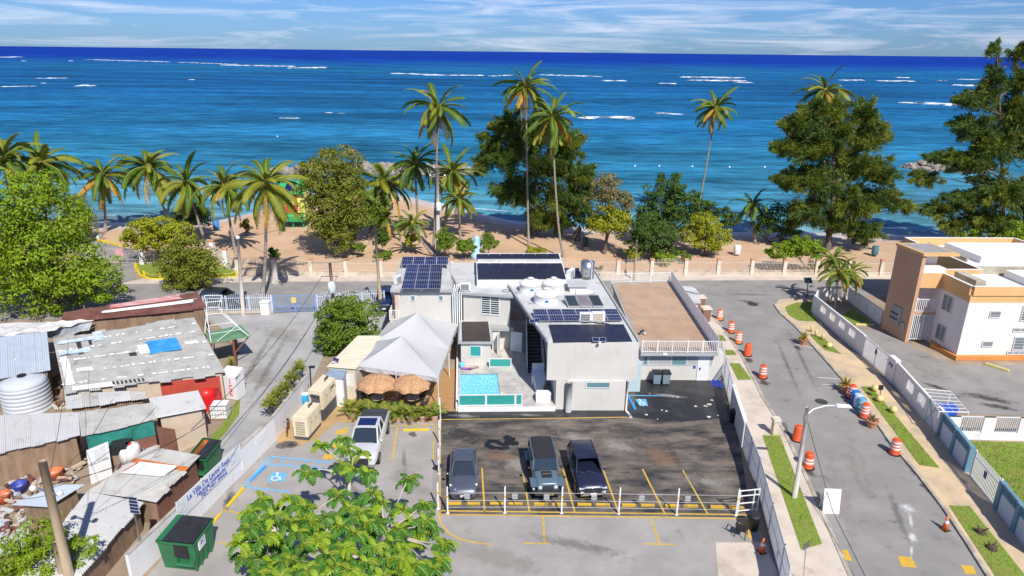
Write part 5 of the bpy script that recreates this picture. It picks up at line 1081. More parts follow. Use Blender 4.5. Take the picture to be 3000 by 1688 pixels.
for c in (.07, .9):   # line drawing ornaments at both ends of the banner
    mb = MB()
    for k in range(5):
        pts = [(fo.x+su.x*(SL*c+math.cos(t)*.12*(k+1)), fo.y+su.y*(SL*c+math.cos(t)*.12*(k+1)), 1.55+math.sin(t+k)*.08*(k+1)) for t in [i*.45 for i in range(12)]]; mb.tube(pts, .008, 3)
    mb.obj('drawing', M('pale_ink', (.35, .36, .4), .7), sg)
o = MB().wall(Vector(lerp(W1, W2, .3)[:2])+nS*.11, Vector(lerp(W1, W2, .13)[:2])+nS*.11, .02, .95, 1.45).obj('notice_board', m_whiter); tag(o, 'small white notice panel on the boundary wall past the banner', 'notice'); o.location = (0, 0, 0)
mb = MB()
# generators
m_gen = M('generator_cream', (.70, .60, .42), .6, var=.05, scale=1.5); m_ink2 = M('black_print', (.03, .03, .03), .6)
def generator(FLp, FRp, BRp, h, base_h, label, words):
    FLp, FRp, BRp = Vector(FLp[:2]), Vector(FRp[:2]), Vector(BRp[:2]); BLp = FLp+BRp-FRp
    t = thing('generator', label, 'generator', (FLp.x, FLp.y, .012)); q = [FLp, FRp, BRp, BLp]
    MB().prism(inset(q, .03), .012, base_h).obj('base_tank', M('generator_base', (.07, .075, .085), .6), t)
    MB().prism(q, base_h, h).obj('housing', m_gen, t); MB().prism(inset(q, .12), h, h+.06).obj('roof_panel', m_gen, t)
    u = (FRp-FLp).normalized(); n_ = Vector((u.y, -u.x)); W = (FRp-FLp).length; v = (BRp-FRp); L = v.length; v.normalize(); n2 = Vector((v.y, -v.x))
    z0, z1 = base_h+.12, base_h+(h-base_h)*.78
    MB().wall(FLp+u*W*.18+n_*.01, FLp+u*W*.82+n_*.01, .02, z0, z1).obj('intake', m_grille, t)
    mb = MB()
    for k in range(9): mb.wall(FLp+u*W*(.18+.08*k-.012)+n_*.025, FLp+u*W*(.18+.08*k+.012)+n_*.025, .02, z0, z1)
    for k in range(7): zz = z0+(z1-z0)*k/6; mb.wall(FLp+u*W*.18+n_*.035, FLp+u*W*.82+n_*.035, .02, zz-.015, zz+.015)
    if words != 'plain': mb = None
    if mb: mb.obj('grille', m_gen, t)
    for k in range(3): a = FRp+v*L*(.06+.31*k)+n2*.008; MB().wall(a, a+v*L*.27, .016, base_h+.1, h-.1).obj('side_door', m_gen, t); c = a+v*L*.23+n2*.015; MB().wall(c, c+v*.06, .02, (base_h+h)/2, (base_h+h)/2+.16).obj('latch', m_black, t)
    if words != 'plain':
        text(t, words, FLp+u*W*.1+n_*.03, u, .34, m_ink2, h-.55, bold=.012, width=W*.75); text(t, words, FRp+v*L*.55+n2*.02, v, .3, m_ink2, h-.5, bold=.01, width=L*.3)
    else: text(t, 'Guardian', FLp+u*W*.2+n_*.02, u, .16, m_gen, h-.22, width=W*.5)
    p = FLp.lerp(BRp, .6); MB().tube([(p.x, p.y, h+.05), (p.x, p.y, h+.25), (p.x+.15, p.y+.3, h+.3)], .06, 8).obj('exhaust', m_iron, t)
    return t
g1 = generator((-14.61, 40.25, 0), (-13.59, 40.1, 0), (-13.27, 42.16, 0), 1.75, .28, 'cream generator with a square grille nearest the parking lot', 'plain')
g2 = generator((-14.27, 42.98, 0), (-13.22, 42.62, 0), (-12.81, 45.01, 0), 2.35, .95, 'taller cream generator on a dark base behind the first', 'KOHLER')
# flue of the front generator, bicycle, drum, lamp mast
p = (-13.81, 45.14, 0); sh = thing('utility_shed', 'white utility cabinet with a blue grey flat roof beside the generators', 'shed', p)
q = [Vector(x[:2]) for x in [(-13.56, 44.91, 2.4), (-12.19, 44.72, 2.4), (-12.22, 46.13, 2.4), (-13.58, 46.27, 2.4)]]
MB().prism(inset(q, .08), .012, 2.3).obj('cabinet', m_white, sh); MB().prism(q, 2.3, 2.42).obj('roof', M('blue_grey_roof', (.26, .33, .42), .6), sh)
u_ = (q[2]-q[1]).normalized(); n_ = Vector((u_.y, -u_.x)); MB().wall(q[1]+u_*.2+n_*-.06, q[1]+u_*.9+n_*-.06, .05, .1, 2.1).obj('door', m_grey_d, sh)
p = (-15.21, 45.06, 0); MB().lathe([(.27, 0), (.3, .05), (.3, .85), (.27, .9)], (p[0], p[1], .012), n=16).obj('body', M('drum_cyan', (.03, .3, .55), .5), dr := thing('plastic_drum', 'bright blue plastic drum between generator and boundary wall', 'drum', p), True); MB().lathe([(.28, .9), (.1, .93)], (p[0], p[1], .012), n=16).obj('lid', m_white, dr)
p = (-15.17, 40.81, 0); bk = thing('bicycle', 'dark red bicycle leaning upright beside the front generator', 'bicycle', p); m_bk = M('bike_red', (.18, .03, .03), .5)
B0_, B1_ = Vector((p[0]-.05, p[1]-.1, 0)), Vector((p[0]-.25, p[1]+.9, 0))
for w_, nm in ((B0_, 'wheel'), (B1_, 'wheel')):
    d = (B1_-B0_).normalized(); MB().tube([w_+Vector((d.x*math.cos(t)*.33, d.y*math.cos(t)*.33, .34+math.sin(t)*.33)) for t in [i*math.pi/10 for i in range(21)]], .025, 5).obj(nm, m_black, bk)
mid = B0_.lerp(B1_, .5); MB().tube([B0_+Vector((0, 0, .34)), mid+Vector((0, 0, .75)), B0_.lerp(B1_, .15)+Vector((0, 0, .85)), mid+Vector((0, 0, .3)), B1_+Vector((0, 0, .34)), mid.lerp(B1_, .3)+Vector((0, 0, .8))], .025, 5).obj('frame', m_bk, bk)
MB().tube([B0_.lerp(B1_, .15)+Vector((-.25, 0, 1.0)), B0_.lerp(B1_, .15)+Vector((0, 0, .95)), B0_.lerp(B1_, .15)+Vector((.25, 0, 1.0))], .02, 5).obj('handlebar', m_black, bk); s_ = mid.lerp(B1_, .3); MB().obox(s_, (B1_-B0_), .25, .12, .85, .92).obj('saddle', m_black, bk)
p = (-14.48, 44.1, 0); lm = thing('yard_lamp', 'slim black lamp mast between the two generators', 'lamp', p); MB().tube([p, (-14.35, 44.1, 3.58)], .05, 6).obj('mast', m_black, lm); tp = Vector((-14.35, 44.1, 3.58)); MB().box((tp.x-.05, tp.y-.15, tp.z-.05), (tp.x+.35, tp.y+.1, tp.z+.05)).obj('lamp_head', m_black, lm)
# cream shed with ribbed roof behind the tent
m_cream = M('cream_sheet', (.58, .52, .4), .6, var=.06, scale=1)
cs = thing('ribbed_shed', 'cream shed with a ribbed metal roof left of the white tent', 'shed', (-12.43, 45.43, 0))
Q = [Vector(x) for x in [(-13.75, 46.09, 2.6), (-11.48, 45.74, 2.6), (-10.47, 52.05, 2.6), (-12.71, 51.98, 2.6)]]
MB().prism([v.xy for v in inset([v.xy for v in Q], .12)] if 0 else inset([v.xy for v in Q], .12), .012, 2.52).obj('wall', m_cream, cs)
def ribbed(parent, Q, n, mat, along=0, h=.05, t=.02, sheets=1, name='roof_sheet', dents=0, seed=0, hole=None):
    """corrugated sheets over the quad Q (four 3D corners): ribs run from edge 0-1 to edge 3-2; each sheet a part"""
    Q = [Vector(p) for p in Q]; nr = (Q[1]-Q[0]).cross(Q[3]-Q[0]).normalized(); nr = nr if nr.z > 0 else -nr
    out = []
    for s in range(sheets):
        mb = MB(); m = max(2, int(n/sheets)); rg = random.Random(seed*77+s); lift = (s % 2)*.012+rg.uniform(0, .015)
        e0, e1 = rg.uniform(-1, 1)*dents*.02, rg.uniform(-1, 1)*dents*.02
        cols = []
        for i in range(m+1):
            for k, (du, dh) in enumerate(((0, 0), (.35, 0), (.5, 1), (.85, 1)) if i < m else ((0, 0),)):
                u = (s+(i+du)/m)/sheets; cols.append((u, dh))
        R_ = 5
        for j in range(R_+1):
            v = -e0+(1+e0+e1)*j/R_
            for u, dh in cols:
                p = Vector(bil(Q, u, v)); dz = dents*.05*noise.noise((p.x*.6, p.y*.6, seed)); mb.v.append(tuple(p+nr*(lift+dh*h+dz)))
        c = len(cols)
        for j in range(R_):
            for i in range(c-1): mb.f.append((j*c+i, j*c+i+1, (j+1)*c+i+1, (j+1)*c+i)); mb.m.append(0)
        o = mb.obj(name, mat if not isinstance(mat, list) else mat[s % len(mat)], parent); out.append(o)
    return out
ribbed(cs, [Q[1], Q[2], Q[3], Q[0]], 26, m_cream, sheets=6, h=.05)
q = inset([v.xy for v in Q], .12); u_ = (q[1]-q[0]).normalized(); n_ = Vector((u_.y, -u_.x)); fw_ = (q[1]-q[0]).length
mb = MB()
for k in range(9): mb.wall(q[0]+u_*fw_*.62+n_*.01, q[0]+u_*fw_*.92+n_*.01, .03, 1.1+.12*k, 1.17+.12*k)
mb.obj('vent_louvres', m_white, cs); solar_light('small solar floodlight on the ribbed cream shed roof', (*(-13.21, 46.8, 2.66)[:2], 2.66), -.6, .25, .8, .3)
# wood deck between tent and pool
flat('wood_deck', [(-5.15, 44.26, 0), (-3.88, 44.29, 0), (-4.39, 51.45, 0), (-6.03, 51.41, 0)], M('deck_wood', (.46, .27, .11), .7, scale=2, col2=(.34, .19, .08), stretch=(.3, 4, 1)), .02)
flat('wood_deck', [(-11.38, 44.17, 0), (-5.28, 44.31, 0), (-5.77, 48.94, 0), (-12.27, 48.78, 0)], M('deck_wood', (.46, .27, .11), .7), .02)
# tent
m_tent = M('tent_fabric', (.52, .52, .525), .75, var=.02, scale=.8, trans=.12)
E = [Vector(x) for x in ((-11.73, 46.58, 2.5), (-5.31, 44.75, 2.5), (-4.69, 55.08, 2.5), (-10.66, 56.1, 2.5))]
tt = thing('party_tent', 'large white peaked party tent between the ribbed shed and the pool', 'tent', (E[0].x, E[0].y, .02))
c0 = [E[0], E[1], E[1].lerp(E[2], .5), E[0].lerp(E[3], .5)]; c1 = [c0[3], c0[2], E[2], E[3]]
def canopy(c, apex, name):
    mb = MB(); n_ = 8; ap = Vector(apex)
    for i in range(4):
        a, b_ = c[i], c[(i+1) % 4]
        for j in range(n_+1):
            t = j/n_
            for k in range(n_+1):
                s = k/n_; e = a.lerp(b_, s); p = e.lerp(ap, t); sag = .38*math.sin(math.pi*t)*(.35+.65*math.sin(math.pi*s)); p = p+Vector((0, 0, -sag*.8)); mb.v.append(tuple(p+Vector((0, 0, .02*noise.noise((p.x*2, p.y*2, 1))))))
        o = i*(n_+1)**2
        for j in range(n_):
            for k in range(n_): q = o+j*(n_+1)+k; mb.f.append((q, q+1, q+n_+2, q+n_+1)); mb.m.append(0)
    mb.obj(name, m_tent, tt, True)
m0 = sum(c0, Vector())/4; m1 = sum(c1, Vector())/4
canopy(c0, (m0.x-.1, m0.y, 4.3), 'canopy'); canopy(c1, (m1.x, m1.y, 4.3), 'canopy')
for a, b_ in ((E[0], E[1]), (E[1], E[2]), (E[3], E[0])):
    mb = MB(); n_ = 14
    for k in range(n_+1): p = a.lerp(b_, k/n_); w_ = .03*math.sin(k*2.1); mb.v += [(p.x+w_, p.y+w_, 2.5), (p.x+w_*2, p.y+w_*2, 2.16+.05*math.sin(k*1.3))]
    for k in range(n_): mb.f.append((2*k, 2*k+2, 2*k+3, 2*k+1)); mb.m.append(0)
    mb.obj('valance', m_tent, tt)
for p in (E[0], E[1], E[2], E[3], E[0].lerp(E[1], .5), E[1].lerp(E[2], .5)): MB().tube([(p.x, p.y, .02), (p.x, p.y, 2.5)], .04, 6).obj('pole', m_white, tt)
# tables, thatched umbrellas, chairs
m_thatch = M('thatch', (.55, .33, .17), .9, scale=6, col2=(.38, .2, .1), bump=.8, bscale=25)
for i, (cx, s) in enumerate((((-9.85, 45.02, 0), 'left'), ((-7.28, 45.03, 0), 'right'))):
    t = thing('thatch_umbrella', 'tan thatched umbrella over a round table, '+s+' of two below the tent', 'umbrella', cx, group='thatched table umbrellas')
    mb = MB(); n_ = 28
    for j, (r, z) in enumerate(((1.42, 1.72), (1.32, 1.98), (1.0, 2.22), (.55, 2.4), (.05, 2.52))):
        for k in range(n_): a = 2*math.pi*k/n_; rr = r*(1+(.06*((k*7) % 3-1) if j == 0 else .02*((k*5) % 3-1))); mb.v.append((cx[0]+rr*math.cos(a), cx[1]+rr*math.sin(a), z+(.08*((k*3) % 4)/4 if j == 0 else 0)-(.06 if k % 7 == 0 and 0 < j < 4 else 0)))
    for j in range(4):
        for k in range(n_): mb.f.append((j*n_+k, j*n_+(k+1) % n_, (j+1)*n_+(k+1) % n_, (j+1)*n_+k)); mb.m.append(0)
    mb.obj('thatch_cover', m_thatch, t); MB().tube([(cx[0], cx[1], .02), (cx[0], cx[1], 2.5)], .03, 6).obj('pole', m_black, t)
    tb = thing('round_table', 'pale round table under the '+s+' thatched umbrella', 'table', cx, group='round tables under the umbrellas'); MB().lathe([(.06, .7), (.52, .7), (.52, .74), (.06, .74)], (cx[0], cx[1], 0), n=20).obj('table_top', m_cream, tb); MB().lathe([(.3, .02), (.06, .08), (.06, .7)], (cx[0], cx[1], 0), n=10).obj('pedestal', m_black, tb)
    for k, (a, w) in enumerate(((-.3, 'on the right side'), (2.2, 'at the back'), (3.4, 'on the left side'), (.9, 'on the far right side'))[:4 if i else 3]): plastic_chair((cx[0]+.95*math.cos(a), cx[1]+.95*math.sin(a), .02), a-math.pi/2, 'dark garden chair '+w+' of the table under the '+s+' umbrella', M('dark_wicker', (.06, .045, .04), .7), 1, 'garden chairs at the umbrella tables')
p = (-10.98, 45.36, 0); MB().lathe([(.2, 0), (.25, .8), (.27, .84)], (p[0], p[1], .02), n=14).obj('body', M('bin_blue_grey', (.08, .12, .16), .6), tb := thing('trash_bin', 'dark blue grey bin in the shade beside the left umbrella', 'trash bin', p), True); MB().lathe([(.28, .84), (.05, .92)], (p[0], p[1], .02), n=14).obj('lid', m_black, tb, True)
# things on the pool terrace
q = (2.25, 45.23, 0.35); sl = thing('pool_slide', 'white moulded pool slide standing in the shade of the main block', 'slide', q); m_sl = M('white_gelcoat', (.78, .78, .77), .3, var=.02)
c = Vector((2.43, 45.13, 0.35)); MB().prism([c.xy+Vector(v) for v in ((-.55, 0), (.5, -.02), (.6, .5), (.45, .85), (-.45, .9), (-.6, .45))], .36, .95).obj('run_out', m_sl, sl)
c = Vector((2.17, 46.62, 0.35)); MB().prism([c.xy+Vector(v) for v in ((-.25, 0), (.3, 0), (.55, .9), (.1, 1.5), (-.4, 1.2))], .36, lambda x, y: .95+(y-c.y)*.25).obj('chute', m_sl, sl)
c = Vector((2.16, 47.86, 0.35)); MB().prism([c.xy+Vector(v) for v in ((-.55, 0), (.5, 0), (.48, 1.0), (-.55, 1.0))], .36, 1.15).obj('ladder_block', m_sl, sl); MB().prism([c.xy+Vector(v) for v in ((-.5, .98), (.45, .98), (.45, 1.15), (-.5, 1.15))], 1.15, 1.75).obj('backrest', m_sl, sl)
for k, cl in enumerate(((.3, .1, .5), (.75, .45, .03), (.15, .5, .7), (.8, .3, .3))):
    a = (-4.06, 50.53, 0.36); b_ = (-2.66, 50.56, 0.36); p, q = lerp(a, b_, .12*k), lerp(a, b_, .6+.13*k); o = MB().tube([(p[0], p[1]+.1*k, .5), (q[0], q[1]+.12*k-.1, .5)], .09, 8).obj('pool_noodle', M('foam_%d' % k, cl, .7), None, True, loc=(p[0], p[1]+.1*k, .41)); tag(o, ('purple', 'yellow', 'light blue', 'pink')[k]+' foam pool noodle lying behind the pool', 'pool toy', 'pool toys behind the pool')
p = (-4.03, 50.87, 0.35); o = MB().lathe([(.2, 0), (.22, .2), (.18, .25), (.22, .45), (.1, .5)], (p[0], p[1], .36), n=14).obj('ball_bucket', M('aqua_plastic', (.15, .5, .62), .5), None, True, loc=(p[0], p[1], .36)); tag(o, 'aqua plastic bucket at the back left corner of the pool', 'bucket')
for i, (p, s) in enumerate((((11.6, 49.12, 0), 'left'), ((12.34, 49.14, 0), 'right'))):
    t = thing('wheelie_bin', 'blue grey wheeled bin with dark lid, '+s+' of two at the terrace wall', 'trash bin', p, group='wheeled bins at the terrace wall'); x, y = p[0], p[1]
    MB().add([(x-.26, y-.3, .1), (x+.26, y-.3, .1), (x+.26, y+.3, .1), (x-.26, y+.3, .1), (x-.31, y-.36, .98), (x+.31, y-.36, .98), (x+.31, y+.36, .98), (x-.31, y+.36, .98)], [(3, 2, 1, 0), (4, 5, 6, 7), (0, 1, 5, 4), (1, 2, 6, 5), (2, 3, 7, 6), (3, 0, 4, 7)]).obj('body', M('bin_blue_plastic', (.17, .23, .27), .6), t)
    MB().prism([(x-.34, y-.4), (x+.34, y-.4), (x+.34, y+.38), (x-.34, y+.38)], .98, 1.08).obj('lid', m_black, t)
    for dx in (-.25, .25): MB().tube([(x+dx-.03, y+.28, .12), (x+dx+.03, y+.28, .12)], .11, 10).obj('wheel', m_black, t)
# ---------------------------------------------------------------- shacks on the left
m_rust = M('rusty_red_roof', (.14, .05, .035), .7, scale=.7, col2=(.22, .1, .075), bump=.2, detail=8)
m_tin = M('weathered_zinc', (.52, .51, .47), .6, metal=.1, scale=.8, col2=(.38, .37, .335), lo=.4, hi=.75, detail=9, spots=[(1.2, .56, .68, (.62, .61, .58), .8), (1.6, .6, .72, (.2, .11, .06), .7)])
m_tinw = M('whitewashed_zinc', (.53, .53, .52), .6, scale=.7, col2=(.5, .49, .46), lo=.5, hi=.8, detail=9, spots=[(1.4, .57, .7, (.33, .3, .26), .7), (2.2, .64, .72, (.24, .13, .07), .7)])
m_tinb = M('blue_white_sheet', (.50, .56, .62), .5, var=.05, scale=.6, metal=.1)
m_patchw = M('white_sealant', (.78, .78, .76), .7, var=.04)
m_or = M('orange_rust_sheet', (.62, .2, .05), .7, scale=1.5, col2=(.42, .14, .05), stretch=(.4, 2, 1), detail=8)
m_brown = M('brown_board', (.2, .09, .06), .8, var=.15, scale=1.2); m_redw = M('red_board', (.42, .06, .035), .75, var=.12, scale=1.2)
m_gtarp = M('green_tarp', (.02, .2, .16), .7, var=.2, scale=1.5, bump=.4, bscale=3); m_btarp = M('blue_tarp', (.04, .28, .62), .6, var=.2, scale=1.5, bump=.5, bscale=4)
m_wtarp = M('grey_white_tarp', (.62, .61, .57), .8, var=.1, scale=.8, bump=.6, bscale=3, col2=(.45, .44, .42)); m_wood = M('old_timber', (.24, .16, .1), .9, var=.25, scale=2, stretch=(1, 1, .2))
m_beige = M('beige_board', (.52, .42, .31), .85, var=.08)
def shack(label, Q, n, sheets, mat, h=.05, walls=None, wall_mats=None, dents=1, name='shack', seed=1, z0=0, along=True, back=True, ins=.25):
    """Q: roof corners front-left, front-right, back-right, back-left (3D)"""
    Q = [Vector(p) for p in Q]; t = thing(name, label, 'shack', (Q[0].x, Q[0].y, z0))
    pl = inset([p.xy for p in Q], ins)
    zf = lambda i: Q[i].z-.08
    for i in range(4):
        a, b_ = pl[i], pl[(i+1) % 4]; za, zb = zf(i), zf((i+1) % 4)
        d = (b_-a).normalized(); nn_ = Vector((-d.y, d.x))*.04
        MB().add([(a.x, a.y, z0), (b_.x, b_.y, z0), (b_.x, b_.y, zb), (a.x, a.y, za), (a.x+nn_.x, a.y+nn_.y, z0), (b_.x+nn_.x, b_.y+nn_.y, z0), (b_.x+nn_.x, b_.y+nn_.y, zb), (a.x+nn_.x, a.y+nn_.y, za)], [(0, 1, 2, 3), (7, 6, 5, 4), (0, 4, 5, 1), (1, 5, 6, 2), (2, 6, 7, 3), (3, 7, 4, 0)]).obj('wall', (wall_mats or [m_wood]*4)[i], t)
    ribbed(t, Q if along else [Q[1], Q[2], Q[3], Q[0]], n, mat, h=h, sheets=sheets, dents=dents, seed=seed)
    return t, Q
t1, Q1 = shack('long shack with a rusty dark red roof along the beach road', [(-38.63, 54, 2.6), (-27.63, 57.86, 2.6), (-30.11, 61.48, 2.9), (-39.35, 55.87, 2.9)], 60, 10, m_rust, h=.03, wall_mats=[m_wood, m_dark, m_wood, m_wood], seed=1)
def patch(Q, u0, u1, v0, v1, mat, name, parent, lift=.09, n=6, wav=.02):
    mb = MB(); Q = [Vector(p) for p in Q]; nr = (Q[1]-Q[0]).cross(Q[3]-Q[0]).normalized(); nr = nr if nr.z > 0 else -nr
    for j in range(n+1):
        for i in range(n+1):
            e = (.03+.2*min(1, 8*lift))*noise.noise((i*1.7, j*1.3+v0*31, u0*29)); p = Vector(bil(Q, u0+(u1-u0)*(i/n+e*(j in (0, n))), v0+(v1-v0)*(j/n+e*(i in (0, n))))); mb.v.append(tuple(p+nr*(lift+wav*noise.noise((p.x*1.5, p.y*1.5, 4)))))
    for j in range(n):
        for i in range(n): a = j*(n+1)+i; mb.f.append((a, a+1, a+n+2, a+n+1)); mb.m.append(0)
    return mb.obj(name, mat, parent)
patch(Q1, .27, .93, .4, .58, m_patchw, 'white_patch', t1); patch(Q1, .33, .85, .68, .98, M('flag_red_patch', (.5, .07, .05), .75, scale=1, col2=(.6, .5, .48), stretch=(.3, 3, 1)), 'red_patch', t1)
t2, Q2 = shack('largest shack with patched grey zinc roof and a red side wall', [(-30.84, 42.08, 2.4), (-20.87, 45.18, 2.4), (-27.47, 54.83, 3), (-36.51, 49.9, 3)], 90, 14, m_tin, h=.04, wall_mats=[m_beige, m_brown, m_wood, m_wood], seed=2, dents=1.5)
pl2 = inset([p.xy for p in Q2], .25); d2_ = (pl2[1]-pl2[0]); n2_ = Vector((d2_.y, -d2_.x)).normalized()*.04; MB().wall(pl2[0]+d2_*.58+n2_, pl2[0]+d2_*.98+n2_, .05, .05, 2.2).obj('red_panel', m_redw, t2)
patch(Q2, .59, .80, .44, .66, m_btarp, 'blue_tarp', t2, .1, wav=.05)
rg = random.Random(4)
for v in (.12, .3, .52, .72, .86):      # rows of white roof sealant
    for k in range(22):
        u = k/22+rg.uniform(-.01, .01)
        if .57 < u < .82 and .4 < v < .68: continue
        if rg.random() < .8: patch(Q2, u, u+rg.uniform(.012, .04), v-.012, v+rg.uniform(.005, .02), m_patchw, 'sealant_patch', t2, .075, n=4, wav=0)
for u0, u1, v0, v1 in ((.05, .3, .0, .07), (.02, .07, .1, .6), (.52, .59, .46, .62), (.84, .93, .52, .57), (.1, .2, .3, .36)): patch(Q2, u0, u1, v0, v1, m_patchw, 'sealant_patch', t2, .07)
for u0, u1, v0, v1 in ((.02, .3, .84, .9), (.02, .22, .62, .7), (.26, .33, .8, .98)): patch(Q2, u0, u1, v0, v1, M('torn_blue_sheet', (.3, .48, .66), .6, scale=2, col2=(.68, .7, .72)), 'torn_tarp', t2, .11, wav=.08)
for u0, u1, v0, v1 in ((.14, .17, .6, .85), (.22, .24, .75, .9), (.45, .5, .45, .5)): patch(Q2, u0, u1, v0, v1, m_dark, 'roof_gap', t2, .085)
for k in range(8): u = .29+k*.026; patch(Q2, u, u+.012, .02, .07, m_dark, 'roof_gap', t2, .085, n=2)
t3, Q3 = shack('pale blue sheet roof shed at the left picture edge above the tank', [(-37.32, 42.97, 2.6), (-33.62, 45.02, 2.6), (-37.93, 51.36, 2.9), (-42.78, 50.45, 2.9)], 30, 10, m_tinb, h=.03, wall_mats=[m_wood]*4, dents=0, seed=3)
tp_ = thing('tarp_roof', 'crumpled off-white tarp roof beside the rusty red roof', 'tarp', (-44.47, 56.78, 0)); Qt = [(-41.8, 49.87, 2.95), (-38.04, 51.57, 2.9), (-36.08, 54.48, 2.75), (-43.11, 52.49, 3.1)]
patch(Qt, 0, 1, 0, 1, m_wtarp, 'tarp_sheet', tp_, .02, n=16, wav=.22); Qd = [(-38.56, 52.04, 1.9), (-36.2, 53.99, 2), (-36.17, 54.54, 2.6), (-38.17, 51.73, 2.8)]; patch(Qd, 0, 1, 0, 1, M('grey_tarp', (.38, .41, .44), .7, var=.2, scale=1.5), 'hanging_tarp', tp_, .05, n=10, wav=.3)
for p in ((-46.12, 55.22, 0), (-42.15, 56.08, 0), (-39.02, 58.13, 0)): MB().box((p[0]-.05, p[1]-.05, 0), (p[0]+.05, p[1]+.05, 2.7)).obj('post', m_wood, tp_)
t4, Q4 = shack('low shed with a pale corrugated roof crossed by a palm shadow', [(-30.95, 34.24, 2.2), (-26.54, 36.71, 2.3), (-27.95, 39.01, 2.6), (-33.93, 38.4, 2.6)], 56, 8, m_tinw, h=.03, wall_mats=[m_wood, m_wood, m_wood, m_wood], seed=5)
t5, Q5 = shack('shed with grey roof and a green tarp on its brown front wall', [(-26.34, 36.48, 2.3), (-22.76, 38.73, 2.3), (-23.91, 40.42, 2.6), (-27.93, 38.97, 2.6)], 40, 5, m_tin, h=.03, wall_mats=[m_brown, m_brown, m_wood, m_wood], seed=6, dents=1.5)
pl = inset([p.xy for p in Q5], .25); d = (pl[1]-pl[0]).normalized(); nn_ = Vector((d.y, -d.x))*.05
a, b_ = pl[0]+nn_, pl[1]+nn_; patch([(a.x, a.y, 1.15), (b_.x, b_.y, 1.15), (b_.x, b_.y, 2.2), (a.x, a.y, 2.2)], 0, 1, 0, 1, m_gtarp, 'green_tarp', t5, 0, n=10, wav=.06)
t6, Q6 = shack('small shed with a bright white wavy roof next to the ice box', [(-22.93, 38.9, 2.3), (-20.26, 40.21, 2.3), (-21.65, 42.21, 2.5), (-24.43, 41.02, 2.5)], 14, 1, m_tinw, h=.13, wall_mats=[m_beige, m_beige, m_wood, m_wood], seed=7, dents=.2, along=False)
t7, Q7 = shack('shed with grey sheets, one orange sheet and a white board on its roof', [(-23.3, 31.97, 1.7), (-19.13, 31.07, 1.7), (-18.57, 35.42, 1.8), (-22.15, 36.32, 1.8)], 44, 11, [m_tin, m_tin, m_tin, m_tin, m_tin, m_tin, m_tin, m_or, m_tin, m_tin, m_tin], h=.035, wall_mats=[m_wood, m_brown, m_wood, m_wood], seed=8, along=False, dents=1)
wb = thing('white_board', 'white rimmed board lying flat on the shed roof with the orange sheet', 'board', (*bil(Q7, .3, .45)[:2], 1.8))
cq = [Vector(bil(Q7, *st))+Vector((0, 0, .16)) for st in ((.14, .38), (.78, .44), (.82, .66), (.2, .62))]; MB().slab(*cq, .05).obj('board', m_white, wb)
for i in range(4): MB().tube([cq[i]+Vector((0, 0, .02)), cq[(i+1) % 4]+Vector((0, 0, .02))], .035, 4).obj('rim', m_white if i != 3 else m_redw, wb)
t8, Q8 = shack('front shed with a bright white ribbed roof crossed by the pole shadow', [(-22.63, 25.37, 1.6), (-19.97, 25.63, 1.6), (-19.79, 31.08, 1.6), (-23.44, 32.04, 1.6)], 46, 8, m_tinw, h=.08, wall_mats=[m_wood, m_wood, m_wood, m_wood], seed=9, along=False, dents=.8)
shack('narrow whitewashed lean-to roof between the largest shack and the grey shed', [(-29.8, 40.48, 1.9), (-25.27, 42.25, 1.9), (-25.7, 42.92, 2.1), (-31.1, 42.44, 2.1)], 36, 5, [m_tinw, m_tin, m_tinw], h=.04, seed=12, dents=2, ins=.3)
t9, Q9 = shack('low lean-to with a smooth pale grey roof behind the wooden pole', [(-26.88, 30.83, 1.6), (-24.79, 30.67, 1.6), (-24.03, 32.73, 1.6), (-25.52, 32.7, 1.6)], 20, 1, m_tinb, h=.006, wall_mats=[m_wood]*4, seed=10, dents=0)
t10, Q10 = shack('white ribbed roof in the lower left corner behind the leaves', [(-25.33, 27.02, 1.3), (-23.91, 27.77, 1.3), (-24.8, 29.12, 1.4), (-26.09, 28.11, 1.4)], 20, 2, m_tinw, h=.05, wall_mats=[m_wood]*4, seed=11)
# brown yard fence beside the lane
fz = thing('board_fence', 'beige and brown board fence around the shack yard beside the lane', 'fence', (-22.95, 38.75, 0))
for a, b_, m_ in (((-23.03, 38.91, 0), (-21.68, 38.57, 0), m_brown), ((-21.68, 38.57, 0), (-20.42, 40.05, 0), m_beige), ((-20.42, 40.05, 0), (-21.6, 42.49, 0), m_beige)):
    n_ = max(1, int(math.hypot(b_[0]-a[0], b_[1]-a[1])/1.2))
    for k in range(n_): MB().wall(lerp(a, b_, (k+.01)/n_), lerp(a, b_, (k+.99)/n_), .04, 0, 1.7).obj('board', m_, fz)
# green canopy with boat tower frame
cn = thing('green_canopy', 'flat green canopy on brown posts at the edge of the gravel lane', 'canopy', (-24.31, 55.81, 0)); m_gr = M('canopy_green', (.12, .26, .13), .75, var=.12)
Qc = [Vector(x) for x in [(-24.33, 50.57, 2.5), (-21.58, 52.04, 2.5), (-23.29, 54.38, 2.5), (-25.6, 52.51, 2.5)]]; MB().slab(*Qc, .08).obj('roof', m_gr, cn)
for p in (Qc[1].lerp(Qc[0], .45), Qc[2].lerp(Qc[3], .2), Qc[0], Qc[3]): MB().box((p.x-.08, p.y-.08, 0), (p.x+.08, p.y+.08, 2.42)).obj('post', m_brown, cn)
p = Qc[1].lerp(Qc[0], .45); MB().tube([(p.x, p.y, 1.2), (Qc[1].x-.2, Qc[1].y+.2, 2.42)], .06, 5).obj('brace', m_brown, cn)
bt = thing('boat_tower', 'white tubular boat tower frame standing on the green canopy', 'frame', tuple(Qc[0])); m_tube = m_white
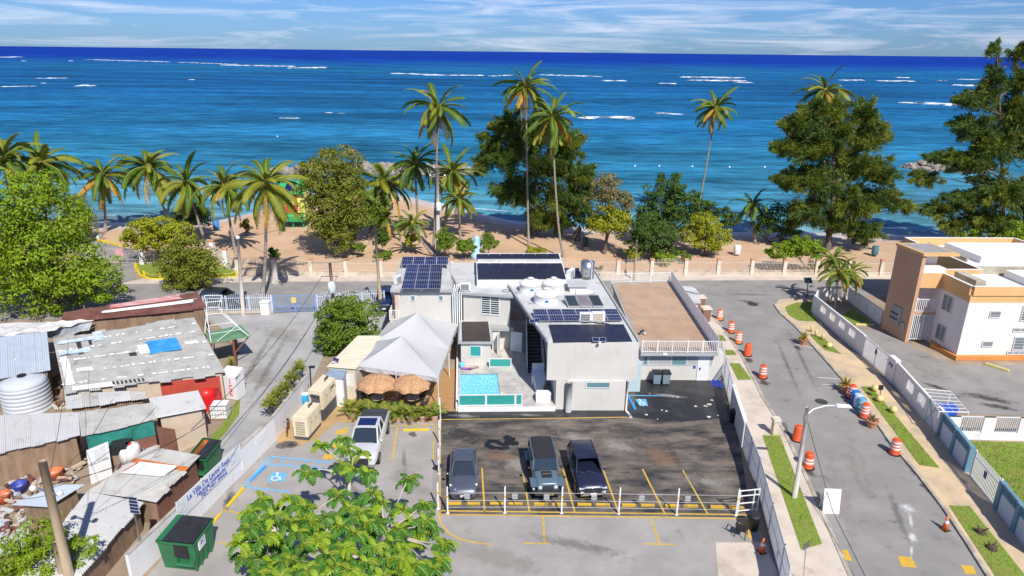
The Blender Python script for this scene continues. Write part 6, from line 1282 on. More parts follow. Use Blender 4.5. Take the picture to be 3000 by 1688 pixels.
top = [Vector(x) for x in [(-26.03, 54.25, 5.2), (-24.55, 54.3, 5.2), (-24.02, 52.98, 5.2), (-25.11, 52.62, 5.2)]]; mid_ = [Vector(x) for x in [(-25.82, 53.96, 4.2), (-24.91, 54.15, 4.2), (-24.05, 52.74, 4.2), (-25.15, 52.4, 4.2)]]
base_ = [Qc[0].lerp(Qc[1], .02), Qc[0].lerp(Qc[1], .95), Qc[2].lerp(Qc[3], .1), Qc[3]]
mb = MB(); mb.tube(top+[top[0]], .035, 5); mb.obj('top_hoop', m_tube, bt); MB().tube(mid_+[mid_[0]], .035, 5).obj('seat_hoop', m_tube, bt)
for a, b_, c in zip(base_, (mid_[3], mid_[2], mid_[1], mid_[0]), (top[3], top[2], top[1], top[0])): MB().tube([a, b_], .035, 5).obj('leg', m_tube, bt); MB().tube([b_, c], .03, 5).obj('upper_leg', m_tube, bt)
for s in (.3, .6):
    r_ = [a.lerp(b_, s) for a, b_ in zip(base_, (mid_[3], mid_[2], mid_[1], mid_[0]))]; MB().tube([r_[0], r_[1]], .025, 4).obj('cross_bar', m_tube, bt); MB().tube([r_[0], r_[3]], .025, 4).obj('cross_bar', m_tube, bt)
MB().tube([base_[0].lerp(base_[1], .15), base_[1].lerp(mid_[2], .45)], .025, 4).obj('cross_bar', m_tube, bt)
# ice box, red cooler, tote, tanks
q0 = Vector((-21.75, 45.86, 0)[:2]); uI = Vector((.25, 1)).normalized(); nI = Vector((uI.y, -uI.x))
ib = thing('ice_box', 'white ice box with big red letters beside the largest shack', 'ice box', (q0.x, q0.y, 0)); MB().prism([q0, q0+nI*1.35, q0+nI*1.35+uI*1.0, q0+uI*1.0], .05, 1.95).obj('cabinet', m_white, ib)
MB().slab((q0.x, q0.y, 1.95), (q0.x+nI.x*1.35, q0.y+nI.y*1.35, 1.95), (q0.x+nI.x*1.35+uI.x, q0.y+nI.y*1.35+uI.y, 2.3), (q0.x+uI.x, q0.y+uI.y, 2.3), .3).obj('sloped_top', m_white, ib)
m_let = M('red_lettering', (.6, .02, .04), .6)
for i, ch in enumerate('ICE'): letter(ib, ch, q0+nI*.75-uI*.03, nI, -uI, .36, m_let, z=1.4-.5*i)
p = (-21.85, 43.94, 0); c = thing('drinks_cooler', 'bright red rounded drinks cooler in front of the shack corner', 'cooler', p); MB().obox((p[0], p[1]+.4), (1, .1), 1.0, .9, .03, 1.2).obj('body', M('cooler_red', (.6, .02, .02), .4), c); MB().tube([(p[0]-.5, p[1]+.4, 1.2), (p[0]+.5, p[1]+.45, 1.2)], .43, 14).obj('rounded_top', M('cooler_red', (.6, .02, .02), .4), c, True); MB().obox((p[0]-.3, p[1]-.06), (1, .1), .3, .02, .5, .9).obj('label_patch', m_white, c)
p = (-20.72, 42.65, 0); ibc = thing('caged_tote', 'white plastic tote in a metal cage beside the grass verge', 'tote', p); MB().obox((p[0], p[1]+.5), (1, .1), 1.1, .95, .15, 1.1).obj('tank', m_white, ibc); mb = MB()
for k in range(7): mb.obox((p[0]-.57+.19*k, p[1]-.0-.02+.019*k), (1, .1), .025, .03, .1, 1.15)
for z in (.12, .45, .8, 1.13): mb.obox((p[0], p[1]), (1, .1), 1.18, .03, z, z+.03)
mb.obj('cage', m_steel, ibc); MB().obox((p[0], p[1]+.5), (1, .1), 1.15, 1.05, 0, .13).obj('pallet', m_wood, ibc)
p = (-35.08, 42.63, 0); wt = thing('water_cistern', 'big pale grey ribbed plastic water tank at the left edge', 'water tank', p); pr = [(1.55, 0)]
for k in range(7): pr += [(1.55, .3*k+.05), (1.55, .3*k+.24), (1.5, .3*k+.27), (1.5, .3*k+.3)]
pr += [(1.55, 2.15), (1.3, 2.4), (.6, 2.6), (.3, 2.63)]
MB().lathe(pr, (p[0], p[1]+1.4, 0), n=36).obj('body', M('grey_tank_plastic', (.5, .53, .57), .5, var=.04), wt, True); MB().lathe([(.3, 2.6), (.3, 2.72), (.1, 2.75)], (p[0], p[1]+1.4, 0), n=14).obj('lid', m_black, wt)
steel_tank((*(-37.51, 46.92, 0)[:2], 1.2), .55, 1.35, 'small shiny steel tank on the shed behind the grey cistern')
p = (-37.51, 46.92, 0); MB().box((p[0]-.6, p[1]-.6, 0), (p[0]+.6, p[1]+.6, 1.2)).obj('tank_stand', m_wood, None); tag(bpy.data.objects['tank_stand'], 'timber stand under the small steel tank', 'stand')
# white sign panel, black hutch, white cistern, clutter
a, b_ = (-25.27, 34.97, 0), (-24.54, 35.97, 0); sp_ = thing('leaning_panel', 'tall white fish market panel with faint drawing leaning by the sheds', 'panel', a); MB().slab((a[0], a[1], 0), (b_[0], b_[1], 0), (b_[0]-.1, b_[1]+.35, 2.15), (a[0]-.1, a[1]+.35, 2.15), .05).obj('panel', m_white, sp_)
u_ = Vector((b_[0]-a[0], b_[1]-a[1], 0)).normalized()
def onp(s, z): return Vector((a[0], a[1], 0))+u_*s*(Vector(b_)-Vector(a)).length+Vector((-.1*z/2.15, .35*z/2.15, z))+Vector((0, -.02, .0))
mb = MB()
for k in range(7): mb.tube([onp(.25+.02*k, 1.95-.11*k), onp(.55, 1.9-.1*k), onp(.85, 2.0-.13*k)], .012, 3)
mb.obj('fish_drawing', M('pale_ink', (.35, .36, .4), .7), sp_); mb = MB(); rg = random.Random(3)
for k in range(16): s = .08+.055*k; mb.tube([onp(s, 1.12), onp(s+.02, 1.12+rg.uniform(.05, .16)), onp(s+.045, 1.14)], .01, 3)
mb.obj('lettering', m_ink2, sp_)
p = (-24.52, 36.7, 0); hb = thing('black_hutch', 'black roofed wooden hutch behind the white panel', 'hutch', p); MB().obox((p[0], p[1]+.5), (1, .15), .9, .9, 0, 1.0).obj('body', m_wood, hb); MB().obox((p[0], p[1]+.5), (1, .15), 1.1, 1.1, 1.0, 1.5).obj('cover', m_black, hb)
p = (-24.01, 36.71, 0); pc = thing('plastic_cistern', 'rounded white plastic cistern with a red badge beside the hutch', 'water tank', p); MB().lathe([(.62, 0), (.64, 1.1), (.55, 1.32), (.2, 1.42)], (p[0], p[1]+.5, 0), n=20).obj('body', m_tank, pc, True); MB().lathe([(.2, 1.42), (.16, 1.5)], (p[0], p[1]+.5, 0), n=12).obj('lid', M('cooler_red', (.6, .02, .02), .4), pc)
# dumpsters
def dumpster(FLp, FRp, BRp, h, label, front=True, open_=False):
    FLp, FRp, BRp = Vector(FLp[:2]), Vector(FRp[:2]), Vector(BRp[:2]); BLp = FLp+BRp-FRp; t = thing('dumpster', label, 'dumpster', (FLp.x, FLp.y, .005))
    m = M('dumpster_green', (.02, .17, .06), .5, scale=1.2, col2=(.035, .1, .05), lo=.4, hi=.75, detail=8); q = [FLp, FRp, BRp, BLp]; qi = inset(q, .12); ml = M('dumpster_lid', (.03, .032, .035), .45, var=.2, scale=2)
    mb = MB(); n = 4; vs = [(p.x, p.y, .03) for p in qi]+[(p.x, p.y, h) for p in q]
    ii = inset(q, .05); vs += [(p.x, p.y, h) for p in ii]+[(p.x, p.y, .15) for p in inset(q, .2)]
    mb.add(vs, [(3, 2, 1, 0)]+[(i, (i+1) % 4, 4+(i+1) % 4, 4+i) for i in range(4)]+[(4+i, 4+(i+1) % 4, 8+(i+1) % 4, 8+i) for i in range(4)]); mb.obj('body', m, t)
    mb = MB(); mb.add(vs, [(8+i, 8+(i+1) % 4, 12+(i+1) % 4, 12+i) for i in range(4)]+[(12, 13, 14, 15)]); mb.obj('inside', m_or if open_ else m_dark, t)
    mb = MB()
    for i in range(4): mb.wall(q[i], q[(i+1) % 4], .12, h-.1, h+.0)
    mb.obj('rim', m, t)
    u, v = (FRp-FLp), (BRp-FRp)
    for k in range(2):
        if open_ and k == 0: continue
        s0, s1 = (.16 if not open_ else 0, .985) if True else (0, 1); f0, f1 = .02+.49*k, .49+.49*k
        c = [FLp+u*s0+v*f0, FLp+u*s1+v*f0, FLp+u*s1+v*f1, FLp+u*s0+v*f1]
        if open_: c = [FLp+u*.42+v*.02, FLp+u*.99+v*.02, FLp+u*.99+v*.98, FLp+u*.42+v*.98]
        z_ = lambda x, y: h+.03; o = MB().prism(c, h+.005, h+.05).obj('lid', ml, t)
        mb = MB()
        for j in range(9): mb.wall(c[0].lerp(c[3], (j+.5)/9).lerp(c[1].lerp(c[2], (j+.5)/9), .05), c[0].lerp(c[3], (j+.5)/9).lerp(c[1].lerp(c[2], (j+.5)/9), .95), .035, h+.05, h+.07)
        mb.obj('lid_ribs', ml, t)
    if not open_:
        c = [FLp+v*.01, FLp+u*.15+v*.01, FLp+u*.15+v*.99, FLp+v*.99]; MB().prism(c, h+.005, h+.05).obj('fixed_top', m, t)
    d = u.normalized(); n_ = Vector((d.y, -d.x)); L = u.length
    MB().wall(FLp+u*.45+n_*-.06, FLp+u*.82+n_*-.06, .2, h*.5, h*.9).obj('window_flap', m_black, t)
    for s in (.45, .9): MB().wall(FLp+u*s+n_*.02, FLp+u*(s+.08)+n_*.02, .25, h*.25, h*.48).obj('fork_bracket', m, t)
    MB().tube([(*(FLp+u*.5+n_*.1), h*.3), (*(FLp+u*.95+n_*.1), h*.3)], .1, 6).obj('fork_sleeve', m, t)
    d2 = v.normalized(); n2 = Vector((d2.y, -d2.x))
    if not open_:
        a = FRp+v*.22; b_ = FRp+v*.52; MB().wall(a+n2*.0, b_+n2*.0, .06, h*.58, h*.94).obj('sticker', m_white, t); tx = text(t, 'EC', a+v*.07+n2*.04, d2, .34, M('sticker_blue', (.02, .12, .3), .6), h*.72, width=(b_-a).length*.6)
        for k in range(4): MB().wall(FRp+v*(.02+.24*k)+n2*-.06, FRp+v*(.05+.24*k)+n2*-.06, .1, .06, h-.1).obj('side_rib', m, t)
    return t
dumpster((-17.61, 27.98, 0), (-15.66, 27.72, 0), (-15.51, 29.71, 0), 1.75, 'green dumpster with ribbed black lids in front of the boundary wall')
dumpster((-19.61, 35.77, 0), (-18.41, 35.51, 0), (-18.37, 37.65, 0), 1.5, 'green open dumpster with a rusty inside behind the banner sign', open_=True)
# poles
m_tim = M('timber_pole', (.44, .34, .22), .9, var=.18, scale=2, stretch=(1, 1, .15), bump=.4, col2=(.26, .2, .13))
p, tp = Vector((-20.53, 25.61, 0)), Vector((-20.43, 25.61, 7.86)); t = thing('utility_pole', 'thick leaning timber pole rising from the lower left leaves', 'utility pole', p)
MB().tube([p, p.lerp(tp, .5), tp], [.24, .2, .17], 12).obj('pole', m_tim, t, True); c = p.lerp(tp, .8); MB().tube([c+Vector((-.7, .1, .15)), c+Vector((0, 0, -.05)), c+Vector((.45, -.1, -.1))], .05, 6).obj('bracket', m_steel, t)
for dx, z in ((-.7, .15), (.45, -.1)): o = MB().lathe([(.03, 0), (.14, .06), (.14, .2), (.03, .26)], (c.x+dx, c.y, c.z+z-.1), n=12).obj('insulator', m_white, t, True)
MB().tube([p+Vector((-.45, .2, 0)), p+Vector((-.5, .35, 3.3))], [.2, .17], 9).obj('stub', m_tim, t, True)
for i, (q, z) in enumerate((((-16.23, 36.2, 5), 0), ((-16.81, 32.96, 5.5), .2), ((-22.71, 34.63, 6), .3), ((-19.82, 33.9, 6), .1), ((-25.55, 27.17, 5.5), -.3), ((-29.41, 41.54, 6.5), .2))):
    a = p.lerp(tp, .82)+Vector((0, 0, z)); b_ = Vector(q); pts = [a.lerp(b_, k/10)-Vector((0, 0, .5*math.sin(math.pi*k/10))) for k in range(11)]; cable('overhead_wire', 'thin black overhead wire from the leaning timber pole, strand '+('toward the lane', 'beside the lane strand', 'over the green tarp shed', 'over the wavy roof', 'to the left edge', 'over the largest shack')[i], pts, .013, m_black, 'wire')
p, tp = Vector((-18.41, 27.85, 0)), Vector((-18.32, 27.85, 3.55)); sp2 = thing('solar_lamp_pole', 'grey metal pole with a small solar panel on the boundary wall', 'solar light', p); MB().tube([p, tp], .06, 8).obj('pole', m_steel, sp2, True)
o = MB().slab(*[tp+Vector(v) for v in ((-.12, -.15, .05), (.34, -.1, -.05), (.2, .1, .75), (-.2, .05, .85))], .03).obj('panel', m_frame, sp2); mb = MB(); qq = [tp+Vector(v)+Vector((0, -.02, .02)) for v in ((-.12, -.15, .05), (.34, -.1, -.05), (.2, .1, .75), (-.2, .05, .85))]
for k in range(5): mb.quad(*[Vector(bil(qq, *st)) for st in ((.07, k/5+.02), (.93, k/5+.02), (.93, k/5+.17), (.07, k/5+.17))])
mb.obj('cells', m_pv, sp2)
# heaps of scrap nobody could count
rg = random.Random(9); mb = MB()
for k in range(330):
    a, b_, c_, d_ = (((-28.91, 32.32, 0), (-24.9, 31.79, 0), (-26.25, 35.65, 0), (-31.21, 35.56, 0)), ((-31.05, 35.92, 0), (-26.68, 36.36, 0), (-27.81, 38.25, 0), (-32.51, 37.38, 0)), ((-34.43, 43.91, 0), (-32.47, 43.96, 0), (-35.76, 48.81, 0), (-37.63, 48.77, 0)), ((-24.39, 35.69, 0), (-23.42, 38.34, 0), (-22.95, 38.75, 0), (-24.72, 39.12, 0)), ((-26.92, 29.53, 0), (-25.48, 30.63, 0), (-25.84, 32.07, 0), (-28.49, 31.73, 0)))[rg.randrange(5)]
    p = bil([a, b_, c_, d_], rg.random(), rg.random()); an = rg.uniform(0, 3.1); L = rg.uniform(.1, .9); w_ = rg.uniform(.05, .25); z = rg.uniform(0, .25); mb.mat(rg.randrange(5)); mb.obox(p, (math.cos(an), math.sin(an)), L, w_, z, z+rg.uniform(.03, .2))
tag(mb.obj('yard_scrap', [m_wood, m_beige, m_tinw, m_rust, m_tinb]), 'heaps of boards and scrap on the bare ground between the shacks', 'scrap', None, 'stuff')
# yard clutter in the shade of the left sheds: plastic tub, crates, planks
rg = random.Random(21)
for i, (p, cl, lb) in enumerate((((-29.33, 33.25, 0), (.6, .12, .04), 'orange plastic tub under the lean-to post'), ((-29.05, 34.23, 0), (.03, .05, .3), 'dark blue tub beside the orange tub'), ((-27.8, 35.62, 0), (.65, .15, .05), 'orange crate behind the timber pole'), ((-30.01, 35.94, 0), (.1, .3, .6), 'light blue basin on the yard bench'))):
    o = MB().lathe([(.35, 0), (.42, .5), (.44, .55), (.38, .55), (.34, .1)], (p[0], p[1], 0), n=14).obj('plastic_tub', M('tub_%d' % i, cl, .5), None, True, loc=(p[0], p[1], 0)); tag(o, lb, 'tub')
for i in range(7):
    p = lerp(lerp((-28.52, 32.33, 0), (-24.54, 31.22, 0), i/6), (-28.25, 34.24, 0), rg.uniform(0, .3)); a = rg.uniform(0, 3); L = rg.uniform(.6, 1.5)
    o = MB().obox(p, (math.cos(a), math.sin(a)), L, .14, .01+.035*(i % 3), .04+.035*(i % 3)).obj('plank', [m_wood, m_beige, m_tim][i % 3], None, loc=(p[0], p[1], 0)); tag(o, ('dark', 'pale', 'tan')[i % 3]+' loose plank on the bare ground below the grey lean-to, '+('leftmost', 'second', 'third', 'middle one', 'fifth', 'sixth', 'nearest the timber pole')[i], 'plank', 'loose planks by the lean-to')

# ---------------------------------------------------------------- vehicles
m_tyre = M('tyre_rubber', (.02, .02, .02), .85, var=.2); m_rim = M('alloy_rim', (.45, .46, .48), .35, metal=.8, var=.05); m_glass = M('car_glass', (.025, .036, .048), .05, var=.05, spec=.8); m_chrome = M('chrome', (.6, .61, .62), .15, metal=1, var=.02); m_lampg = M('headlight_glass', (.6, .63, .66), .12, var=.05); m_plast = M('dark_trim', (.025, .025, .027), .6, var=.1)
def paint(n, c): return M(n, c, .32, metal=.35, var=.04, scale=2, coat=.8)
def loft(st, mat, name, t, crown=.03):
    mb = MB(); R_ = []
    for y, hw, zb, zt in st:
        half = [(hw*.9, zb), (hw, zb+(zt-zb)*.28), (hw, zt-(zt-zb)*.36), (hw*.965, zt-(zt-zb)*.1), (hw*.86, zt-.005), (hw*.45, zt+crown)]
        R_.append([(x, y, z) for x, z in half]+[(-x, y, z) for x, z in half[::-1]])
    n_ = 12
    for r in R_: mb.v += r
    for i in range(len(R_)-1):
        for j in range(n_): mb.f.append((i*n_+j, (i+1)*n_+j, (i+1)*n_+(j+1) % n_, i*n_+(j+1) % n_)); mb.m.append(0)
    mb.f += [tuple(range(n_)), tuple(range((len(R_)-1)*n_, len(R_)*n_))[::-1]]; mb.m += [0, 0]
    o = mb.obj(name, mat, t)
    for p in o.data.polygons: p.use_smooth = len(p.vertices) < 6
    return o
def wheel(t, x, y, r, w=.22, mr=None):
    s = 1 if x > 0 else -1; mb = MB(); pr = [(.0, -w/2), (r*.9, -w/2), (r, -w*.3), (r, w*.3), (r*.9, w/2), (0, w/2)]; n_ = 18
    o = None; m2 = MB()
    for k, (rr, h) in enumerate(pr):
        for j in range(n_): a = 2*math.pi*j/n_; m2.v.append((h*s, rr*math.cos(a), rr*math.sin(a)))
    for k in range(len(pr)-1):
        for j in range(n_): m2.f.append((k*n_+j, k*n_+(j+1) % n_, (k+1)*n_+(j+1) % n_, (k+1)*n_+j)); m2.m.append(0)
    o = m2.obj('wheel', m_tyre, t); o.location = (x, y, r)
    m3 = MB()
    for k in range(5):
        a = k*2*math.pi/5; d = Vector((0, math.cos(a), math.sin(a))); e = Vector((0, -math.sin(a), math.cos(a)))*r*.1; c = Vector((s*(w/2+.012), 0, 0)); m3.add([c-e*.6, c+d*r*.68-e, c+d*r*.68+e, c+e*.6], [(0, 1, 2, 3)])
    m3.add([(s*(w/2+.006), r*.7*math.cos(a), r*.7*math.sin(a)) for a in [i*math.pi/9 for i in range(18)]], [tuple(range(18))]); h = m3.obj('rim', mr or m_rim); h.parent = o
def cabin(t, yf0, yf1, yr1, yr0, zb, zr, wb, wr, mat, roofmat=None, roofname='roof'):
    """glasshouse with body-coloured roof and pillars; front is -y"""
    B = [(-wb, yf0, zb), (wb, yf0, zb), (wb, yr0, zb), (-wb, yr0, zb)]; T_ = [(-wr, yf1, zr), (wr, yf1, zr), (wr, yr1, zr), (-wr, yr1, zr)]
    V = B+T_
    for f, nm in (((0, 1, 5, 4), 'windscreen'), ((2, 3, 7, 6), 'rear_window'), ((1, 2, 6, 5), 'side_window'), ((3, 0, 4, 7), 'side_window')): MB().quad(*[V[i] for i in f]).obj(nm, m_glass, t)
    mb = MB(); k = 8
    for i in range(k+1):
        v = i/k; y = yf1-.06+(yr1-yf1+.12)*v; b = .045*math.sin(math.pi*min(1, max(0, v)))
        for j in range(7): s = -1+j/3; mb.v.append((s*(wr+.03), y, zr+.012+b+.03*(1-s*s)))
    for i in range(k):
        for j in range(6): a = i*7+j; mb.f.append((a, a+1, a+8, a+7)); mb.m.append(0)
    mb.obj(roofname, roofmat or mat, t, True)
    for sx in (-1, 1):
        for a, b_ in (((sx*wb, yf0, zb), (sx*wr, yf1, zr+.02)), ((sx*wb, yr0, zb), (sx*wr, yr1, zr+.02))): MB().tube([a, b_], .05, 6).obj('pillar', mat, t)
        m_ = .5; ya, yb = yf0+(yr0-yf0)*.52, yf1+(yr1-yf1)*.5; MB().tube([(sx*(wb+.005), ya, zb), (sx*(wr+.005), yb, zr)], .045, 5).obj('pillar', mat, t)
        MB().tube([(sx*wr, yf1, zr+.02), (sx*wr, yr1, zr+.02)], .045, 6).obj('roof_rail', mat, t)
def mirrors(t, x, y, z, mat):
    for s in (-1, 1): MB().lathe([(.02, -.07), (.1, -.03), (.11, .05), (.03, .09)], (s*(x+.12), y, z), n=10).obj('mirror', mat, t, True)
def place(t, front, ang, L):
    d = Vector((math.sin(ang), math.cos(ang))); c = Vector(front[:2])+d*(L/2); t.location = (c.x, c.y, .008); t.rotation_euler[2] = -ang
def plate(t, y, z): MB().box((-.18, y-.02, z), (.18, y+.01, z+.12)).obj('number_plate', m_white, t)
# grey-blue sedan
def sedan(label, col, nm):
    t = thing('sedan', label, 'car'); p = paint(nm, col)
    loft([(-2.18, .55, .3, .5), (-2.1, .72, .2, .66), (-1.85, .82, .2, .8), (-1.2, .86, .2, .92), (-.75, .87, .2, .97), (.6, .87, .2, 1.0), (1.5, .86, .22, 1.04), (1.95, .82, .25, 1.03), (2.12, .74, .32, .95), (2.18, .62, .4, .7)], p, 'body', t)
    cabin(t, -.95, -.1, 1.0, 1.75, .97, 1.44, .74, .58, p)
    for s in (-1, 1):
        for y in (-1.35, 1.3): wheel(t, s*.78, y, .31)
        MB().add([(s*.4, -2.09, .62), (s*.7, -2.02, .66), (s*.84, -1.55, .84), (s*.72, -1.6, .86), (s*.45, -1.98, .76)], [(0, 1, 2, 3, 4) if s < 0 else (4, 3, 2, 1, 0)]).obj('headlight', m_lampg, t)
        MB().box((s*.55-.14, 2.1, .8), (s*.55+.14, 2.17, .92)).obj('tail_light', m_redw, t)
    MB().box((-.5, -2.19, .34), (.5, -2.1, .5)).obj('grille', m_plast, t); MB().box((-.32, -2.17, .57), (.32, -2.12, .61)).obj('chrome_strip', m_chrome, t); plate(t, -2.2, .38); mirrors(t, .84, -.75, 1.0, p)
    for s in (-.3, .25): MB().tube([(s, -.93, 1.0), (s-.42, -.82, 1.06)], .012, 4).obj('wiper', m_plast, t)
    return t, 4.36
def suv(label, col, nm, h=1.62, kidney=True):
    t = thing('suv', label, 'car'); p = paint(nm, col)
    loft([(-2.2, .62, .35, .62), (-2.12, .8, .28, .82), (-1.85, .89, .26, .96), (-1.1, .91, .26, 1.05), (-.6, .92, .26, 1.06), (1.4, .92, .28, 1.1), (1.95, .88, .3, 1.1), (2.12, .8, .35, 1.05), (2.18, .7, .42, .8)], p, 'body', t)
    cabin(t, -.95, -.25, 1.75, 2.05, 1.05, h, .8, .64, p)
    for s in (-1, 1):
        for y in (-1.38, 1.35): wheel(t, s*.82, y, .35, .24)
        MB().box((s*.66-.16, -2.14, .74), (s*.66+.16, -2.02, .82)).obj('headlight', m_lampg, t); MB().box((s*.62-.13, -2.2, .5), (s*.62+.13, -2.1, .62)).obj('fog_light', m_lampg, t)
        MB().box((s*.6-.15, 2.1, .85), (s*.6+.15, 2.17, 1.0)).obj('tail_light', m_redw, t); MB().tube([(s*.62, -.1, h+.06), (s*.62, 1.6, h+.06)], .025, 5).obj('roof_bar', m_plast, t)
    MB().box((-.5, -2.24, .55), (.5, -2.14, .8)).obj('grille', m_plast, t); MB().box((-.75, -2.24, .36), (.75, -2.14, .42)).obj('skid_trim', m_chrome, t); MB().lathe([(.07, 0), (.07, .02)], n=12).obj('emblem', m_chrome, t).location = (0, -2.24, .69); t.children[-1].rotation_euler[0] = R(90); plate(t, -2.24, .43); mirrors(t, .89, -.72, 1.1, p)
    for s in (-.3, .25): MB().tube([(s, -.96, 1.08), (s-.45, -.86, 1.14)], .012, 4).obj('wiper', m_plast, t)
    return t, 4.4
def jeep(label):
    t = thing('off_roader', label, 'car'); p = paint('steel_blue_paint', (.13, .2, .25))
    loft([(-1.95, .58, .55, 1.05), (-1.88, .62, .5, 1.1), (-.7, .72, .5, 1.2), (-.62, .76, .5, 1.2), (1.9, .78, .5, 1.2), (1.98, .76, .5, 1.15)], p, 'body', t, .02)
    cabin(t, -.68, -.42, 1.88, 1.96, 1.2, 1.82, .74, .68, p, m_plast, 'hard_top')
    MB().box((-.6, -.2, 1.86), (.6, 1.7, 1.9)).obj('roof_panel', m_plast, t)
    for s in (-1, 1):
        for y in (-1.35, 1.3): wheel(t, s*.78, y, .42, .28, m_plast)
        MB().add([(s*.6, -2.0, .95), (s*.98, -1.95, .9), (s*1.0, -1.1, 1.0), (s*.98, -.85, .75), (s*.72, -.85, .8), (s*.66, -1.2, 1.02), (s*.62, -1.8, 1.0)], [(0, 1, 2, 6), (6, 2, 5), (2, 3, 4, 5)]).obj('front_fender', p, t)
        MB().box((s*.78, .85, .85), (s*.98, 1.8, .95)).obj('rear_fender', p, t); MB().tube([(s*.45, -1.99, .88), (s*.45, -1.94, .88)], .1, 14).obj('headlight', m_lampg, t)
        MB().tube([(s*.84, -2.0, .82), (s*.84, -1.96, .82)], .06, 10).obj('marker_light', m_lampg, t); MB().tube([(s*.45, -2.2, .62), (s*.45, -2.14, .62)], .06, 10).obj('fog_light', m_white, t)
    for k in range(7): x = -.27+.09*k; MB().box((x-.028, -1.985, .7), (x+.028, -1.95, .98)).obj('grille_slot', m_plast, t)
    MB().box((-.78, -2.22, .5), (.78, -2.02, .72)).obj('bumper', m_plast, t); MB().box((-.3, -2.3, .55), (.3, -2.22, .66)).obj('winch', m_chrome, t)
    MB().box((-.3, -1.45, 1.16), (.3, -.85, 1.215)).obj('hood_decal', m_plast, t); MB().box((-.25, -1.2, 1.22), (.25, -1.12, 1.245)).obj('hood_vent', m_grille, t)
    MB().box((-.7, -.78, 1.2), (.7, -.7, 1.23)).obj('cowl', m_plast, t)
    m2 = MB().tube([(0, 2.0, 1.0), (0, 2.25, 1.0)], .4, 18).obj('spare_wheel', m_tyre, t); mirrors(t, .84, -.6, 1.3, m_plast)
    return t, 4.2
def pickup(label):
    t = thing('pickup_truck', label, 'truck'); p = paint('white_car_paint', (.75, .75, .74))
    loft([(-2.95, .75, .5, .9), (-2.85, .92, .42, 1.1), (-2.2, .98, .4, 1.18), (-1.5, 1.0, .4, 1.22), (.75, 1.0, .4, 1.25), (2.7, .98, .45, 1.25), (2.8, .95, .5, 1.22)], p, 'body', t)
    cabin(t, -1.55, -.75, .6, .85, 1.22, 1.88, .86, .72, p); MB().box((-.58, -.55, 1.955), (.58, .35, 1.975)).obj('sunroof', M('sunroof_glass', (.01, .02, .09), .1, spec=.6), t)
    MB().box((-.88, .95, 1.26), (.88, 2.72, 1.32)).obj('bed_cover', M('bed_cover_vinyl', (.045, .05, .055), .6, var=.15), t)
    for k in range(2): MB().box((-.86, 1.5+.6*k, 1.32), (.86, 1.53+.6*k, 1.335)).obj('cover_seam', m_plast, t)
    for s in (-1, 1):
        for y in (-1.9, 1.75): wheel(t, s*.9, y, .4, .28)
        MB().box((s*.75-.18, -2.93, .85), (s*.75+.18, -2.75, 1.0)).obj('headlight', m_lampg, t)
    MB().box((-.5, -2.99, .6), (.5, -2.9, 1.0)).obj('grille', m_plast, t); MB().box((-.9, -3.02, .42), (.9, -2.9, .6)).obj('bumper', m_chrome, t); mirrors(t, .95, -1.3, 1.3, p)
    return t, 5.9
t, L = sedan('slate grey sedan parked in the bay nearest the side post row', (.10, .115, .155), 'slate_paint'); place(t, (-2.7, 33.65, 0), R(-3.5), L)
t, L = jeep('boxy steel blue off-roader with black roof between two parked cars'); place(t, (2.26, 33.8, 0), R(-5), L*1.02); t.scale = (1.02,)*3
t, L = suv('dark navy suv parked right of the boxy off-roader', (.022, .027, .06), 'navy_paint'); place(t, (4.91, 33.95, 0), R(-6), L)
t, L = pickup('white crew cab pickup with black bed cover behind the foreground tree'); place(t, (-9.31, 36.51, 0), R(-1), L)
t, L = suv('black suv parked along the beach road behind the blue fence', (.02, .02, .024), 'black_paint', 1.6); t.location = (*(-29.7, 65.79, 0)[:2], 0); t.rotation_euler[2] = R(82)
t, L = suv('dark blue car half hidden behind the wooden pole at the hotel corner', (.015, .03, .09), 'dark_blue_paint', 1.55); t.location = (*(-13.12, 66.11, 0)[:2], 0); t.rotation_euler[2] = R(8)

